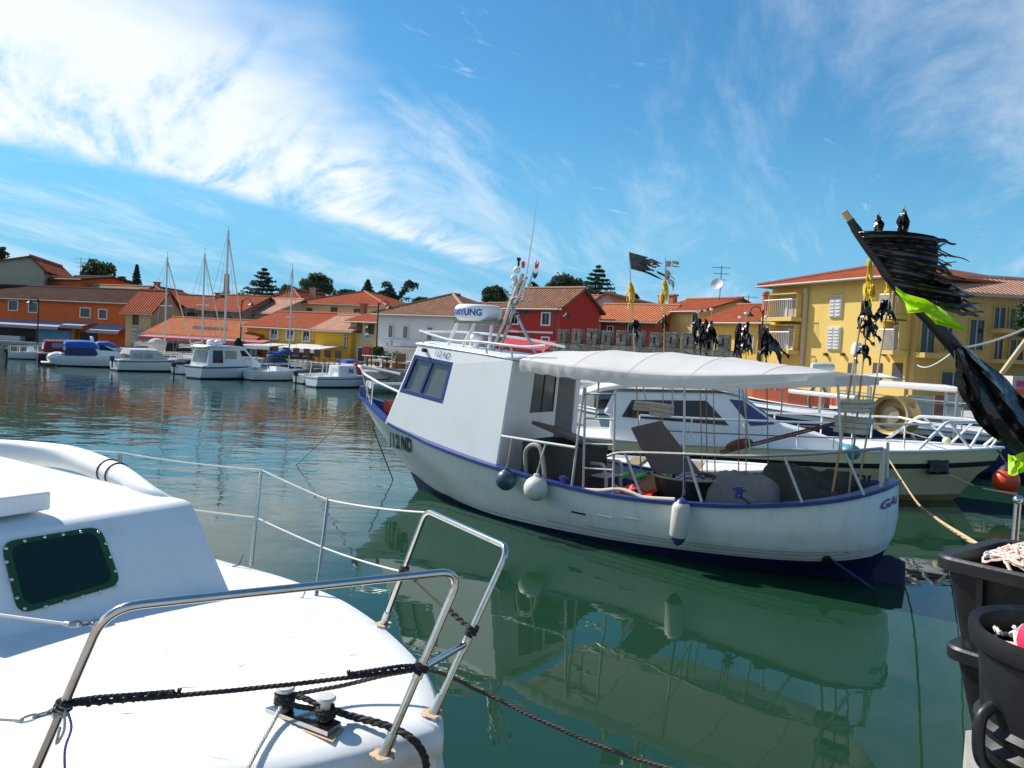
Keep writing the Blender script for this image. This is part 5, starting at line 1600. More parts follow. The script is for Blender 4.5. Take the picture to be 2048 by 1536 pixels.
    lo_ = [(1792, 584), (1810, 606), (1815, 626), (1848, 624), (1872, 648), (1925, 662)]
    for k in range(31):
        q = k / 30 * 5; i = min(4, int(q)); f = q - i
        A = (up_[i][0] + (up_[i + 1][0] - up_[i][0]) * f, up_[i][1] + (up_[i + 1][1] - up_[i][1]) * f)
        B = (lo_[i][0] + (lo_[i + 1][0] - lo_[i][0]) * f, lo_[i][1] + (lo_[i + 1][1] - lo_[i][1]) * f)
        rows.append([PY(A[0] + (B[0] - A[0]) * m / 8, A[1] + (B[1] - A[1]) * m / 8, Y - .24 - .07 * sin(q * 1.9 + m * .55) - .04 * sin(m * 1.1 + q)) for m in range(9)])
    mb.grid(rows); mb.build('lime_flag', LIMEFLAG, t, smooth=1.2)
    mb = MB(); mb.grid([[PY(2016 + 40 * i / 6, 908 + 40 * j / 4 + 4 * sin(i), Y - .12 + .03 * sin(i * 1.3 + j)) for j in range(5)] for i in range(7)]); mb.build('lime_flag', LIMEFLAG, t, smooth=1.2)
    # lower wrapped plastic
    mb = MB(); L_ = [(1906, 702), (1911, 748), (1924, 795), (1948, 838), (1984, 872), (2030, 908), (2090, 948)]; R_ = [(1930, 690), (1976, 728), (2016, 762), (2050, 796), (2084, 830), (2120, 866), (2160, 900)]
    rows = []
    for k in range(37):
        q = k / 36 * 6; i = min(5, int(q)); f = q - i
        A = (L_[i][0] + (L_[i + 1][0] - L_[i][0]) * f, L_[i][1] + (L_[i + 1][1] - L_[i][1]) * f); B = (R_[i][0] + (R_[i + 1][0] - R_[i][0]) * f, R_[i][1] + (R_[i + 1][1] - R_[i][1]) * f)
        row = []
        for m in range(15):
            v = m / 14
            row.append(PY(A[0] + (B[0] - A[0]) * v + 3 * sin(m * 2 + q * 3), A[1] + (B[1] - A[1]) * v, Y - .05 - .10 * sin(pi * v) - .028 * sin(v * 17 + q * .8) - .015 * sin(v * 31 + q * 2.3)))
        rows.append(row)
    mb.grid(rows); mb.build('black_sheet', BLACKFLAG, t, smooth=1.2)
    # cords from the pole across to the boats
    mb = MB(); mb.tube(sag(PY(1912, 700, Y), PY(1835, 730, 9.0), .05), .006, 5); mb.tube(sag(PY(1912, 698, Y), PY(2120, 620, Y), .03), .006, 5); mb.build('cord', ROPEW, t)
    # second bare pole leaning behind it
    t = thing('leaning_pole', 'bare pale pole slanting up to the right behind the black wrapped pole', 'pole', Vector((PY(2110, 597, 5.2).x, 5.2, 0)))
    e = PY(2110, 597, 5.2)
    mb = MB(); mb.tube([PY(1966, 798, 5.2), PY(2060, 670, 5.2), e], .018, 8); mb.build('spar', BAMBOO, t)
    mb = MB(); mb.tube([Vector((e.x, e.y, -1.5)), e + Vector((0, 0, .2))], .06, 10); mb.build('pile', WOOD, t)

build_right_foreground()

# ================================================================== OTHER BOATS
BOATW = pm('boat_white', (.80, .80, .79), .35, var=.03, vscale=1, dirt=(.6, .57, .5), dirt_amt=.2, coat=.1)
BOATG = pm('boat_grey_white', (.62, .64, .66), .4, var=.04)

class Boat:
    """hull frame: x from the stern (0) to the stem (L), y to port, z up from the water"""
    def __init__(self, name, label, stern, heading, L, B, fb, cat='boat', hull=None, bottom=None, stripe=None, over=.10, transom=.85, group=None, z_stripe=.72, full=.55, scale=1.0):
        self.L, self.B, self.fb = L, B, fb
        loc = Vector((stern[0], stern[1], 0))
        self.t = thing(name, label, cat, loc, heading, group)
        self.M = Matrix.Translation(loc) @ Matrix.Rotation(heading, 4, 'Z') @ Matrix.Scale(scale, 4)
        n = 25
        def hb(u, k):     # half breadth at station u (0 stern .. 1 bow)
            return B / 2 * k * (transom + (1 - transom) * min(1, u / .3)) * (1 - max(0, (u - full) / (1 - full)) ** 2.1)
        def sheer(u): return fb[0] + (fb[1] - fb[0]) * u ** 1.8
        def curve(k, zf, ov):
            pts = []
            for i in range(n):
                u = i / (n - 1)
                x = u * L * (1 - over * (1 - ov))
                pts.append(Vector((x, hb(u, k), zf * sheer(u) if zf >= 0 else zf)))
            return pts
        self.sheer = sheer; self.hb = hb
        lv = [curve(.30, -.35, -.5), curve(.72, 0.0, 0), curve(.80, .12, .12), curve(.93, .5, .5), curve(.98, z_stripe, .75), curve(1.0, z_stripe + .10, .85), curve(1.0, 1.0, 1)]
        def both(r): return r + [Vector((p.x, -p.y, p.z)) for p in r[::-1]]
        def shell(rows, nm, mat):
            mb = MB(); mb.grid([both(r) for r in rows], flip=True)
            for r0, r1 in zip(rows[:-1], rows[1:]):
                a, b = r0[0], r1[0]
                mb.face([a, Vector((a.x, -a.y, a.z)), Vector((b.x, -b.y, b.z)), b])
            return mb.xf(self.M).build(nm, mat, self.t, smooth=.6)
        shell(lv[:3], 'bottom', bottom or NAVY)
        if stripe:
            self.hull = shell(lv[2:5], 'hull', hull or BOATW)
            q = [[p + Vector((0, .006 if p.y > .02 else 0, 0)) for p in r] for r in lv[4:6]]
            s_ = shell(q, 'stripe', stripe); shell(lv[5:], 'topside', hull or BOATW)
        else: self.hull = shell(lv[2:], 'hull', hull or BOATW)
        sub(self.hull, self.t)
        dk = [p - Vector((0, 0, .02)) for p in lv[-1]]
        mb = MB(); mb.grid([dk, [Vector((p.x, -p.y, p.z)) for p in dk]])
        mb.xf(self.M).build('deck', BOATW, self.t)
        mb = MB(); mb.tube([self.M @ (p + Vector((0, .015, 0))) for p in lv[-1]] + [self.M @ Vector((p.x, -p.y - .015, p.z)) for p in lv[-1][::-1]], .03, 6)
        mb.build('rubbing_strake', BOATW, self.t, smooth=True)
    def P(self, x, y, z): return self.M @ Vector((x, y, z))
    def prof(self, name, pts, hw0, hw1, mat, bevel=.03, y0=0.0, parent=None):
        """profile (x,z) extruded across; narrower towards the top, from half width hw0 (lowest) to hw1 (highest)"""
        zs = [p[1] for p in pts]; z0, z1 = min(zs), max(zs)
        def hw(z): return hw0 + (hw1 - hw0) * ((z - z0) / max(1e-6, z1 - z0))
        A = [Vector((x, y0 + hw(z), z)) for x, z in pts]; B_ = [Vector((x, y0 - hw(z), z)) for x, z in pts]
        mb = MB(); n = len(pts); i = len(mb.v); mb.v += A + B_
        mb.f.append(tuple(range(n))); mb.f.append(tuple(range(n, 2 * n))[::-1]); mb.mi += [0, 0]
        for k in range(n):
            j = (k + 1) % n; mb.f.append((k, n + k, n + j, j)); mb.mi.append(0)
        o = mb.xf(self.M).build(name, mat, parent or self.t, bevel=bevel); sub(o, self.t)
        o_hw = hw; self._hw = hw
        return o, hw
    def side_panes(self, parent, hw, quads, mat, name='window', out=.012, sides=(1, -1)):
        for q in quads:
            for s in sides:
                mb = MB(); mb.face([self.P(x, s * (hw(z) + out), z) for x, z in q]); mb.build(name, mat, parent)
    def tube(self, name, pts, r, mat=None, n=6, parent=None):
        mb = MB(); mb.tube([self.P(*p) for p in pts], r, n); return mb.build(name, mat or STEEL, parent or self.t, smooth=True)
    def rail(self, u0, u1, h, posts=5, mat=None, r=.018, inset=.06, name='bow_rail'):
        pts = []; N_ = 14
        for s in (1, -1):
            seq = []
            for i in range(N_ + 1):
                u = u0 + (u1 - u0) * i / N_
                seq.append((u * self.L, s * max(0.0, self.hb(u, 1) - inset), self.sheer(u) + h))
            pts += seq if s == 1 else seq[::-1]
        mb = MB(); mb.tube([self.P(*p) for p in pts], r, 6); o = mb.build(name, mat or STEEL, self.t, smooth=True); sub(o, self.t)
        for s in (1, -1):
            for i in range(posts):
                u = u0 + (u1 - u0) * i / (posts - .5)
                y = s * max(0.0, self.hb(u, 1) - inset)
                mb = MB(); mb.tube([self.P(u * self.L, y, self.sheer(u)), self.P(u * self.L, y, self.sheer(u) + h)], r * .8, 5); mb.build('rail_post', mat or STEEL, o)
        return o

def cover(bt, name, pts_rows, mat):
    mb = MB(); mb.grid([[bt.P(*p) for p in r] for r in pts_rows]); return mb.build(name, mat, bt.t, smooth=1.0)

def arch_cover(bt, name, x0, x1, hw, z0, ztop, mat, front=.5, n=8, rear=.1):
    """canvas canopy: vertical sides, arched top, raked front"""
    rows = []
    for (x, zt, zb) in ((x0 - .02, z0 + (ztop - z0) * .5, z0), (x0 + rear, ztop, z0), ((x0 + x1) / 2, ztop + .05, z0), (x1 - front, ztop, z0), (x1, z0 + (ztop - z0) * .25, z0)):
        r = [(x, hw, zb), (x, hw, zb + (zt - zb) * .6)]
        for k in range(1, n):
            a = pi * k / n; r.append((x, hw * cos(a) * .98, zb + (zt - zb) * (.6 + .4 * sin(a) ** .7)))
        r += [(x, -hw, zb + (zt - zb) * .6), (x, -hw, zb)]
        rows.append(r)
    return cover(bt, name, rows, mat)

def outboard(bt, x, y, z, mat=None):
    mb = MB(); M_ = bt.M
    mb.box((x - .25, y, z + .25), (.34, .30, .42)); mb.box((x - .22, y, z - .25), (.14, .10, .7))
    mb.xf(M_).build('outboard_motor', mat or DARK, bt.t, bevel=.05)

def heading_to(a, b): return math.atan2(b[1] - a[1], b[0] - a[0])

# ------------------------------------------------ cabin cruiser berthed beyond the fishing boat
def build_cruiser():
    a, b = (1.5, 18.7), (10.75, 17.35)
    L = math.hypot(b[0] - a[0], b[1] - a[1])
    bt = Boat('cabin_cruiser', 'white cabin cruiser with cream hull and black stripe moored behind the fishing boat', a, heading_to(a, b), L, 2.9, (.95, 1.22), 'boat', CREAMH, pm('tan_bottom', (.36, .24, .09), .6, var=.15), DARK, over=.10, z_stripe=.66)
    # hull colour below the stripe
    prof = [(.85, .95), (.85, 1.45), (.7, 1.5), (.9, 1.98), (3.28, 2.08), (3.66, 2.02), (4.5, 1.48), (5.6, 1.24), (6.2, 1.05), (6.2, .95)]
    cab, hw = bt.prof('cabin', prof, 1.15, .85, BOATW, .05)
    bt.side_panes(cab, hw, [[(1.1, 1.44), (1.3, 1.82), (2.9, 1.90), (3.4, 1.40)]], DGLASS, 'side_window')
    # blue windscreen on the raked front
    def w(x, s, o=.015): 
        z = 2.02 + (x - 3.66) * (1.48 - 2.02) / .84
        return bt.P(x + o, s, z + o)
    mb = MB(); mb.face([w(3.72, .80), w(4.43, .98), w(4.43, -.98), w(3.72, -.80)]); ws = mb.build('windscreen', BGLASS, cab); sub(ws, bt.t)
    for s in (1, -1):
        mb = MB(); mb.face([bt.P(3.38, s * (hw(1.96) + .014), 1.96), bt.P(3.68, s * (hw(1.95) + .014), 1.95), bt.P(4.36, s * (hw(1.49) + .014), 1.49), bt.P(3.85, s * (hw(1.42) + .014), 1.42)]); mb.build('side_screen', pm('blue_screen', (.02, .03, .16), .1), cab)
    # hard top with a long swept visor
    rows = []
    for (x, z, h) in ((.1, 1.86, .55), (.62, 2.06, .95), (1.3, 2.20, 1.02), (2.4, 2.26, 1.02), (3.3, 2.22, .98), (3.8, 2.06, .90)):
        rows.append([(x, h * (1 - 2 * k / 10), z + .08 * (1 - (1 - 2 * k / 10) ** 2)) for k in range(11)])
    top = cover(bt, 'hard_top', rows, BOATW); md = top.modifiers.new('thick', 'SOLIDIFY'); md.thickness = .09; md.offset = -1
    # white rails all round the foredeck, pulpit truss at the bow
    r1 = bt.rail(.16, .80, .56, 6, WTUBE, .026)
    r2 = bt.rail(.16, .80, .26, 2, pm('dark_rail', (.2, .15, .13), .5), .014, name='lower_rail')
    for s in (1, -1):
        y = lambda u: s * max(.05, bt.hb(u, 1) - .06)
        q = lambda u, h: bt.P(u * bt.L, y(u), bt.sheer(u) + h)
        mb = MB(); mb.tube(fillet([q(.775, .02), q(.84, .60), q(.93, .58), bt.P(.985 * bt.L, 0, bt.sheer(.985) + .52)], .08), .034, 8)
        pu = mb.build('pulpit', WTUBE, bt.t, smooth=True); sub(pu, bt.t)
        for (u0, h0, u1, h1) in ((.85, .58, .905, .02), (.905, .02, .945, .56), (.965, .02, .99, .30)):
            mb = MB(); mb.tube([q(u0, h0), q(u1, h1)], .028, 8); mb.build('pulpit_brace', WTUBE, pu)
    # number on the bow quarter
    bow = Vector((cos(heading_to(a, b)), sin(heading_to(a, b)), 0))
    o = hit(1700, 962, bt.P(6.9, -1.25, .5), Vector((bow.y, -bow.x, 0)) * -1)
    lettering('registration_lettering', '0 PU', DARK, bt.hull, PY(1668, 972, 16.42), bow, (0, 0, 1), .28, shear=.12, bold=.015, width=.95, depth=.0)
    # round black net flag, oars / boathook lashed on the rail
    mb = MB(); mb.ball(bt.P(8.0, -.5, 1.32), .09, 12, 8); tag(mb.build('float', pm('cream_float', (.75, .68, .45), .5), smooth=True), 'small cream float lying on the foredeck of the cabin cruiser', 'float')
    return bt

CR = build_cruiser()

def build_cruiser_things():
    # orange buoy hung at the cruiser's stem, black rubber pad on its bow
    c = PY(2012, 961, 16.6); r = 25 * 16.6 / FPX
    t = thing('hanging_buoy', 'orange red ball buoy hanging under the cruiser bow at the right edge', 'buoy', c - Vector((0, 0, r)))
    mb = MB(); mb.ball(c, r, 24, 14); mb.build('ball', ORANGEB, t, smooth=True)
    mb = MB(); mb.lathe([(r * .6, r * .82), (r * .42, r * 1.1), (r * .15, r * 1.3), (0, r * 1.3)], 16, Matrix.Translation(c)); mb.build('cap', DARK, t, smooth=True)
    mb = MB(); mb.rope([c + Vector((0, 0, r * 1.25)), CR.P(CR.L * .985, 0, 1.20)], .016); mb.build('lanyard', ROPED, t)
    p = PY(1877, 935, 16.55)
    mb = MB(); rr = random.Random(4)
    rows = [[PY(1858 + 40 * i / 6, 921 + 28 * j / 5, 16.55 + .03 * sin(i * 2 + j)) for j in range(6)] for i in range(7)]
    mb.grid(rows); o = mb.build('hanging_sack', BLACKFLAG, smooth=1.0); md = o.modifiers.new('thick', 'SOLIDIFY'); md.thickness = .06
    tag(o, 'black plastic sack hanging over the cruiser side', 'sack')
    rope_obj('long tan mooring line curving from the cruiser to the black tubs', [PY(1778, 920, 16.2), PY(1830, 1000, 12.5), PY(1870, 1035, 9.0), PY(1935, 1078, 5.0), PY(1990, 1110, 3.9)], .016, ROPET, 'mooring_line')
    rope_obj('thin brown mooring line from the black sack to the steel post', [PY(1895, 948, 16.3), PY(1950, 972, 11.0), PY(2036, 990, 4.25)], .009, ROPED, 'mooring_line')
    # oars lashed along the fishing boat's far rail
    t = thing('oar', 'brown wooden oar with oval blade lashed along the fishing boat rail', 'oar', LYw(1485, 888, -1.3))
    a, b = LYw(1440, 903, -1.3), LYw(1690, 840, -1.3)
    OAR = pm('varnished_brown', (.16, .06, .035), .4, var=.2)
    mb = MB(); mb.tube([a, b], .018, 8); mb.build('shaft', OAR, t)
    d = (b - a).normalized(); c = LYw(1478, 889, -1.3); Mq = Matrix.Translation(c) @ d.to_track_quat('Z', 'Y').to_matrix().to_4x4()
    mb = MB(); mb.ball((0, 0, 0), 1, 14, 10, (.025, .09, .24)); mb.xf(Mq); mb.build('blade', OAR, t, smooth=True)
    a, b = LYw(1440, 908, -1.32), LYw(1660, 852, -1.32)
    mb = MB(); mb.tube([a, b], .014, 8); tag(mb.build('boathook', OAR), 'thin brown boathook shaft lashed below the oar', 'boathook')
    # blue tarpaulin dinghy between the boats (seen under the awning)
    a, b = (1.55, 15.3), (5.2, 14.1)
    bt = Boat('dinghy', 'small open dinghy with dark blue sides between the two larger boats', a, heading_to(a, b), math.hypot(b[0] - a[0], b[1] - a[1]), 1.5, (.78, .95), 'dinghy', pm('dinghy_blue', (.02, .05, .22), .4), NAVY, None, over=.12)
    for x in (.9, 2.0):
        mb = MB(); mb.box((x, 0, .80), (.26, 1.3, .04)); mb.xf(bt.M).build('thwart', WOOD, bt.t)
    # turquoise ball and coil on the cruiser foredeck
    mb = MB(); mb.ball(PY(1700, 905, 16.6), .22, 18, 10, (1, 1, .8)); tag(mb.build('float', pm('teal_float', (.05, .25, .32), .5), smooth=True), 'teal round float on deck beside the cruiser number', 'float')

build_cruiser_things()

# ------------------------------------------------ trawler with net drum and other boats at the right hand quay
def build_back_boats():
    a, b = (13.0, 21.0), (4.2, 27.6)
    # trawler
    st, hd = (15.2, 22.0), heading_to((15.2, 22.0), (6.0, 25.5))
    bt = Boat('trawler', 'dark blue hulled trawler with white deck roof behind the cruiser', st, hd, 9.6, 3.2, (1.15, 1.6), 'trawler', pm('trawler_blue', (.02, .03, .10), .5), NAVY, BOATW, z_stripe=.86)
    # net drum
    c = PY(1786, 830, 21.5)
    dv = (EYE - c); dv.z = 0; dv.normalize(); ax = (dv * .85 + Vector((-.5, .1, 0))).normalized()
    Mq = Matrix.Translation(c) @ ax.to_track_quat('Z', 'Y').to_matrix().to_4x4()
    t = thing('net_drum', 'large pale golden net drum standing on the trawler stern', 'drum', c - Vector((0, 0, .6)))
    mb = MB(); mb.lathe([(.48, .22), (.52, .24), (.52, .20), (.44, .18), (.44, -.1), (.18, -.12), (.18, -.45), (.52, -.47), (.52, -.53), (0, -.53)], 36, Mq); mb.build('spool', ORANGEP, t, smooth=.5)
    mb = MB(); mb.lathe([(.0, -.08), (.20, -.08), (.22, .10), (.0, .12)], 36, Mq); mb.build('hub', pm('drum_flange', (.45, .36, .24), .55, .3), t)
    for s in (-1, 1):
        mb = MB(); sd = ax.cross(Vector((0, 0, 1))).normalized(); mb.tube([c + ax * -.6 + sd * s * .4 - Vector((0, 0, .75)), c - ax * .5], .05, 6); mb.build('bracket', GALV, t)
    # white deck roof on posts
    A = [PY(1742, 773, 23.0), PY(1915, 786, 20.5), PY(1915, 786, 20.5) + Vector((.9, 2.2, .0)), PY(1742, 773, 23.0) + Vector((.9, 2.2, .0))]
    mb = MB(); mb.prism(A, (0, 0, .16)); rf = mb.build('deck_roof', AWN, bt.t, bevel=.04); sub(rf, bt.t)
    for q in A:
        mb = MB(); mb.tube([Vector((q.x, q.y, 1.0)), q], .035, 6); mb.build('roof_post', GALV, rf)
    bt.rail(.02, .6, .7, 5, GALV, .025, name='side_rail')
    # wooden work boat with orange-red gunwale further left
    st = PY(1690, 800, 27.5); en = PY(1455, 785, 31)
    bt = Boat('work_boat', 'dark work boat with orange red bulwark seen beneath the awning end', (st.x, st.y), heading_to(st, en), (en - st).length, 2.6, (1.35, 1.7), 'boat', pm('workboat_blue', (.03, .035, .09), .6), NAVY, BOATW, z_stripe=.84)
    mb = MB(); L_ = bt.L
    for s in (1, -1):
        rows = [[bt.P(u / 10 * L_, s * (bt.hb(u / 10, 1) - .03), bt.sheer(u / 10) + h) for h in (0, .42)] for u in range(0, 10)]
        mb.grid(rows)
    mb.build('bulwark', pm('orange_red_paint', (.55, .12, .05), .6), bt.t)
    for u in (.1, .25, .4, .55, .7):
        mb = MB(); mb.tube([bt.P(u * L_, -bt.hb(u, 1) + .1, 1.3), bt.P(u * L_, -bt.hb(u, 1) + .1, 2.15)], .035, 6); mb.build('post', GALV, bt.t)
    # tyre fender hung on it
    c = PY(1635, 798, 27.0); dv = (EYE - c).normalized(); Mq = Matrix.Translation(c) @ dv.to_track_quat('Z', 'Y').to_matrix().to_4x4()
    mb = MB(); mb.tube([Mq @ Vector((.27 * cos(k * pi / 12), .48 * sin(k * pi / 12), 0)) for k in range(24)], .05, 8, closed=True)
    tag(mb.build('hoop_fender', pm('grey_hoop', (.25, .22, .17), .7), smooth=True), 'grey oval hoop standing on the rail behind the awning end', 'hoop')
    # boom along the trawler
    mb = MB(); mb.tube([PY(1580, 782, 25), PY(1712, 796, 22)], .07, 10); tag(mb.build('boom', pm('pale_boom', (.55, .55, .54), .4, .3), smooth=True), 'pale metal boom lying between trawler and work boat', 'boom')
    # white tarpaulined skiff and blue boxes left, under the awning beside the wheelhouse
    st = PY(1238, 800, 29); en = PY(1140, 800, 33)
    bt = Boat('skiff', 'white skiff with tarpaulin cover glimpsed past the boarding frame', (st.x, st.y), heading_to(st, en), 4.5, 1.9, (.8, 1.1), 'boat', BOATW, NAVY, pm('skiff_teal', (.03, .12, .12), .5))
    arch_cover(bt, 'tarpaulin', .3, 3.4, .85, .8, 1.55, TARPW)

build_back_boats()

# ------------------------------------------------ boats along the far quay on the left
SCB = .74
def far_boat_pos(px, py): 
    p = PZ(px, py, 0); return (p.x, p.y)

def by_mast(tx, ty, Y, hd, xm):
    p = PY(tx, ty, Y); return (p.x - SCB * xm * cos(rad(hd)), p.y - SCB * xm * sin(rad(hd)))

def sail_rig(bt, xm, top, base, boom_len, cov, r=.07, spread=True, furl=True):
    """mast given by world top; boom with stowed sail"""
    mb = MB(); b0 = bt.P(xm, 0, base)
    mb.tube([b0, top], [r, r * .8], 8); mt = mb.build('mast', MASTM, bt.t, smooth=True); sub(mt, bt.t)
    bow = bt.P(bt.L * .99, 0, bt.sheer(1)); ster = bt.P(.1, 0, bt.sheer(0))
    if furl:
        mb = MB(); mb.tube([bow, top.lerp(b0, .03)], [.055, .035], 6); mb.build('furled_jib', SAILC, mt)
    mb = MB()
    mb.tube([top, ster], .012, 4)
    for s in (1, -1):
        sp = b0.lerp(top, .5) + (bt.P(0, s * .8, 0) - bt.P(0, 0, 0)); ch = bt.P(xm - .1, s * bt.B * .45, bt.sheer(.5))
        mb.tube([top, sp, ch], .011, 4)
    mb.build('rigging', pm('rig_wire', (.3, .3, .3), .4, .5), mt)
    if spread:
        mb = MB(); c = b0.lerp(top, .5); d = bt.P(0, .8, 0) - bt.P(0, 0, 0); mb.tube([c - d, c + d], .025, 5); mb.build('spreader', MASTM, mt)
    mb = MB(); g = bt.P(xm, 0, base + 1.0); e = bt.P(xm - boom_len, 0, base + .85)
    mb.tube([g, e], .05, 6); mb.build('boom', MASTM, mt)
    mb = MB(); P_ = [g.lerp(e, k / 8) + Vector((0, 0, .12 + .06 * sin(k))) for k in range(9)]; mb.tube(P_, [.22, .2, .17, .16, .15, .13, .12, .10, .06], 8); mb.build('sail_cover', cov, mt, smooth=True)
    mb = MB(); mb.tube([top, top + Vector((0, 0, .4))], .012, 4); mb.build('masthead_aerial', DARK, mt)

def vhull(name, label, px, py, hd, L, B, fb, at=None, **k):
    return Boat(name, label, at or far_boat_pos(px, py), rad(hd), L, B, fb, group='boats moored along the far quay', scale=SCB, **k)

def build_far_boats():
    rr = random.Random(8)
    # a: little open boat with rails, far left
    bt = vhull('open_boat', 'small white open boat with white rails, leftmost on the far quay', 18, 717, 25, 4.2, 1.8, (.7, .9))
    bt.rail(.0, .9, .65, 5, WTUBE, .03); cab, hw = bt.prof('console', [(1.6, .7), (1.7, 1.35), (2.2, 1.35), (2.5, .7)], .4, .35, BOATW, .02); outboard(bt, 0, .3, .6); outboard(bt, 0, -.3, .6)
    # b: maroon canopy
    bt = vhull('canopy_boat', 'white motorboat with maroon canopy beside the leftmost open boat', 74, 722, 36, 6.4, 2.3, (.85, 1.1), hull=pm('dark_maroon_hull', (.10, .03, .05), .4))
    arch_cover(bt, 'canopy', .5, 4.6, 1.0, .95, 2.25, CANM); bt.rail(.6, .97, .45, 4)
    for s in (1, -1):
        mb = MB(); mb.face([bt.P(1.2, s * 1.012, 1.45), bt.P(2.2, s * 1.012, 1.45), bt.P(2.2, s * 1.012, 1.95), bt.P(1.2, s * 1.012, 1.95)]); mb.build('canopy_window', GREYGLASS, bt.t)
    mb = MB(); mb.face([bt.P(.46, .7, 1.25), bt.P(.46, -.7, 1.25), bt.P(.50, -.55, 1.9), bt.P(.50, .55, 1.9)]); mb.build('rear_window', BOATG, bt.t)
    # c: blue canopy cruiser with swim platform
    bt = vhull('canopy_cruiser', 'white cruiser with bright blue canopy and wide swim platform', 112, 731, 34, 8.0, 2.8, (.95, 1.3))
    mb = MB(); mb.box((-.55, 0, .28), (1.3, 2.3, .12)); mb.xf(bt.M).build('swim_platform', BOATW, bt.t, bevel=.04)
    mb = MB(); mb.ball(bt.P(.1, 0, .75), 1, 18, 10, (.5, 1.05, .42)); mb.build('moulded_transom', pm('gloss_white', (.8, .8, .8), .12, coat=.6), bt.t, smooth=True)
    arch_cover(bt, 'canopy', .6, 3.4, 1.12, 1.75, 2.45, CANB, .4); arch_cover(bt, 'canopy_side', .62, 3.4, 1.10, 1.0, 2.15, pm('navy_canvas', (.02, .035, .10), .7), .4); cab, hw = bt.prof('cabin', [(3.2, 1.0), (3.0, 2.3), (3.6, 2.35), (5.2, 1.55), (6.9, 1.25), (6.9, 1.0)], 1.15, .7, BOATW, .06)
    bt.side_panes(cab, hw, [[(3.5, 1.62), (3.45, 2.12), (3.8, 2.12), (4.9, 1.58)]], DGLASS); arch_cover(bt, 'front_canopy', 3.3, 5.3, .8, 1.9, 2.45, CANB, .9)
    mb = MB(); mb.face([bt.P(.60, .75, 1.5), bt.P(.60, -.75, 1.5), bt.P(.70, -.6, 2.3), bt.P(.70, .6, 2.3)]); mb.build('rear_window', GREYGLASS, bt.t)
    mb = MB(); mb.tube([bt.P(3.0, .9, 2.2), bt.P(2.9, .6, 2.8), bt.P(2.9, -.6, 2.8), bt.P(3.0, -.9, 2.2)], .07, 6); mb.build('radar_arch', BOATW, bt.t); bt.rail(.6, .97, .5, 4)
    # d: sports cruiser, navy stripe, grey enclosure
    bt = vhull('sports_cruiser', 'white sports cruiser with navy stripe and grey canvas enclosure', 228, 741, 48, 6.6, 2.5, (1.0, 1.25), stripe=NAVY, z_stripe=.80)
    arch_cover(bt, 'enclosure', .9, 4.4, 1.05, 1.05, 2.05, pm('pale_grey_canvas', (.5, .5, .5), .7), .9); outboard(bt, .05, 0, .85, NAVY)
    for s in (1, -1):
        for x in (1.3, 2.2):
            mb = MB(); mb.face([bt.P(x, s * 1.07, 1.2), bt.P(x + .75, s * 1.07, 1.2), bt.P(x + .75, s * 1.07, 1.62), bt.P(x, s * 1.07, 1.62)]); mb.build('canvas_window', GREYGLASS, bt.t)
    bt.rail(.5, .97, .5, 5)
    # e: sailing yacht with sugar-scoop stern, first mast
    bt = vhull('sailing_yacht', 'white sailing yacht with scooped stern and cream sail, first mast from the left', 316, 747, 70, 9.0, 2.9, (.95, 1.15), transom=.7, at=by_mast(335, 514, 59.5, 70, 4.6))
    mb = MB(); mb.prism([bt.P(-.02, .8, .35), bt.P(-.02, -.8, .35), bt.P(-.32, -.6, .18), bt.P(-.32, .6, .18)], (0, 0, .05)); mb.build('bathing_platform', BOATW, bt.t)
    cab, hw = bt.prof('coachroof', [(2.6, 1.0), (2.7, 1.45), (5.8, 1.38), (6.6, 1.1), (6.6, 1.0)], .95, .75, BOATW, .05); bt.side_panes(cab, hw, [[(3.1, 1.18), (3.1, 1.33), (5.2, 1.30), (5.4, 1.18)]], DGLASS)
    sail_rig(bt, 4.6, PY(335, 514, 59.5), 1.4, 3.9, SAILC); bt.rail(.0, .97, .6, 7)
    # stowed mainsail heap
    mb = MB(); mb.ball(bt.P(3.6, 0, 2.35), 1, 12, 8, (.7, .35, .5)); mb.build('stowed_sail', SAILC, bt.t, smooth=True)
    c = bt.P(.2, -1.15, .75); mb = MB(); mb.ball(c, .32, 16, 10); tag(mb.build('round_fender', ORANGEB, smooth=True), 'orange ball fender at the stern of the scooped yacht', 'fender')
    # f: pilothouse cruiser
    bt = vhull('pilothouse_cruiser', 'grey white pilothouse cruiser with covered cockpit, largest on the far quay', 386, 757, 58, 6.8, 2.7, (1.05, 1.35), stripe=NAVY, z_stripe=.84)
    cab, hw = bt.prof('pilothouse', [(.5, 1.0), (.75, 2.55), (1.2, 2.72), (4.3, 2.66), (5.2, 1.85), (6.0, 1.3), (6.0, 1.0)], 1.2, 1.0, BOATW, .06)
    bt.side_panes(cab, hw, [[(3.9, 1.95), (3.75, 2.45), (4.2, 2.45), (4.75, 1.95)], [(.95, 1.35), (1.05, 2.4), (2.0, 2.4), (2.0, 1.35)]], DGLASS); bt.side_panes(cab, hw, [[(2.2, 1.7), (2.2, 2.4), (3.4, 2.4), (3.4, 1.7)]], pm('curtain_beige', (.42, .36, .25), .8), 'curtained_window')
    mb = MB(); mb.face([bt.P(.50, .85, 1.35), bt.P(.50, -.85, 1.35), bt.P(.66, -.8, 2.35), bt.P(.66, .8, 2.35)]); mb.build('rear_panel', GREYGLASS, cab)
    rows = [[(x, h * (1 - 2 * k / 8), z) for k in range(9)] for x, h, z in ((.3, .9, 2.66), (1.0, 1.15, 2.80), (3.8, 1.15, 2.80), (4.5, .95, 2.70))]; tp = cover(bt, 'roof_top', rows, BOATW); md = tp.modifiers.new('thick', 'SOLIDIFY'); md.thickness = .12
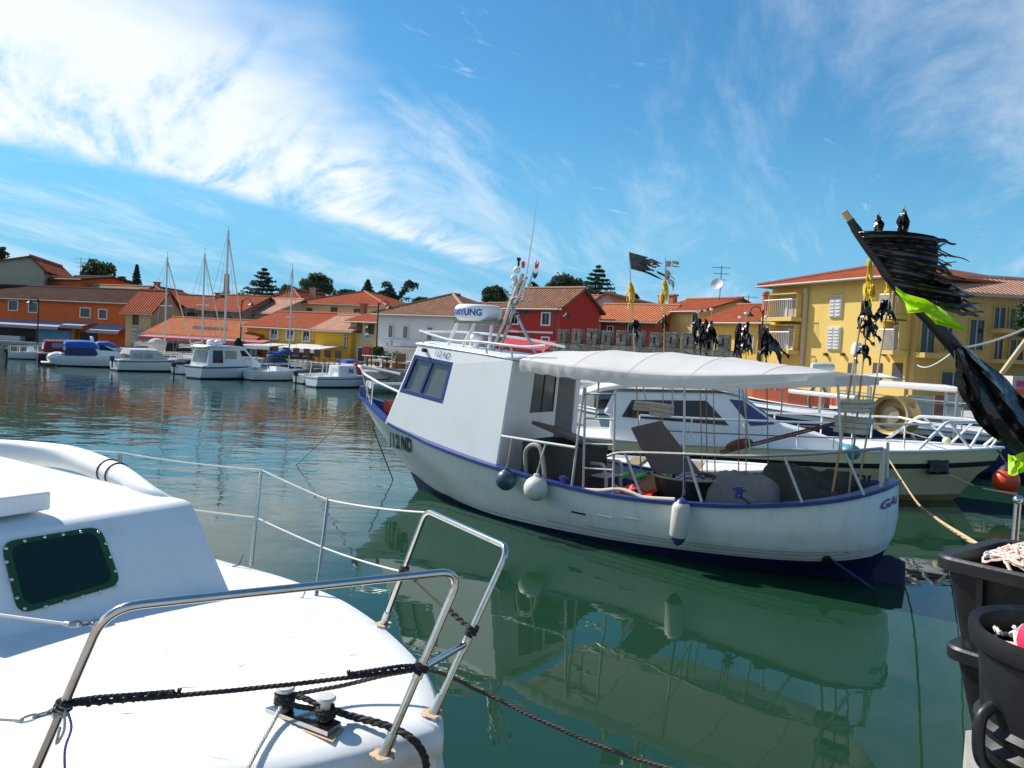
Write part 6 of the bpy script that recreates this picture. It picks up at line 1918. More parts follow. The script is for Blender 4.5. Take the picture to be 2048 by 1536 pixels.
    for x in (1.6, 2.3): mb = MB(); mb.ball(bt.P(x, 0, 3.0), .28, 12, 8, (1, 1, .7)); mb.build('radome', BOATW, bt.t, smooth=True)
    bt.rail(.6, .97, .55, 4)
    # g, g2: two yachts further back, second and third masts
    for (lbl, px, py, xm, tx, ty) in (('white sailing yacht behind the pilothouse cruiser, second mast from the left', 392, 738, 4.4, 410, 507), ('white sailing yacht with the tallest mast on the far quay', 438, 738, 4.6, 457, 462)):
        bt = vhull('sailing_yacht', lbl, px, py, 74, 8.6, 2.7, (.95, 1.15), at=by_mast(tx, ty, 60.0, 74, xm))
        cab, hw = bt.prof('coachroof', [(2.4, 1.0), (2.5, 1.45), (5.6, 1.38), (6.3, 1.1), (6.3, 1.0)], .9, .7, BOATW, .05)
        sail_rig(bt, xm, PY(tx, ty, 60.0), 1.4, 3.4, CANB if tx > 430 else SAILC, r=.075 if tx < 430 else .095)
    # h: small white day boat
    bt = vhull('day_boat', 'small plain white day boat right of the pilothouse cruiser', 496, 760, 48, 4.9, 2.0, (.75, .95))
    cab, hw = bt.prof('cuddy', [(2.2, .8), (2.3, 1.2), (3.4, 1.15), (4.1, .85), (4.1, .8)], .75, .55, BOATW, .04); bt.rail(.1, .95, .6, 5, WTUBE, .02)
    # i: yacht with blue covers, fourth mast
    bt = vhull('sailing_boat', 'small sailing boat with blue covers and boom, fourth mast from the left', 548, 766, 60, 6.2, 2.2, (.85, 1.0), stripe=pm('stripe_blue', (.03, .08, .3), .4), at=by_mast(585, 538, 54.0, 60, 3.0))
    cab, hw = bt.prof('coachroof', [(2.2, .85), (2.3, 1.25), (4.4, 1.2), (5.0, .9), (5.0, .85)], .75, .6, BOATW, .04); bt.side_panes(cab, hw, [[(2.5, .98), (2.5, 1.15), (4.0, 1.12), (4.1, .98)]], DGLASS)
    arch_cover(bt, 'cockpit_tent', .4, 2.6, .8, .95, 1.9, CANN); sail_rig(bt, 3.0, PY(585, 538, 54.0), 1.25, 2.6, CANB, .06, furl=False)
    mb = MB(); mb.box(bt.P(.6, 0, 1.0), (1.3, 1.1, .14), bt.M.to_3x3()); mb.build('blue_cushion', CANB, bt.t, bevel=.05)
    # j: fishing boat with blue stripe, red barrel
    bt = vhull('small_fishing_boat', 'white open fishing boat with blue band and upright white cuddy', 622, 774, 46, 5.2, 2.1, (.85, 1.0), stripe=pm('band_blue', (.05, .09, .28), .5), z_stripe=.74)
    cab, hw = bt.prof('cuddy', [(2.0, .85), (2.05, 1.75), (3.6, 1.75), (3.75, .85)], .8, .75, BOATW, .03)
    bt.tube('hoop', [(.4, .9, .9), (.5, .8, 1.9), (.5, -.8, 1.9), (.4, -.9, .9)], .03); bt.tube('hoop', [(1.9, .9, .9), (1.9, .8, 1.95), (1.9, -.8, 1.95), (1.9, -.9, .9)], .03)
    lettering('registration_lettering', 'N', DARK, cab, bt.P(2.9, -.86, 1.15), bt.M.to_3x3() @ Vector((1, 0, 0)), (0, 0, 1), .3, bold=.02)
    c = bt.P(4.2, -.2, 1.0); mb = MB(); mb.lathe([(0, 0), (.26, 0), (.29, .1), (.29, .65), (.26, .75), (0, .75)], 16, Matrix.Translation(c)); tag(mb.build('barrel', RED, smooth=.6), 'red barrel standing on the white fishing boat with blue band', 'barrel')
    # small open boats filling the row
    for (lb, px, py, hd, L_, cov) in (('small white open boat with grey cover between canopy cruiser and sports cruiser', 205, 733, 50, 5.0, TARPW), ('small white open boat with teal cover right of the scooped yacht', 352, 748, 60, 4.6, CANN), ('low white rowing boat left of the white fishing boat with blue band', 596, 767, 52, 4.4, None), ('white runabout with outboard close to the inflatable', 690, 772, 40, 4.8, SAILC), ('white boat with cream cover behind the sports cruiser', 283, 734, 55, 5.2, SAILC), ('white boat with maroon cover right behind the pilothouse cruiser', 458, 748, 50, 5.0, CANM), ('little white boat with blue cover behind the plain day boat', 524, 753, 50, 4.6, CANB)):
        bt = vhull('open_boat', lb, px, py, hd, L_, 1.9, (.75, .95), stripe=NAVY if px in (205, 690, 458) else None)
        if cov: arch_cover(bt, 'cover', .4, L_ * .7, .8, .78, 1.35, cov, .6)
        outboard(bt, 0, 0, .6); bt.rail(.5, .96, .4, 3)
        if not cov:
            for x in (1.0, 2.2): mb = MB(); mb.box((x, 0, .78), (.3, 1.5, .05)); mb.xf(bt.M).build('thwart', WOOD, bt.t)
    # k: motorboat with blue canopy behind
    bt = vhull('canopy_boat', 'white motorboat with small blue canopy behind the red barrel', 652, 758, 45, 5.4, 2.1, (.9, 1.15)); arch_cover(bt, 'canopy', 1.6, 3.9, .9, 1.0, 1.95, CANB, .9); bt.rail(.55, .97, .4, 4)
    # l: inflatable by the restaurant steps
    st = far_boat_pos(738, 783)
    t = thing('inflatable_boat', 'grey inflatable tender by the quay left of the fishing boat bow', 'boat', (st[0], st[1], 0), rad(25), 'boats moored along the far quay'); M_ = Matrix.Translation((st[0], st[1], 0)) @ Matrix.Rotation(rad(25), 4, 'Z')
    mb = MB(); mb.tube([M_ @ Vector(p) for p in spline([(0, .65, .3), (1.6, .68, .3), (2.5, .5, .36), (3.0, 0, .45), (2.5, -.5, .36), (1.6, -.68, .3), (0, -.65, .3)], 5)], .23, 10); mb.build('tube', pm('grey_rubber', (.35, .36, .37), .6), t, smooth=True)
    mb = MB(); mb.box((1.2, 0, .22), (2.5, 1.1, .06)); mb.xf(M_).build('floor', BOATG, t); mb = MB(); mb.box((0, 0, .4), (.06, 1.1, .4)); mb.xf(M_).build('transom', BOATG, t)

build_far_boats()

# ================================================================== TOWN
T_RED = tile_mat('red_tiles', [(.36, .085, .04), (.44, .12, .055), (.27, .07, .04)])
T_OR = tile_mat('orange_tiles', [(.52, .16, .07), (.60, .22, .10), (.40, .13, .07)])
T_PINK = tile_mat('pinkish_tiles', [(.58, .30, .20), (.68, .38, .27), (.42, .22, .15)])
T_BR = tile_mat('brown_tiles', [(.24, .11, .07), (.34, .18, .11), (.18, .12, .09)])
T_DK = tile_mat('dark_tiles', [(.045, .022, .020), (.075, .034, .026), (.10, .048, .032)])
T_TAN = tile_mat('tan_tiles', [(.40, .24, .14), (.50, .33, .20), (.28, .15, .09)])

def plaster(name, col, var=.10, dirt=None):
    return pm('plaster_' + name, col, .9, var=var, vscale=.5, dirt=dirt or tuple(c * .55 for c in col), dirt_amt=.35, dirt_scale=.9, bump=.06, bscale=20, stretch=(1, 1, .5))
W_FRAME = pm('window_frame_white', (.72, .70, .66), .7)
W_DARK = pm('window_frame_dark', (.07, .05, .045), .7)
W_BROWN = pm('brown_shutter', (.13, .07, .045), .8)
SHUT = pm('grey_louvre', (.42, .42, .43), .7)
GUTTER = pm('gutter', (.35, .30, .25), .6)
BRICK = pm('chimney_brick', (.38, .14, .08), .9, var=.25, vscale=8)

class House:
    def __init__(self, label, xl, xr, ye, YL, YR, depth, wall, roof, rtype='front', rise=2.0, z0=QZ, cat='house', name='house', over=.35, top=None, group=None, peak=.5):
        """front wall between pixel columns xl, xr (eave pixel row ye at xl) standing at distances YL, YR"""
        A = PY(xl, ye, YL); ze = A.z if top is None else top
        self.ze = ze
        yr = ye + (xr - xl) * .052
        B = PY(xr, yr, YR)
        self.A = Vector((A.x, A.y, 0)); self.B = Vector((B.x, B.y, 0))
        self.u = (self.B - self.A).normalized(); self.n = Vector((self.u.y, -self.u.x, 0))
        if self.n.y > 0: self.n = -self.n
        self.W = (self.B - self.A).length; self.depth = depth; self.z0 = z0; self.rise = rise
        c = (self.A + self.B) / 2
        self.t = thing(name, label, cat, (c.x, c.y, z0), math.atan2(self.u.y, self.u.x), group)
        self.wall = wall
        b = -self.n * depth
        P = [self.A, self.B, self.B + b, self.A + b]
        mb = MB()
        lo = [Vector((p.x, p.y, z0)) for p in P]; hi = [Vector((p.x, p.y, ze)) for p in P]
        for i in range(4):
            j = (i + 1) % 4; mb.face([lo[i], lo[j], hi[j], hi[i]])
        up = Vector((0, 0, rise))
        if rtype == 'front':
            mb.face([hi[1], hi[2], (hi[1] + hi[2]) / 2 + up]); mb.face([hi[3], hi[0], (hi[0] + hi[3]) / 2 + up])
        elif rtype == 'side':
            mb.face([hi[0], hi[1], hi[0].lerp(hi[1], peak) + up]); mb.face([hi[2], hi[3], hi[3].lerp(hi[2], peak) + up])
        elif rtype == 'shed':
            mb.face([hi[1], hi[2] , hi[2] + up]); mb.face([hi[3], hi[0], hi[3] + up]); mb.face([hi[2], hi[3], hi[3] + up, hi[2] + up])
        w = mb.build('walls', wall, self.t); sub(w, self.t); self.w = w
        if roof is None: return
        # roof planes with overhang, uv in metres
        o = over; u, n = self.u, self.n
        E = [hi[0] - u * o + n * o, hi[1] + u * o + n * o, hi[2] + u * o - n * o, hi[3] - u * o - n * o]
        z_ = Vector((0, 0, .05)); drop = Vector((0, 0, -rise * o / (depth / 2) if rtype == 'front' else 0))
        mb = MB()
        def plane(pts, eu, ev):
            o_ = pts[0]; th = Vector((0, 0, .14))
            mb.face(pts, [((p - o_).dot(eu), (p - o_).dot(ev)) for p in pts])
            k = len(pts)
            for i in range(k):
                a, c_ = pts[i], pts[(i + 1) % k]
                mb.face([a - th, c_ - th, c_, a], [(0, 0), (.1, 0), (.1, .1), (0, .1)])
        if rtype == 'front':
            E = [e + drop for e in E]
            R0_ = (E[0] + E[3]) / 2; R1_ = (E[1] + E[2]) / 2; R0_.z = R1_.z = ze + rise
            for q in (R0_, R1_): q += z_
            E = [e + z_ for e in E]
            plane([E[0], E[1], R1_, R0_], u, (R0_ - E[0]).normalized()); plane([E[2], E[3], R0_, R1_], -u, (R1_ - E[2]).normalized()); rd = [(R0_, R1_)]
        elif rtype == 'side':
            dr = Vector((0, 0, -rise * o / (self.W / 2))); E = [e + dr + z_ for e in E]
            R0_ = E[0].lerp(E[1], peak); R1_ = E[3].lerp(E[2], peak); R0_.z = R1_.z = ze + rise + .05
            plane([E[3], E[0], R0_, R1_], -n, (R0_ - E[0]).normalized()); plane([E[1], E[2], R1_, R0_], -n, (R0_ - E[1]).normalized()); rd = [(R0_, R1_)]
        elif rtype == 'hip':
            E = [e + z_ for e in E]; h = min(depth, self.W) / 2
            m0, m1 = (E[0] + E[3]) / 2, (E[1] + E[2]) / 2
            if self.W > depth: R0_, R1_ = m0 + u * h, m1 - u * h
            else:
                a_, b_ = (E[0] + E[1]) / 2, (E[3] + E[2]) / 2; R0_, R1_ = a_ - n * h, b_ + n * h
            R0_.z = R1_.z = ze + rise
            if self.W > depth:
                plane([E[0], E[1], R1_, R0_], u, (R0_ - m0 - u * (R0_ - m0).dot(u) + (m0 - E[0]) * 1).normalized()); plane([E[2], E[3], R0_, R1_], -u, -n)
                plane([E[3], E[0], R0_], n, u); plane([E[1], E[2], R1_], -n, -u)
            else:
                plane([E[0], E[1], R0_], u, -n); plane([E[2], E[3], R1_], -u, n); plane([E[3], E[0], R0_, R1_], n, u); plane([E[1], E[2], R1_, R0_], -n, -u)
            rd = [(R0_, R1_), (E[0], R0_), (E[1], R1_ if self.W > depth else R0_)]
        elif rtype == 'shed':
            E = [e + z_ for e in E]; E[2].z += rise; E[3].z += rise
            plane(E, u, (E[3] - E[0]).normalized()); rd = []
        self.rf = mb.build('roof', roof, self.t); sub(self.rf, self.t)
        if rd:
            for a, c_ in rd:
                mb = MB(); mb.tube([a + Vector((0, 0, .02)), c_ + Vector((0, 0, .02))], .11, 6); mb.build('ridge_tiles', roof_ridge(roof), self.rf)
        if rtype in ('front', 'hip', 'shed'):
            mb = MB(); mb.tube([E[0] + Vector((0, 0, -.10)) + n * .05, E[1] + Vector((0, 0, -.10)) + n * .05], .07, 6); mb.build('gutter', GUTTER, self.rf)
    def on(self, px, py, off=0.0):
        return hit(px, py, self.A, self.n) + self.n * off
    def window(self, x0, y0, x1, y1, frame=None, pane=None, shutters=False, sill=True, fw=.10, cross=True, name='window', curtain=False):
        a, b = self.on(x0, y1), self.on(x1, y0)
        s0, s1 = (a - self.A).dot(self.u), (b - self.A).dot(self.u)
        mid = self.on((x0 + x1) / 2, (y0 + y1) / 2); c_top = self.on((x0 + x1) / 2, y0); c_bot = self.on((x0 + x1) / 2, y1)
        z0, z1 = c_bot.z, c_top.z
        def q(s, z, o): return self.A + self.u * s + Vector((0, 0, z)) + self.n * o
        f = frame or W_FRAME
        mb = MB()
        for (p0, p1, r0, r1) in ((s0 - fw, s1 + fw, z1, z1 + fw), (s0 - fw, s1 + fw, z0 - fw, z0), (s0 - fw, s0, z0, z1), (s1, s1 + fw, z0, z1)):
            mb.hexa([q(p0, r0, -.02), q(p1, r0, -.02), q(p1, r0, .09), q(p0, r0, .09), q(p0, r1, -.02), q(p1, r1, -.02), q(p1, r1, .09), q(p0, r1, .09)])
        o = mb.build(name, f, self.w); sub(o, self.t)
        mb = MB(); mb.face([q(s0, z0, .012), q(s1, z0, .012), q(s1, z1, .012), q(s0, z1, .012)]); mb.build('pane', pane or DGLASS, o)
        if cross and not shutters:
            mb = MB(); m = (s0 + s1) / 2
            mb.hexa([q(m - .03, z0, .015), q(m + .03, z0, .015), q(m + .03, z0, .05), q(m - .03, z0, .05), q(m - .03, z1, .015), q(m + .03, z1, .015), q(m + .03, z1, .05), q(m - .03, z1, .05)]); mb.build('mullion', pm('mullion_grey', (.28, .27, .26), .7), o)
        if curtain:
            mb = MB(); mb.face([q(s0 + .08, z0 + .05, .016), q(s1 - .08, z0 + .05, .016), q(s1 - .15, z1 - .35, .016), q(s0 + .15, z1 - .35, .016)]); mb.build('curtain', pm('net_curtain', (.5, .5, .48), .9, var=.2, vscale=3), o)
        if shutters:
            for (p0, p1) in ((s0, (s0 + s1) / 2 - .01), ((s0 + s1) / 2 + .01, s1)):
                mb = MB(); mb.hexa([q(p0, z0, .03), q(p1, z0, .03), q(p1, z0, .12), q(p0, z0, .12), q(p0, z1, .03), q(p1, z1, .03), q(p1, z1, .12), q(p0, z1, .12)])
                k = max(4, int((z1 - z0) / .16))
                for i in range(k):
                    zz = z0 + (z1 - z0) * (i + .5) / k
                    mb.hexa([q(p0 + .06, zz - .05, .11), q(p1 - .06, zz - .05, .11), q(p1 - .06, zz - .05, .15), q(p0 + .06, zz - .05, .15), q(p0 + .06, zz + .03, .11), q(p1 - .06, zz + .03, .11), q(p1 - .06, zz + .03, .12), q(p0 + .06, zz + .03, .12)])
                mb.build('shutter', shutters if not isinstance(shutters, bool) else SHUT, o)
        return o
    def chimney(self, x0, y0, x1, y1, back=2.0, mat=None, cap=True, cyl=False):
        p = hit((x0 + x1) / 2, y1, self.A - self.n * back, self.n); q = hit((x0 + x1) / 2, y0, self.A - self.n * back, self.n)
        w = (hit(x1, y1, self.A - self.n * back, self.n) - hit(x0, y1, self.A - self.n * back, self.n)).length
        mb = MB()
        R_ = Matrix.Rotation(math.atan2(self.u.y, self.u.x), 3, 'Z')
        if cyl: mb.lathe([(w * .42, -1.0), (w * .42, q.z - p.z - .35), (w * .55, q.z - p.z - .3), (w * .55, q.z - p.z - .1), (w * .3, q.z - p.z)], 14, Matrix.Translation((p.x, p.y, p.z)))
        else:
            mb.box((p.x, p.y, (p.z - 1 + q.z) / 2), (w * .8, w * .7, q.z - p.z + 1), R_)
            if cap: mb.box((p.x, p.y, q.z + .06), (w * 1.05, w * .95, .12), R_)
        return mb.build('chimney', mat or BRICK, self.rf)
    def slab(self, name, x0, y0, x1, y1, out0, out1, mat, parent=None, bevel=0, box=True):
        """box standing proud of the facade between two pixels"""
        a, b = self.on(x0, y1), self.on(x1, y0); s0, s1 = (a - self.A).dot(self.u), (b - self.A).dot(self.u)
        z0, z1 = self.on((x0 + x1) / 2, y1).z, self.on((x0 + x1) / 2, y0).z
        def q(s, z, o): return self.A + self.u * s + Vector((0, 0, z)) + self.n * o
        mb = MB(); mb.hexa([q(s0, z0, out0), q(s1, z0, out0), q(s1, z0, out1), q(s0, z0, out1), q(s0, z1, out0), q(s1, z1, out0), q(s1, z1, out1), q(s0, z1, out1)])
        return mb.build(name, mat, parent or self.t, bevel=bevel)
    def awning(self, name, x0, x1, ytop, ybot, out, mat, drop=.5, parent=None):
        a, b = self.on(x0, ytop), self.on(x1, ytop); s0, s1 = (a - self.A).dot(self.u), (b - self.A).dot(self.u)
        zt = self.on((x0 + x1) / 2, ytop).z; zb = self.on((x0 + x1) / 2, ybot).z
        def q(s, z, o): return self.A + self.u * s + Vector((0, 0, z)) + self.n * o
        mb = MB(); mb.grid([[q(s0, zt, .05), q(s1, zt, .05)], [q(s0, zb + .25, out), q(s1, zb + .25, out)], [q(s0, zb, out), q(s1, zb, out)]])
        o = mb.build(name, mat, parent or self.t); md = o.modifiers.new('thick', 'SOLIDIFY'); md.thickness = .03
        return o

RIDGE = {}
def roof_ridge(m):
    if m.name not in RIDGE:
        c = {'red_tiles': (.42, .13, .08), 'orange_tiles': (.55, .25, .15), 'pinkish_tiles': (.6, .38, .28), 'brown_tiles': (.36, .22, .15), 'dark_tiles': (.10, .07, .06), 'tan_tiles': (.45, .3, .2)}.get(m.name, (.4, .2, .1))
        RIDGE[m.name] = pm('ridge_' + m.name, c, .9, var=.2, vscale=6)
    return RIDGE[m.name]

def tv_aerial(label, px, ytop, ybot, Y, dish=False):
    p = PY(px, ybot, Y); q = PY(px, ytop, Y); q.x = p.x; 
    t = thing('tv_aerial', label, 'aerial', p)
    mb = MB(); mb.tube([p - Vector((0, 0, .6)), q], .03, 5); mb.build('mast', DARK, t)
    for k in range(3):
        z = q.z - .15 - .45 * k; w = .7 - .12 * k
        mb = MB(); mb.tube([(p.x - w, p.y, z), (p.x + w, p.y, z)], .018, 4)
        for i in range(4): x = p.x - w + 2 * w * (i + .5) / 4; mb.tube([(x, p.y - .25, z), (x, p.y + .25, z)], .012, 4)
        mb.build('element', DARK, t)
    if dish:
        c = p.lerp(q, .45) + Vector((-.3, -.2, 0)); M_ = Matrix.Translation(c) @ Vector((-.5, -.7, .35)).to_track_quat('Z', 'Y').to_matrix().to_4x4()
        mb = MB(); mb.lathe([(0, 0), (.25, .04), (.45, .13), (.46, .14), (.25, .06), (0, .03)], 18, M_); mb.build('dish', BOATG, t, smooth=True)

def build_town():
    # A beige gable house, far left
    h = House('beige gabled house with red roof at the left edge, behind the orange one', -70, 88, 530, 80, 82, 12, plaster('beige', (.50, .41, .30)), T_RED, 'side', 1.35, peak=.80)
    # B long orange building
    OR = plaster('orange', (.74, .135, .028), .08)
    h = House('long orange house with dark tiled roof and grey shop awnings', -80, 262, 590, 77, 72, 7, OR, T_DK, 'front', 1.25, top=None)
    for (a, b, c, d) in ((19, 602, 36, 620), (59, 606, 76, 624), (162, 617, 181, 634), (199, 620, 214, 637)): h.window(a, b, c, d, W_FRAME, pm('brown_pane', (.05, .035, .03), .3), fw=.10, cross=False)
    aw = pm('grey_blue_awning', (.22, .22, .30), .8)
    h.awning('awning', -80, 148, 639, 655, 1.8, aw); h.awning('awning', 152, 196, 645, 658, 1.8, aw); h.awning('awning', 199, 262, 650, 668, 1.5, aw)
    SH = pm('interior_shade', (.05, .045, .045), .8, var=.5, vscale=1.5)  # near-black slabs; the shade behind the openings is put into their colour
    h.slab('shop_front', -60, 655, 72, 702, .0, .06, SH); h.slab('shop_front', 160, 664, 195, 712, .0, .06, SH)
    g = h.slab('shop_goods', 80, 660, 146, 690, .05, .3, pm('blue_goods', (.12, .30, .46), .7, var=.6, vscale=4))
    h.slab('downpipe', 257, 622, 260, 690, .02, .14, W_DARK)
    h.slab('display_case', 18, 672, 66, 700, .8, 1.4, pm('pale_case', (.4, .42, .44), .4), bevel=.04)
    h.slab('pillar', 149, 648, 158, 710, .02, .5, pm('amber_pillar', (.40, .17, .04), .8))
    h2 = House('upper orange house block with dark eave behind the long orange house', 93, 164, 556, 84, 82, 7, OR, T_DK, 'front', .5)
    h3 = House('orange house with tan tiled roof stepping down to the right', 150, 258, 596, 80.5, 78.5, 5, OR, T_TAN, 'front', 1.5)
    # C tan gable
    h = House('narrow tan gabled house right of the orange row', 252, 302, 620, 70.3, 70.0, 5, plaster('tan', (.48, .32, .17)), T_RED, 'front', 1.9)
    h.window(268, 630, 275, 647, W_DARK, W_BROWN, cross=False)
    h.slab('stone_base', 262, 655, 300, 705, .0, .06, MATS['quay_stone'])
    # D grey house
    h = House('grey house with red hip roof, red shutters and brick chimney', 262, 332, 590, 84, 84, 10, plaster('grey', (.36, .36, .38)), T_RED, 'hip', 1.1)
    h.window(281, 593, 295, 606, W_BROWN, W_BROWN, cross=False, shutters=pm('red_shutter', (.30, .06, .04), .7)); h.chimney(308, 566, 320, 580, 4)
    # E white house
    h = House('pale house with two brown windows below red roof, behind the low restaurant', 331, 406, 612, 79, 79, 8, plaster('offwhite', (.52, .50, .48)), T_RED, 'front', 1.3)
    for (a, b, c, d) in ((344, 625, 359, 641), (376, 627, 392, 643)): h.window(a, b, c, d, W_DARK, W_BROWN, cross=True)
    # F stone house
    STW = stone_mat('rubble_stone', (.25, .20, .15), (.36, .30, .23), (.18, .15, .12), .5, .3)
    h = House('rubble stone house with red roof and skylight', 404, 484, 617, 78, 77, 9, STW, T_RED, 'front', 1.6)
    for (a, b, c, d) in ((430, 633, 436, 643), (458, 635, 464, 645)): h.window(a, b, c, d, W_DARK, DARK, cross=False, fw=.05)
    h.slab('skylight', 395, 603, 410, 608, -1.8, -1.4, BOATG); h.chimney(432, 588, 446, 601, 4)
    h = House('tan house with bright pink tiled roof right of the stone one', 480, 545, 622, 80, 78, 8, plaster('sand', (.50, .40, .27)), T_PINK, 'front', 1.5)
    # brick stack
    p = PY(452, 600, 95); t = thing('tall_chimney', 'tall slender brick chimney behind the tallest yacht mast', 'chimney', (p.x, p.y, QZ)); q = PY(454, 548, 95)
    mb = MB(); mb.tube([(p.x, p.y, QZ), (p.x, p.y, q.z - 2.0)], [.75, .45], 12); mb.tube([(p.x, p.y, q.z - 2.0), (p.x, p.y, q.z)], [.35, .3], 12); mb.build('stack', pm('pale_brick', (.45, .27, .2), .9), t)
    # G low restaurant with red roof
    h = House('low restaurant with wide red orange roof and two signs', 296, 512, 664, 66, 63.5, 7, plaster('restaurant', (.42, .40, .38)), T_OR, 'front', 1.35, name='restaurant')
    for (a, b, c, d) in ((367, 651, 390, 659), (392, 652, 414, 660), (416, 654, 437, 662)): h.slab('roof_sign', a, b, c, d, -1.2, -1.12, pm('sign_grey', (.36, .36, .36), .6, var=.5, vscale=8))
    h.awning('awning', 300, 545, 675, 686, 1.4, pm('pink_awning', (.45, .10, .13), .8))
    h.slab('opening_shade', 320, 690, 492, 715, .0, .05, SH)
    dr = h.window(498, 691, 516, 712, pm('green_frame', (.03, .08, .06), .6), pm('pale_door_glass', (.30, .36, .34), .2), name='door')
    # H houses behind
    h = House('stone and plaster house with red hip roof and air conditioner', 537, 603, 602, 86, 85, 10, STW, T_RED, 'hip', 1.5); h.chimney(620, 578, 630, 592, 4, pm('tan_chimney', (.5, .36, .2), .9))
    h.slab('air_conditioner', 545, 603, 554, 611, .02, .5, BOATG, bevel=.03)
    CR_ = plaster('cream', (.66, .46, .22))
    h = House('cream house with broad red hip roof and brown door', 600, 770, 606, 82, 79, 12, CR_, T_RED, 'hip', 1.7)
    h.window(615, 618, 623, 634, W_BROWN, W_BROWN, cross=False, name='door'); h.window(664, 617, 673, 630, W_DARK, W_BROWN); h.window(710, 620, 720, 633, W_DARK, W_BROWN)
    # I golden yellow house
    GY = plaster('golden', (.74, .40, .03), .08)
    h = House('golden yellow house with four white framed windows and white cafe awnings', 494, 700, 650, 65, 59.5, 7, GY, T_RED, 'front', 1.25)
    for (a, b, c, d) in ((543, 659, 556, 676), (575, 661, 588, 678), (607, 663, 620, 681), (664, 667, 679, 685)): h.window(a, b, c, d, W_FRAME, DGLASS, fw=.13, curtain=True)
    h.slab('cafe_front', 540, 700, 694, 735, .0, .05, SH)
    h.awning('awning', 540, 598, 687, 700, 3.0, AWN); h.awning('awning', 610, 692, 689, 706, 3.0, AWN)
    hp = House('small pink tiled roof house at the end of the golden yellow one', 632, 702, 657, 60.4, 59.2, 6.5, GY, T_PINK, 'front', 1.15)
    # vertical sign
    p = h.on(693, 664, .25); t = thing('hanging_sign', 'narrow vertical sign with dark letters between yellow and cream houses', 'sign', p)
    a, b = h.on(691, 661, .2), h.on(702, 705, .2); zt, zb = h.on(696, 661).z, h.on(696, 700).z; s = h.u
    mb = MB(); c0 = h.on(696, 680, .3); mb.box((c0.x, c0.y, (zt + zb) / 2), (.38, .05, zt - zb), Matrix.Rotation(math.atan2(s.y, s.x), 3, 'Z')); mb.build('board', pm('sign_sand', (.5, .42, .28), .8), t)
    lettering('sign_lettering', 'oloj', DARK, t, Vector((c0.x, c0.y, zt - .05)) - s * .12 + h.n * .03, (0, 0, -1), s, .26, bold=.02, depth=.002, width=(zt - zb) * .9)
    # J cream narrow
    h = House('narrow cream house with red roof and blue oval sign', 701, 757, 640, 60, 58.5, 7, plaster('lightcream', (.60, .46, .24)), T_RED, 'front', 1.0)
    h.window(715, 648, 724, 665, W_BROWN, W_BROWN, shutters=W_BROWN, fw=.04); h.window(739, 650, 748, 667, W_BROWN, W_BROWN, shutters=W_BROWN, fw=.04); h.chimney(722, 610, 732, 626, 2.6)
    h.window(716, 696, 731, 722, W_FRAME, W_BROWN, cross=False, name='doorway'); h.slab('red_flowers', 733, 694, 746, 712, .1, .5, pm('red_flowers', (.45, .06, .05), .9, var=.7, vscale=14))
    p = h.on(744, 672, .5); t = thing('oval_sign', 'bright blue oval sign with a white bird on the cream house', 'sign', p)
    mb = MB(); R_ = Matrix.Rotation(math.atan2(h.u.y, h.u.x), 4, 'Z'); mb.ball((0, 0, 0), 1, 20, 10, (.28, .06, .14)); mb.xf(Matrix.Translation(p) @ R_); mb.build('oval', pm('sign_blue', (.02, .22, .55), .5), t, smooth=True)
    mb = MB(); mb.box(h.on(743, 657, .45), (.32, .04, .62), R_.to_3x3()); mb.build('panel', pm('sign_black', (.015, .02, .02), .5), t)
    mb = MB(); c_ = h.on(743, 655, .5); mb.ball(c_, .07, 8, 6, (1.5, .3, 1)); mb.tube([c_, c_ + Vector((.08, 0, .14))], .02, 5); mb.build('bird', BOATW, t)
    # K white house
    h = House('white house with brown hip roof, sign band and tall windows', 757, 938, 628, 57.5, 53.5, 8, plaster('white', (.70, .67, .66), .05), T_BR, 'hip', 1.75)
    for (a, b, c, d) in ((778, 651, 787, 674), (807, 653, 817, 676), (855, 655, 866, 680)): h.window(a, b, c, d, W_FRAME, pm('pale_pane', (.22, .20, .18), .3, var=.4, vscale=5), fw=.06)
    sg = h.slab('sign_band', 764, 681, 900, 694, .05, .14, pm('sign_white', (.62, .60, .62), .6)); sub(sg, h.t)
    lettering('sign_lettering', '2', pm('sign_dark', (.06, .06, .07), .6), sg, h.on(784, 690, .15), h.u, (0, 0, 1), .30, bold=.02)
    lettering('sign_lettering', 'v', pm('sign_red', (.4, .03, .05), .6), sg, h.on(775, 691, .15), h.u, (0, 0, 1), .16, bold=.05)
    h.slab('ledge', 760, 696, 900, 700, .0, .35, W_FRAME); h.window(774, 706, 785, 720, W_FRAME, BOATG, fw=.06); h.window(803, 708, 814, 723, W_FRAME, pm('pale_pane2', (.3, .28, .25), .3), fw=.06)
    h.chimney(895, 607, 905, 625, 4)
    # L long low roofs behind
    h = House('long low house with orange red roof behind the white house', 868, 1035, 616, 80, 78, 10, plaster('ochre', (.45, .3, .18)), T_OR, 'front', .9)
    h = House('small house with brown roof left of the red house', 925, 1016, 640, 60, 58, 8, plaster('dullrose', (.34, .16, .13)), T_BR, 'front', 1.5)
    h.window(935, 655, 947, 675, W_FRAME, DGLASS); h.window(960, 657, 972, 676, W_FRAME, DGLASS)
    # M red house
    RD = plaster('red', (.46, .035, .03), .08)
    h = House('deep red house with brown tiled roof and white framed windows', 1012, 1122, 611, 56, 53, 4.6, RD, T_BR, 'front', 1.35)
    for (a, b, c, d) in ((1023, 627, 1037, 647), (1085, 627, 1100, 649), (1022, 675, 1036, 694), (1085, 676, 1098, 694)): h.window(a, b, c, d, W_FRAME, DGLASS, fw=.10)
    h.slab('string_course', 1013, 662, 1108, 666, .0, .16, W_FRAME); h.chimney(1079, 590, 1087, 606, 3.2, BRICK)
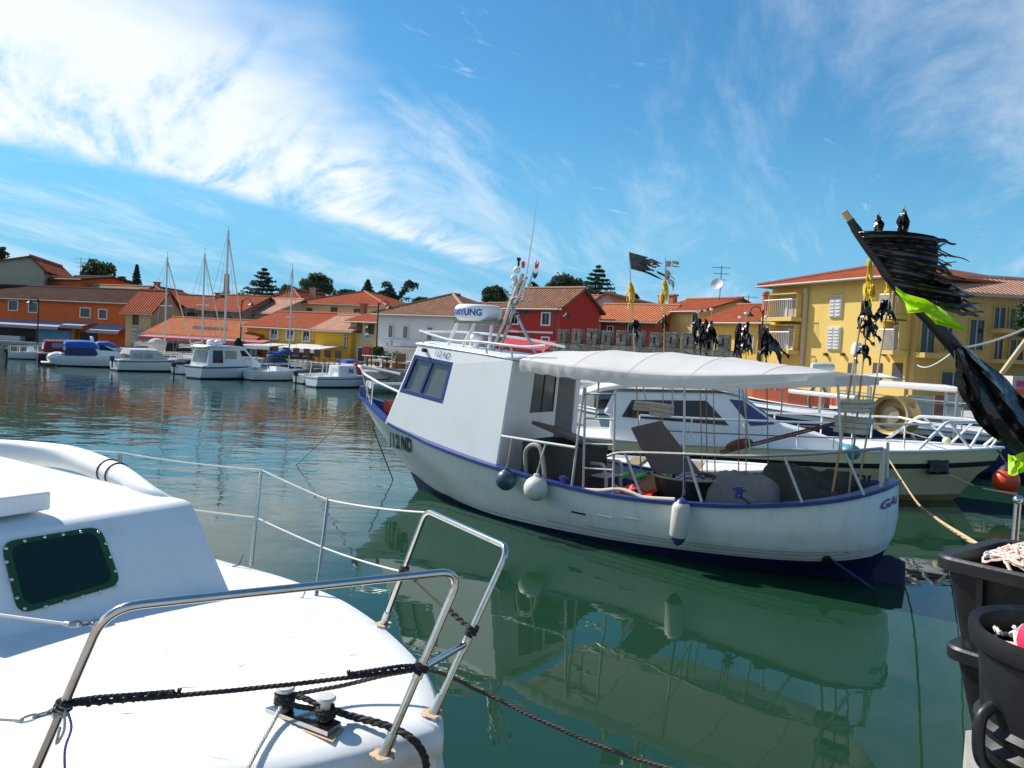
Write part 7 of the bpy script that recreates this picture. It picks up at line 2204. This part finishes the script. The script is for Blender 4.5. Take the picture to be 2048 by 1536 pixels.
    # N grey gable behind
    h = House('grey white gabled house behind the red one', 1165, 1258, 618, 70, 68, 14, plaster('palegrey', (.42, .40, .42)), T_OR, 'side', 1.4)
    h = House('house with orange roof behind the red house', 1110, 1180, 604, 76, 75, 9, plaster('warm', (.45, .38, .3)), T_OR, 'front', 1.0)
    # O dark red low house
    h = House('low dull red house with orange roof, behind the battlements', 1168, 1310, 638, 60, 57, 8, plaster('brickred', (.33, .075, .06)), T_OR, 'front', 1.35)
    for (a, b, c, d) in ((1215, 653, 1226, 672), (1257, 649, 1267, 668)): h.window(a, b, c, d, W_FRAME, DGLASS, fw=.06)
    h.chimney(1191, 614, 1201, 645, -.2, pm('tan_chimney2', (.42, .33, .22), .9))
    # P pale yellow house
    h = House('pale yellow house with red roof and two brick chimneys', 1305, 1402, 621, 61, 57, 8, plaster('paleyellow', (.70, .52, .20)), T_RED, 'front', 1.1)
    for (a, b, c, d) in ((1315, 629, 1334, 651), (1385, 627, 1397, 651), (1317, 676, 1332, 700), (1350, 676, 1362, 702)): h.window(a, b, c, d, W_FRAME, DGLASS, fw=.08)
    h.chimney(1318, 593, 1327, 612, 2.5); h.chimney(1339, 592, 1351, 610, 4.0)
    # Q yellow low house
    YL_ = plaster('yellow', (.72, .48, .10), .08)
    h = House('low yellow house with red roof beside the balcony house', 1402, 1548, 642, 55, 50, 8, YL_, T_RED, 'front', 1.35)
    for (a, b, c, d) in ((1420, 671, 1431, 700), (1474, 668, 1486, 700), (1500, 668, 1508, 700)): h.window(a, b, c, d, W_FRAME, pm('grey_pane', (.2, .2, .2), .3), fw=.05)
    h.chimney(1524, 582, 1535, 618, 2.5, pm('terracotta_flue', (.5, .17, .09), .85), cyl=True)
    h.slab('downpipe', 1518, 640, 1521, 720, .02, .14, W_DARK)
    tv_aerial('television aerial with satellite dish on the pale yellow house', 1439, 531, 602, 60, True); tv_aerial('bare television aerial right of the dish', 1496, 590, 618, 60)
    tv_aerial('television aerial over the left orange house', 161, 515, 548, 90); tv_aerial('thin aerial beside the beige gable', 96, 522, 548, 90); tv_aerial('thin aerial above the middle roofs', 877, 595, 612, 80)

    # R the big yellow apartment house
    YB = plaster('apartment', (.64, .45, .13), .06)
    h = House('three storey yellow apartment house with balconies and red roof', 1545, 1822, 580, 46, 37.0, 11, YB, T_RED, 'hip', 1.35, cat='building', name='apartment_house', over=.6, top=7.15)
    LOG = pm('loggia_grey', (.34, .32, .34), .9, var=.1)
    def loggia(x0, y0, x1, y1, door, rail=True, mat=LOG):
        o = h.slab('loggia_back', x0, y0, x1, y1, .005, .03, mat, h.w); sub(o, h.t)
        h.slab('soffit', x0, y0 - 2, x1, y0, .0, .55, YB, h.w)
        for (a, b) in ((x0 - 3, x0), (x1, x1 + 3)): h.slab('jamb', a, y0 - 2, b, y1 + 2, .0, .56, YB, h.w)
        d = h.window(door[0], door[1], door[2], door[3], W_FRAME, DGLASS, name='balcony_door', fw=.05)
        f = h.slab('balcony_floor', x0 - 5, y1, x1 + 3, y1 + 8, .0, .95, YB, h.w); sub(f, h.t)
        if rail:
            a, b = h.on(x0 - 2, y1 - 16, .85), h.on(x1, y1 - 16, .85); a.z = b.z = f_z(y1, x0, x1) + .95
            mb = MB(); mb.tube([a, b], .03, 6)
            for k in range(15):
                p = a.lerp(b, k / 14); mb.tube([p, Vector((p.x, p.y, p.z - .93))], .012, 4)
            mb.build('railing', WTUBE, f)
    def f_z(y1, x0, x1): return h.on((x0 + x1) / 2, y1).z
    loggia(1554, 590, 1608, 636, (1575, 600, 1600, 634)); loggia(1556, 652, 1602, 700, (1578, 660, 1597, 698))
    for (a, b, c, d) in ((1661, 592, 1686, 634), (1656, 655, 1683, 699)): h.window(a, b, c, d, W_FRAME, SHUT, shutters=SHUT, fw=.03)
    for (a, b, c, d) in ((1788, 586, 1812, 632), (1784, 645, 1814, 702)): loggia(a, b, c, d, (a + 5, b + 8, c - 8, d - 2), True)
    for (a, b) in ((1625, 1650), (1695, 1712), (1745, 1765), (1784, 1806)): h.slab('arcade_shade', a, 726, b, 760, .0, .05, SH, h.w)
    h.slab('downpipe', 1609, 578, 1614, 730, .05, .2, pm('pipe_beige', (.5, .42, .32), .6))
    for x in (1654, 1688, 1770): h.slab('wall_lamp', x - 2, 706, x + 2, 712, .0, .2, W_DARK, h.w)
    # right wing, its shade painted in as a darker copy of the yellow plaster
    YB_SHADE = plaster('wing', (.44, .29, .10), .06)
    g = House('yellow apartment wing with pink tiled roof turning away at the right', 1838, 2150, 598, 36.6, 37.2, 4, YB_SHADE, T_PINK, 'front', .8, cat='building', name='apartment_house', over=.5, top=6.6)
    for (a, b, c, d) in ((1838, 640, 1870, 706), (1885, 632, 1905, 700), (1935, 640, 1968, 700), (1985, 615, 2010, 660), (2016, 618, 2044, 660), (1985, 675, 2005, 720), (2016, 680, 2046, 720), (1880, 745, 1930, 775)): g.window(a, b, c, d, YB_SHADE, DGLASS, fw=.05, cross=True)
    g.slab('balcony_floor', 1826, 706, 1880, 716, .0, .9, YB_SHADE); g.slab('balcony_floor', 1975, 660, 2060, 668, .0, .9, YB_SHADE); g.slab('balcony_floor', 1975, 720, 2060, 728, .0, .9, YB_SHADE)

    # S crenellated town wall
    STN = stone_mat('town_wall_stone', (.20, .18, .15), (.32, .29, .24), (.12, .11, .09), .45, .28)
    a, b = PY(1100, 700, 50), PY(1475, 716, 44); a.z = b.z = 0
    u = (b - a).normalized(); n = Vector((u.y, -u.x, 0)); L_ = (b - a).length
    t = thing('town_wall', 'old grey stone town wall with square battlements above the awning', 'wall', (a + b) / 2, math.atan2(u.y, u.x))
    zt = PY(1250, 692, 48).z
    mb = MB(); mb.hexa([Vector((p.x, p.y, QZ)) for p in (a, b, b - n * .8, a - n * .8)] + [Vector((p.x, p.y, zt)) for p in (a, b, b - n * .8, a - n * .8)]); mb.build('wall_body', STN, t)
    xs = [1121, 1150, 1181, 1210, 1240, 1272, 1307, 1340, 1374, 1410, 1445]
    for k, x in enumerate(xs):
        c = hit(x, 690, a, n); w = .29 + .02 * (k % 3); ht = .86 + .08 * ((k * 7) % 3) / 2
        c.z = zt; M_ = Matrix.Rotation(math.atan2(u.y, u.x), 3, 'Z')
        mb = MB()
        sl = .05
        for s in (-1, 1): mb.box(c + u * s * (w + sl) / 2 - n * .35 + Vector((0, 0, ht / 2)), (w - sl, .6, ht), M_)
        mb.box(c - n * .35 + Vector((0, 0, ht - .13)), (sl * 2.2, .58, .25), M_); mb.box(c - n * .35 + Vector((0, 0, .12)), (sl * 2.2, .58, .24), M_)
        mb.build('merlon', STN, t, bevel=.03)
    # red market awning in front of the red house
    c = [PY(990, 690, 44), PY(1088, 703, 42)]
    t = thing('market_awning', 'bright red awning seen over the wheelhouse roof', 'awning', (c[0] + c[1]) / 2)
    p0, p1 = c; bk = Vector((.8, 3.0, .55))
    mb = MB(); mb.grid([[p0 + bk, p1 + bk], [p0, p1], [p0 - Vector((0, 0, .3)), p1 - Vector((0, 0, .3))]]); o = mb.build('sheet', cloth_mat('red_canvas', (.60, .03, .05), .2), t); md = o.modifiers.new('thick', 'SOLIDIFY'); md.thickness = .03
    for q in (p0, p1, p0 + bk, p1 + bk):
        mb = MB(); mb.tube([Vector((q.x, q.y, QZ)), q], .04, 6); mb.build('pole', GALV, t)

build_town()

# ================================================================== TREES
def leaf_mat(name, col):
    m = bpy.data.materials.new(name); m.use_nodes = True
    nt = m.node_tree; N, L = nt.nodes.new, nt.links.new
    b = nt.nodes['Principled BSDF']; b.inputs['Roughness'].default_value = .6; out = nt.nodes['Material Output']
    at = N('ShaderNodeAttribute'); at.attribute_name = 'tone'
    mx = N('ShaderNodeMix'); mx.data_type = 'RGBA'; L(at.outputs['Fac'], mx.inputs[0])
    mx.inputs[6].default_value = (*[c * .65 for c in col], 1); mx.inputs[7].default_value = (*[c * 1.45 for c in col], 1)
    L(mx.outputs[2], b.inputs['Base Color'])
    tl = N('ShaderNodeBsdfTranslucent'); L(mx.outputs[2], tl.inputs[0])
    ms = N('ShaderNodeMixShader'); ms.inputs[0].default_value = .3; L(b.outputs[0], ms.inputs[1]); L(tl.outputs[0], ms.inputs[2]); L(ms.outputs[0], out.inputs['Surface'])
    return m
LF_DARK = leaf_mat('dark_foliage', (.034, .066, .024))
LF_MID = leaf_mat('mid_foliage', (.040, .080, .022))
LF_BLUE = leaf_mat('cedar_foliage', (.034, .068, .042))
BARK = pm('bark', (.10, .075, .055), .95, var=.3, vscale=6, bump=.4)

def leaves(name, pts, size, mat, parent, seed, flat=0.0):
    """pts: list of (centre, spread, count, tone)"""
    rr = random.Random(seed); V = []; F = []; T = []
    for c, sp, k, tone in pts:
        for _ in range(k):
            while True:
                d = Vector((rr.uniform(-1, 1), rr.uniform(-1, 1), rr.uniform(-1, 1)))
                if d.length < 1: break
            p = c + Vector((d.x * sp[0], d.y * sp[1], d.z * sp[2]))
            a = Vector((rr.gauss(0, 1), rr.gauss(0, 1), rr.gauss(0, 1) * (1 - flat))).normalized(); b = a.cross(Vector((rr.gauss(0, 1), rr.gauss(0, 1), rr.gauss(0, 1)))).normalized()
            s = size * rr.uniform(.6, 1.4); i = len(V)
            V += [p - a * s, p + b * s * .5, p + a * s, p - b * s * .5]; F.append((i, i + 1, i + 2, i + 3)); T.append(min(1, max(0, tone + rr.uniform(-.2, .2))))
    me = bpy.data.meshes.new(name)
    M_ = wmat(parent).inverted()
    me.from_pydata([tuple(M_ @ v) for v in V], [], F)
    at = me.attributes.new('tone', 'FLOAT', 'FACE'); at.data.foreach_set('value', T)
    me.materials.append(mat)
    o = bpy.data.objects.new(name, me); COL.objects.link(o); o.parent = parent
    return o

def tree(label, px, ytop, ybot, hw, Y, kind, mat, seed, name='tree', z0=QZ, group='trees behind the town'):
    rr = random.Random(seed)
    top = PY(px, ytop, Y); bot = PY(px, ybot, Y); r = hw * Y / FPX
    x0 = bot.x; y0 = Y; H = top.z; zb = bot.z
    t = thing(name, label, 'tree', (x0, y0, z0), 0, group)
    mb = MB(); n = 6
    trunk = [Vector((x0 + rr.uniform(-.1, .1) * k, y0, z0 + (H - z0) * (.9 if kind != 'droop' else .75) * k / n)) for k in range(n + 1)]
    R0_ = max(.12, .035 * (H - z0))
    mb.tube(trunk, [R0_ * (1 - .8 * k / n) for k in range(n + 1)], 8); mb.build('trunk', BARK, t, smooth=True)
    pts = []; limbs = MB()
    if kind == 'round':
        cz = (H + zb) / 2; hz = (H - zb) / 2 * 1.05
        for k in range(95):
            while True:
                d = Vector((rr.uniform(-1, 1), rr.uniform(-1, 1), rr.uniform(-1, 1)))
                if .35 < d.length < 1: break
            d = d * (.9 / max(.75, d.length)) if rr.random() < .5 else d
            c = Vector((x0 + d.x * r * .84, y0 + d.y * r * .84, cz + d.z * hz * .84)); s = r * rr.uniform(.18, .32)
            pts.append((c, (s, s, s * .75), 55, .25 + .45 * rr.random()))
            if k % 9 == 0: limbs.tube([trunk[3], c], [.10, .03], 5)
    elif kind == 'cedar':
        tiers = 9
        for k in range(tiers):
            f = k / (tiers - 1); z = zb + (H - zb) * f; rad_ = r * (1.0 - f ** 1.2) * rr.uniform(.8, 1.1) + r * .10
            arms = rr.randint(6, 9) if f < .9 else 3
            for a in range(arms):
                an = 2 * pi * (a + rr.random() * .7) / arms; L_ = rad_ * rr.uniform(.65, 1.08)
                st = Vector((x0, y0, z)); e = st + Vector((cos(an) * L_, sin(an) * L_, L_ * rr.uniform(-.05, .16)))
                limbs.tube([st, st.lerp(e, .5) + Vector((0, 0, .06 * L_)), e], [.07, .05, .02], 4)
                for q in (.35, .6, .82, 1.0): pts.append((st.lerp(e, q) + Vector((0, 0, .05)), (L_ * .16 + .12, L_ * .16 + .12, .14 + .02 * L_), 16, .25 + .4 * rr.random()))
    elif kind == 'spruce':
        tiers = 12
        for k in range(tiers):
            f = k / (tiers - 1); z = zb + (H - zb) * f; rad_ = r * (1 - f) * rr.uniform(.8, 1.1) + r * .08
            for a in range(7):
                an = 2 * pi * (a + rr.random()) / 7; L_ = rad_ * rr.uniform(.7, 1.1); st = Vector((x0, y0, z)); e = st + Vector((cos(an) * L_, sin(an) * L_, -L_ * rr.uniform(.05, .3)))
                limbs.tube([st, e], [.04, .015], 4)
                for q in (.3, .65, 1.0): pts.append((st.lerp(e, q), (L_ * .17 + .08, L_ * .17 + .08, .16), 12, .2 + .4 * rr.random()))
    elif kind == 'droop':
        for a in range(7):
            an = rr.uniform(0, 2 * pi); side = -1 if a % 2 else 1
            L_ = r * rr.uniform(.55, 1.05); hgt = (H - zb) * rr.uniform(.55, 1.0)
            P0 = Vector((x0, y0, zb + (H - zb) * .05)); arm = []
            for k in range(9):
                f = k / 8; arm.append(P0 + Vector((side * L_ * f ** 1.1, rr.uniform(-.3, .3) + .5 * cos(an) * f * r * .5, hgt * sin(f * pi * .62) * 1.05)))
            limbs.tube(arm, [.10 * (1 - .8 * k / 8) + .02 for k in range(9)], 4)
            for k in range(2, 9):
                pts.append((arm[k] - Vector((0, 0, .12)), (.26, .26, .20), 20, .2 + .3 * rr.random()))
                if rr.random() < .6: pts.append((arm[k] - Vector((0, 0, .5)), (.14, .14, .38), 12, .2))
        for k in range(14): pts.append((Vector((x0 + rr.uniform(-.6, .6) * r, y0 + rr.uniform(-.5, .5), zb + rr.uniform(-.2, .28) * (H - zb))), (.5, .5, .35), 26, .3))
    if limbs.v: limbs.build('limbs', BARK, t)
    leaves('crown', pts, .17 if Y > 60 else .07, mat, t, seed + 100)
    return t

def build_trees():
    tree('large round dark tree above the left orange house', 196, 516, 582, 36, 100, 'round', LF_DARK, 1)
    tree('narrow dark conifer right of the large round tree', 272, 532, 590, 15, 106, 'spruce', LF_BLUE, 2, 'conifer_tree')
    tree('low spreading dark cedar between round tree and narrow conifer', 243, 556, 590, 36, 108, 'cedar', LF_BLUE, 3, 'cedar_tree')
    tree('broad cedar with level tiers right of the tallest mast', 526, 540, 606, 48, 105, 'cedar', LF_BLUE, 4, 'cedar_tree')
    tree('rounded pine behind the middle rooftops', 631, 546, 598, 36, 112, 'round', LF_DARK, 5, 'pine_tree')
    tree('low dark shrubby tree between cedar and rounded pine', 578, 572, 600, 26, 114, 'round', LF_DARK, 14)
    tree('low domed dark tree right of the rounded pine', 690, 580, 602, 30, 118, 'round', LF_DARK, 6)
    tree('small pointed conifer above the cream house roof', 734, 562, 606, 24, 110, 'spruce', LF_BLUE, 7, 'conifer_tree')
    tree('ragged tree with three drooping arms above the white house', 795, 562, 606, 36, 108, 'droop', LF_BLUE, 8, 'cedar_tree')
    tree('bushy dark tree filling the gap beside the drooping arms', 768, 582, 608, 20, 109, 'round', LF_DARK, 15)
    tree('light green low tree just over the white house ridge', 845, 597, 612, 22, 95, 'round', LF_MID, 9)
    tree('round tree left of the fishing boat mast', 988, 572, 612, 28, 104, 'round', LF_DARK, 10)
    tree('ragged tree with drooping arms right of the mast', 1085, 563, 602, 28, 104, 'droop', LF_BLUE, 11, 'cedar_tree')
    tree('broad rounded pine behind the red house', 1128, 546, 600, 40, 108, 'round', LF_DARK, 12, 'pine_tree')
    tree('dark layered conifer right of the broad pine', 1194, 534, 604, 46, 106, 'cedar', LF_BLUE, 13, 'conifer_tree')
    tree('small dark tree behind the yellow flags', 1268, 590, 616, 20, 100, 'cedar', LF_BLUE, 16)
    tree('green leafy tree at the right edge by the apartment wing', 2066, 585, 690, 40, 29, 'round', LF_MID, 17)
    tree('rounded topiary tree on the promenade before the white house', 756, 690, 716, 12, 54, 'round', LF_MID, 18, 'topiary_tree')
    tree('clipped round tree before the low restaurant', 477, 676, 700, 9, 58, 'round', LF_MID, 19, 'topiary_tree')
    tree('far tree top at the left edge over the beige gable', -4, 496, 520, 18, 115, 'droop', LF_BLUE, 20)

build_trees()

# ================================================================== STREET FURNITURE AND PROMENADE
def lamp_post(label, px, ytop, Y, arm=-1):
    p = PY(px, ytop, Y); q = Vector((p.x, p.y, QZ))
    t = thing('street_lamp', label, 'street lamp', q, 0, 'street lamps on the promenade')
    mb = MB(); mb.tube([q, q + Vector((0, 0, .8)), p], [.09, .06, .045], 8); mb.build('post', LAMPM, t, smooth=True)
    a = [p - Vector((0, 0, .25)), p + Vector((arm * .25, 0, .12)), p + Vector((arm * .6, 0, .1)), p + Vector((arm * .75, 0, -.25))]
    mb = MB(); mb.tube(spline(a, 5), .03, 6); mb.build('arm', LAMPM, t, smooth=True)
    mb = MB(); mb.lathe([(.05, .22), (.10, .15), (.28, 0), (.26, -.02), (0, .02)], 14, Matrix.Translation(a[-1] - Vector((0, 0, .12)))); mb.build('shade', LAMPM, t)

def build_promenade():
    lamp_post('dark street lamp before the orange house at left', 77, 598, 70, -1)
    lamp_post('dark street lamp with curved arm behind the tallest yacht', 484, 600, 62, 1)
    lamp_post('tall dark street lamp before the white house', 757, 606, 55, 1)
    lamp_post('dark street lamp before the red house', 1110, 620, 50, 1)
    lamp_post('dark street lamp before the low yellow house', 1527, 620, 44, -1)
    # cafe pergola left of the wheelhouse
    a, b = PY(735, 722, 52.5), PY(815, 730, 50.0); zt = a.z; u = (Vector((b.x, b.y, 0)) - Vector((a.x, a.y, 0))).normalized(); n = Vector((-u.y, u.x, 0))
    L_ = (Vector((b.x, b.y, 0)) - Vector((a.x, a.y, 0))).length
    t = thing('cafe_pergola', 'wooden cafe pergola with cream roof edge left of the wheelhouse', 'pergola', (a.x, a.y, QZ))
    A = Vector((a.x, a.y, 0))
    P = [A, A + u * L_, A + u * L_ + n * 2.2, A + n * 2.2]
    mb = MB(); mb.prism([p + Vector((0, 0, zt)) for p in P], (0, 0, .12)); mb.build('roof', pm('cream_canvas', (.58, .50, .36), .8), t)
    for p in P:
        mb = MB(); mb.box((p.x, p.y, (QZ + zt) / 2), (.12, .12, zt - QZ)); mb.build('post', WOOD, t)
    # chairs and tables on the quay
    rr = random.Random(2)
    for k in range(4):
        c = A + u * (.6 + k * .75) - n * (.5 + .3 * (k % 2))
        t = thing('cafe_table', ['round cafe table nearest the lamp by the pergola', 'second cafe table before the pergola', 'third cafe table before the pergola', 'cafe table nearest the wheelhouse before the pergola'][k], 'table', (c.x, c.y, QZ))
        mb = MB(); mb.lathe([(0, .72), (.36, .72), (.37, .74), (.36, .76), (0, .76)], 16, Matrix.Translation((c.x, c.y, QZ))); mb.build('top', BOATG, t)
        mb = MB(); mb.lathe([(.22, 0), (.05, .05), (.035, .1), (.035, .72)], 12, Matrix.Translation((c.x, c.y, QZ))); mb.build('pedestal', DARK, t)
    for k, lb in enumerate(('bushy green plant in pot under the pergola', 'small green plant in pot right of the first')):
        c = A + u * (1.4 + 1.0 * k) + n * .4
        t = thing('potted_plant', lb, 'plant', (c.x, c.y, QZ))
        mb = MB(); mb.lathe([(0, 0), (.2, 0), (.28, .4), (.25, .4), (0, .36)], 14, Matrix.Translation((c.x, c.y, QZ))); mb.build('pot', pm('terracotta', (.4, .16, .08), .9), t, smooth=.6)
        leaves('foliage', [(Vector((c.x, c.y, QZ + .75)), (.38, .38, .38), 160, .5)], .08, LF_MID, t, 50 + k)
    # wooden kiosk cabinet
    c = A + u * 2.9 + n * .3
    mb = MB(); mb.box((c.x, c.y, QZ + .5), (.6, .5, 1.0)); mb.box((c.x, c.y - .26, QZ + .5), (.52, .02, .86))
    tag(mb.build('cabinet', pm('reddish_wood', (.30, .11, .05), .7), bevel=.02), 'reddish wooden cabinet under the cafe pergola', 'cabinet')
    # market parasol-like stall, people sized clutter before the cafe awnings: chairs
    for k in range(7):
        c = PZ(548 + k * 21, 722 + k * 1.6, QZ); c.z = QZ
        t = thing('cafe_chair', ['dark cafe chair leftmost before the golden house', 'second dark cafe chair before the golden house', 'third dark cafe chair before the golden house', 'middle dark cafe chair before the golden house', 'fifth dark cafe chair before the golden house', 'sixth dark cafe chair before the golden house', 'dark cafe chair rightmost before the golden house'][k], 'chair', c, rr.uniform(0, 6), 'chairs before the golden house')
        mb = MB(); mb.box((c.x, c.y, QZ + .45), (.42, .42, .05)); mb.build('seat', WOOD, t)
        mb = MB(); mb.box((c.x, c.y + .2, QZ + .72), (.42, .04, .5)); mb.build('backrest', W_BROWN, t)
        for sx in (-1, 1):
            for sy in (-1, 1):
                mb = MB(); mb.tube([(c.x + sx * .18, c.y + sy * .18, QZ), (c.x + sx * .18, c.y + sy * .18, QZ + .45)], .02, 5); mb.build('leg', W_BROWN, t)
    # white board screens behind the trawler
    for k, (x0, x1) in enumerate(((1815, 1868), (1870, 1890), (1895, 1925))):
        a, b = PY(x0, 790, 29.5), PY(x1, 791, 29.3)
        mb = MB(); mb.hexa([Vector((a.x, a.y, QZ)), Vector((b.x, b.y, QZ)), Vector((b.x, b.y + .08, QZ)), Vector((a.x, a.y + .08, QZ)), Vector((a.x, a.y, a.z)), Vector((b.x, b.y, a.z)), Vector((b.x, b.y + .08, a.z)), Vector((a.x, a.y + .08, a.z))])
        tag(mb.build('board_screen', [pm('screen_pale', (.55, .53, .52), .8, dirt=(.4, .36, .3), dirt_amt=.4), pm('screen_brown', (.14, .08, .06), .8), MATS['screen_pale']][k] if k else pm('screen_pale', (.55, .53, .52), .8, dirt=(.4, .36, .3), dirt_amt=.4)), ['wide pale board screen on the quay behind the pulpit', 'narrow dark brown board between two pale screens', 'narrow pale board screen right of the brown board'][k], 'screen')
    # red kiosk at the right edge
    a = PY(2026, 752, 30); t = thing('kiosk', 'small kiosk with pink and red signs at the right edge', 'kiosk', (a.x, a.y, QZ))
    mb = MB(); mb.box((a.x + 1.0, a.y + .8, (QZ + a.z) / 2), (2.0, 1.6, a.z - QZ)); mb.build('body', pm('kiosk_grey', (.5, .48, .46), .7), t)
    for (z, c, nm) in ((a.z - .28, (.55, .03, .16), 'pink_sign'), (a.z - .58, (.62, .10, .03), 'red_sign')):
        mb = MB(); mb.box((a.x + 1.05, a.y - .03, z), (1.8, .04, .22)); mb.build(nm, pm(nm, c, .5), t)
    mb = MB(); mb.box((a.x + 1.0, a.y - .02, a.z - 1.1), (1.7, .03, .6)); mb.build('hatch', DARK, t)

    # parked car at the right edge
    p = PZ(2022, 826, QZ + .02); hd = rad(8)
    c = Vector((p.x + 1.9, p.y + .6, QZ)); t = thing('parked_car', 'white car parked on the quay, cut by the right edge', 'car', c, hd)
    M_ = Matrix.Translation(c) @ Matrix.Rotation(hd, 4, 'Z')
    mb = MB(); prof = [(-2.0, .3), (-2.05, .65), (-1.8, .82), (-1.1, .92), (-.5, 1.38), (.9, 1.42), (1.6, .95), (2.0, .85), (2.05, .35)]
    for s in (1,):
        A_ = [M_ @ Vector((x, .8 - max(0, z - .9) * .35, z)) for x, z in prof]; B_ = [M_ @ Vector((x, -.8 + max(0, z - .9) * .35, z)) for x, z in prof]
    n_ = len(prof); mb.v += A_ + B_; mb.f.append(tuple(range(n_))); mb.f.append(tuple(range(n_, 2 * n_))[::-1]); mb.mi += [0, 0]
    for k in range(n_):
        j = (k + 1) % n_; mb.f.append((k, n_ + k, n_ + j, j)); mb.mi.append(0)
    mb.build('body', pm('car_white', (.7, .7, .72), .25, coat=.5), t, bevel=.06)
    for s in (-1, 1):
        mb = MB(); mb.face([M_ @ Vector(q) for q in ((-.95, s * .80, .95), (-.45, s * .66, 1.32), (.8, s * .65, 1.35), (1.35, s * .78, .98))]); mb.build('side_window', DGLASS, t)
    mb = MB(); mb.face([M_ @ Vector(q) for q in ((-1.12, -.7, .95), (-.54, -.6, 1.36), (-.54, .6, 1.36), (-1.12, .7, .95))]); mb.xf(Matrix.Translation((-.02, -.01, .02))); mb.build('windscreen', DGLASS, t)
    for (x, s) in ((-1.25, -1), (1.25, -1), (-1.25, 1), (1.25, 1)):
        mb = MB(); q = M_ @ Vector((x, s * .74, .31)); Mq = Matrix.Translation(q) @ Matrix.Rotation(hd, 4, 'Z') @ Matrix.Rotation(rad(90), 4, 'X')
        mb.lathe([(.2, -.11), (.31, -.09), (.31, .09), (.2, .11), (0, .11), (0, -.11), (.2, -.11)], 20, Mq); w = mb.build('wheel', DARK, t); sub(w, t)
        mb = MB(); mb.lathe([(0, .115), (.17, .115), (.19, .11)], 16, Mq); mb.lathe([(0, -.115), (.17, -.115), (.19, -.11)], 16, Mq); mb.build('rim', BOATG, w)
    # trawler mast lamp and raft canister seen over the awning end
    q = PY(1713, 708, 22.5); t = thing('deck_lamp_mast', 'white shaded work lamp on a thin mast above the awning end', 'lamp', (q.x, q.y, 1.1))
    mb = MB(); mb.tube([Vector((q.x, q.y, 1.1)), q], .035, 6); mb.build('post', GALV, t)
    mb = MB(); mb.lathe([(.16, 0), (.15, .18), (.10, .32), (0, .34)], 16, Matrix.Translation(q)); mb.build('shade', BOATW, t, smooth=True)
    q = PY(1645, 734, 24.5); t = thing('raft_canister', 'pale cylindrical raft canister just above the awning', 'canister', (q.x, q.y, q.z - .1))
    mb = MB(); Mq = Matrix.Translation(q) @ Matrix.Rotation(rad(90), 4, 'Y'); mb.lathe([(0, -.34), (.10, -.34), (.13, -.28), (.13, .28), (.10, .34), (0, .34)], 18, Mq); mb.build('drum', pm('canister_pale', (.55, .58, .52), .5), t, smooth=.7)
    mb = MB(); mb.tube([Vector((q.x, q.y, 1.2)), q - Vector((0, 0, .1))], .04, 6); mb.build('stand', GALV, t)
    # overhead line between houses
build_promenade()
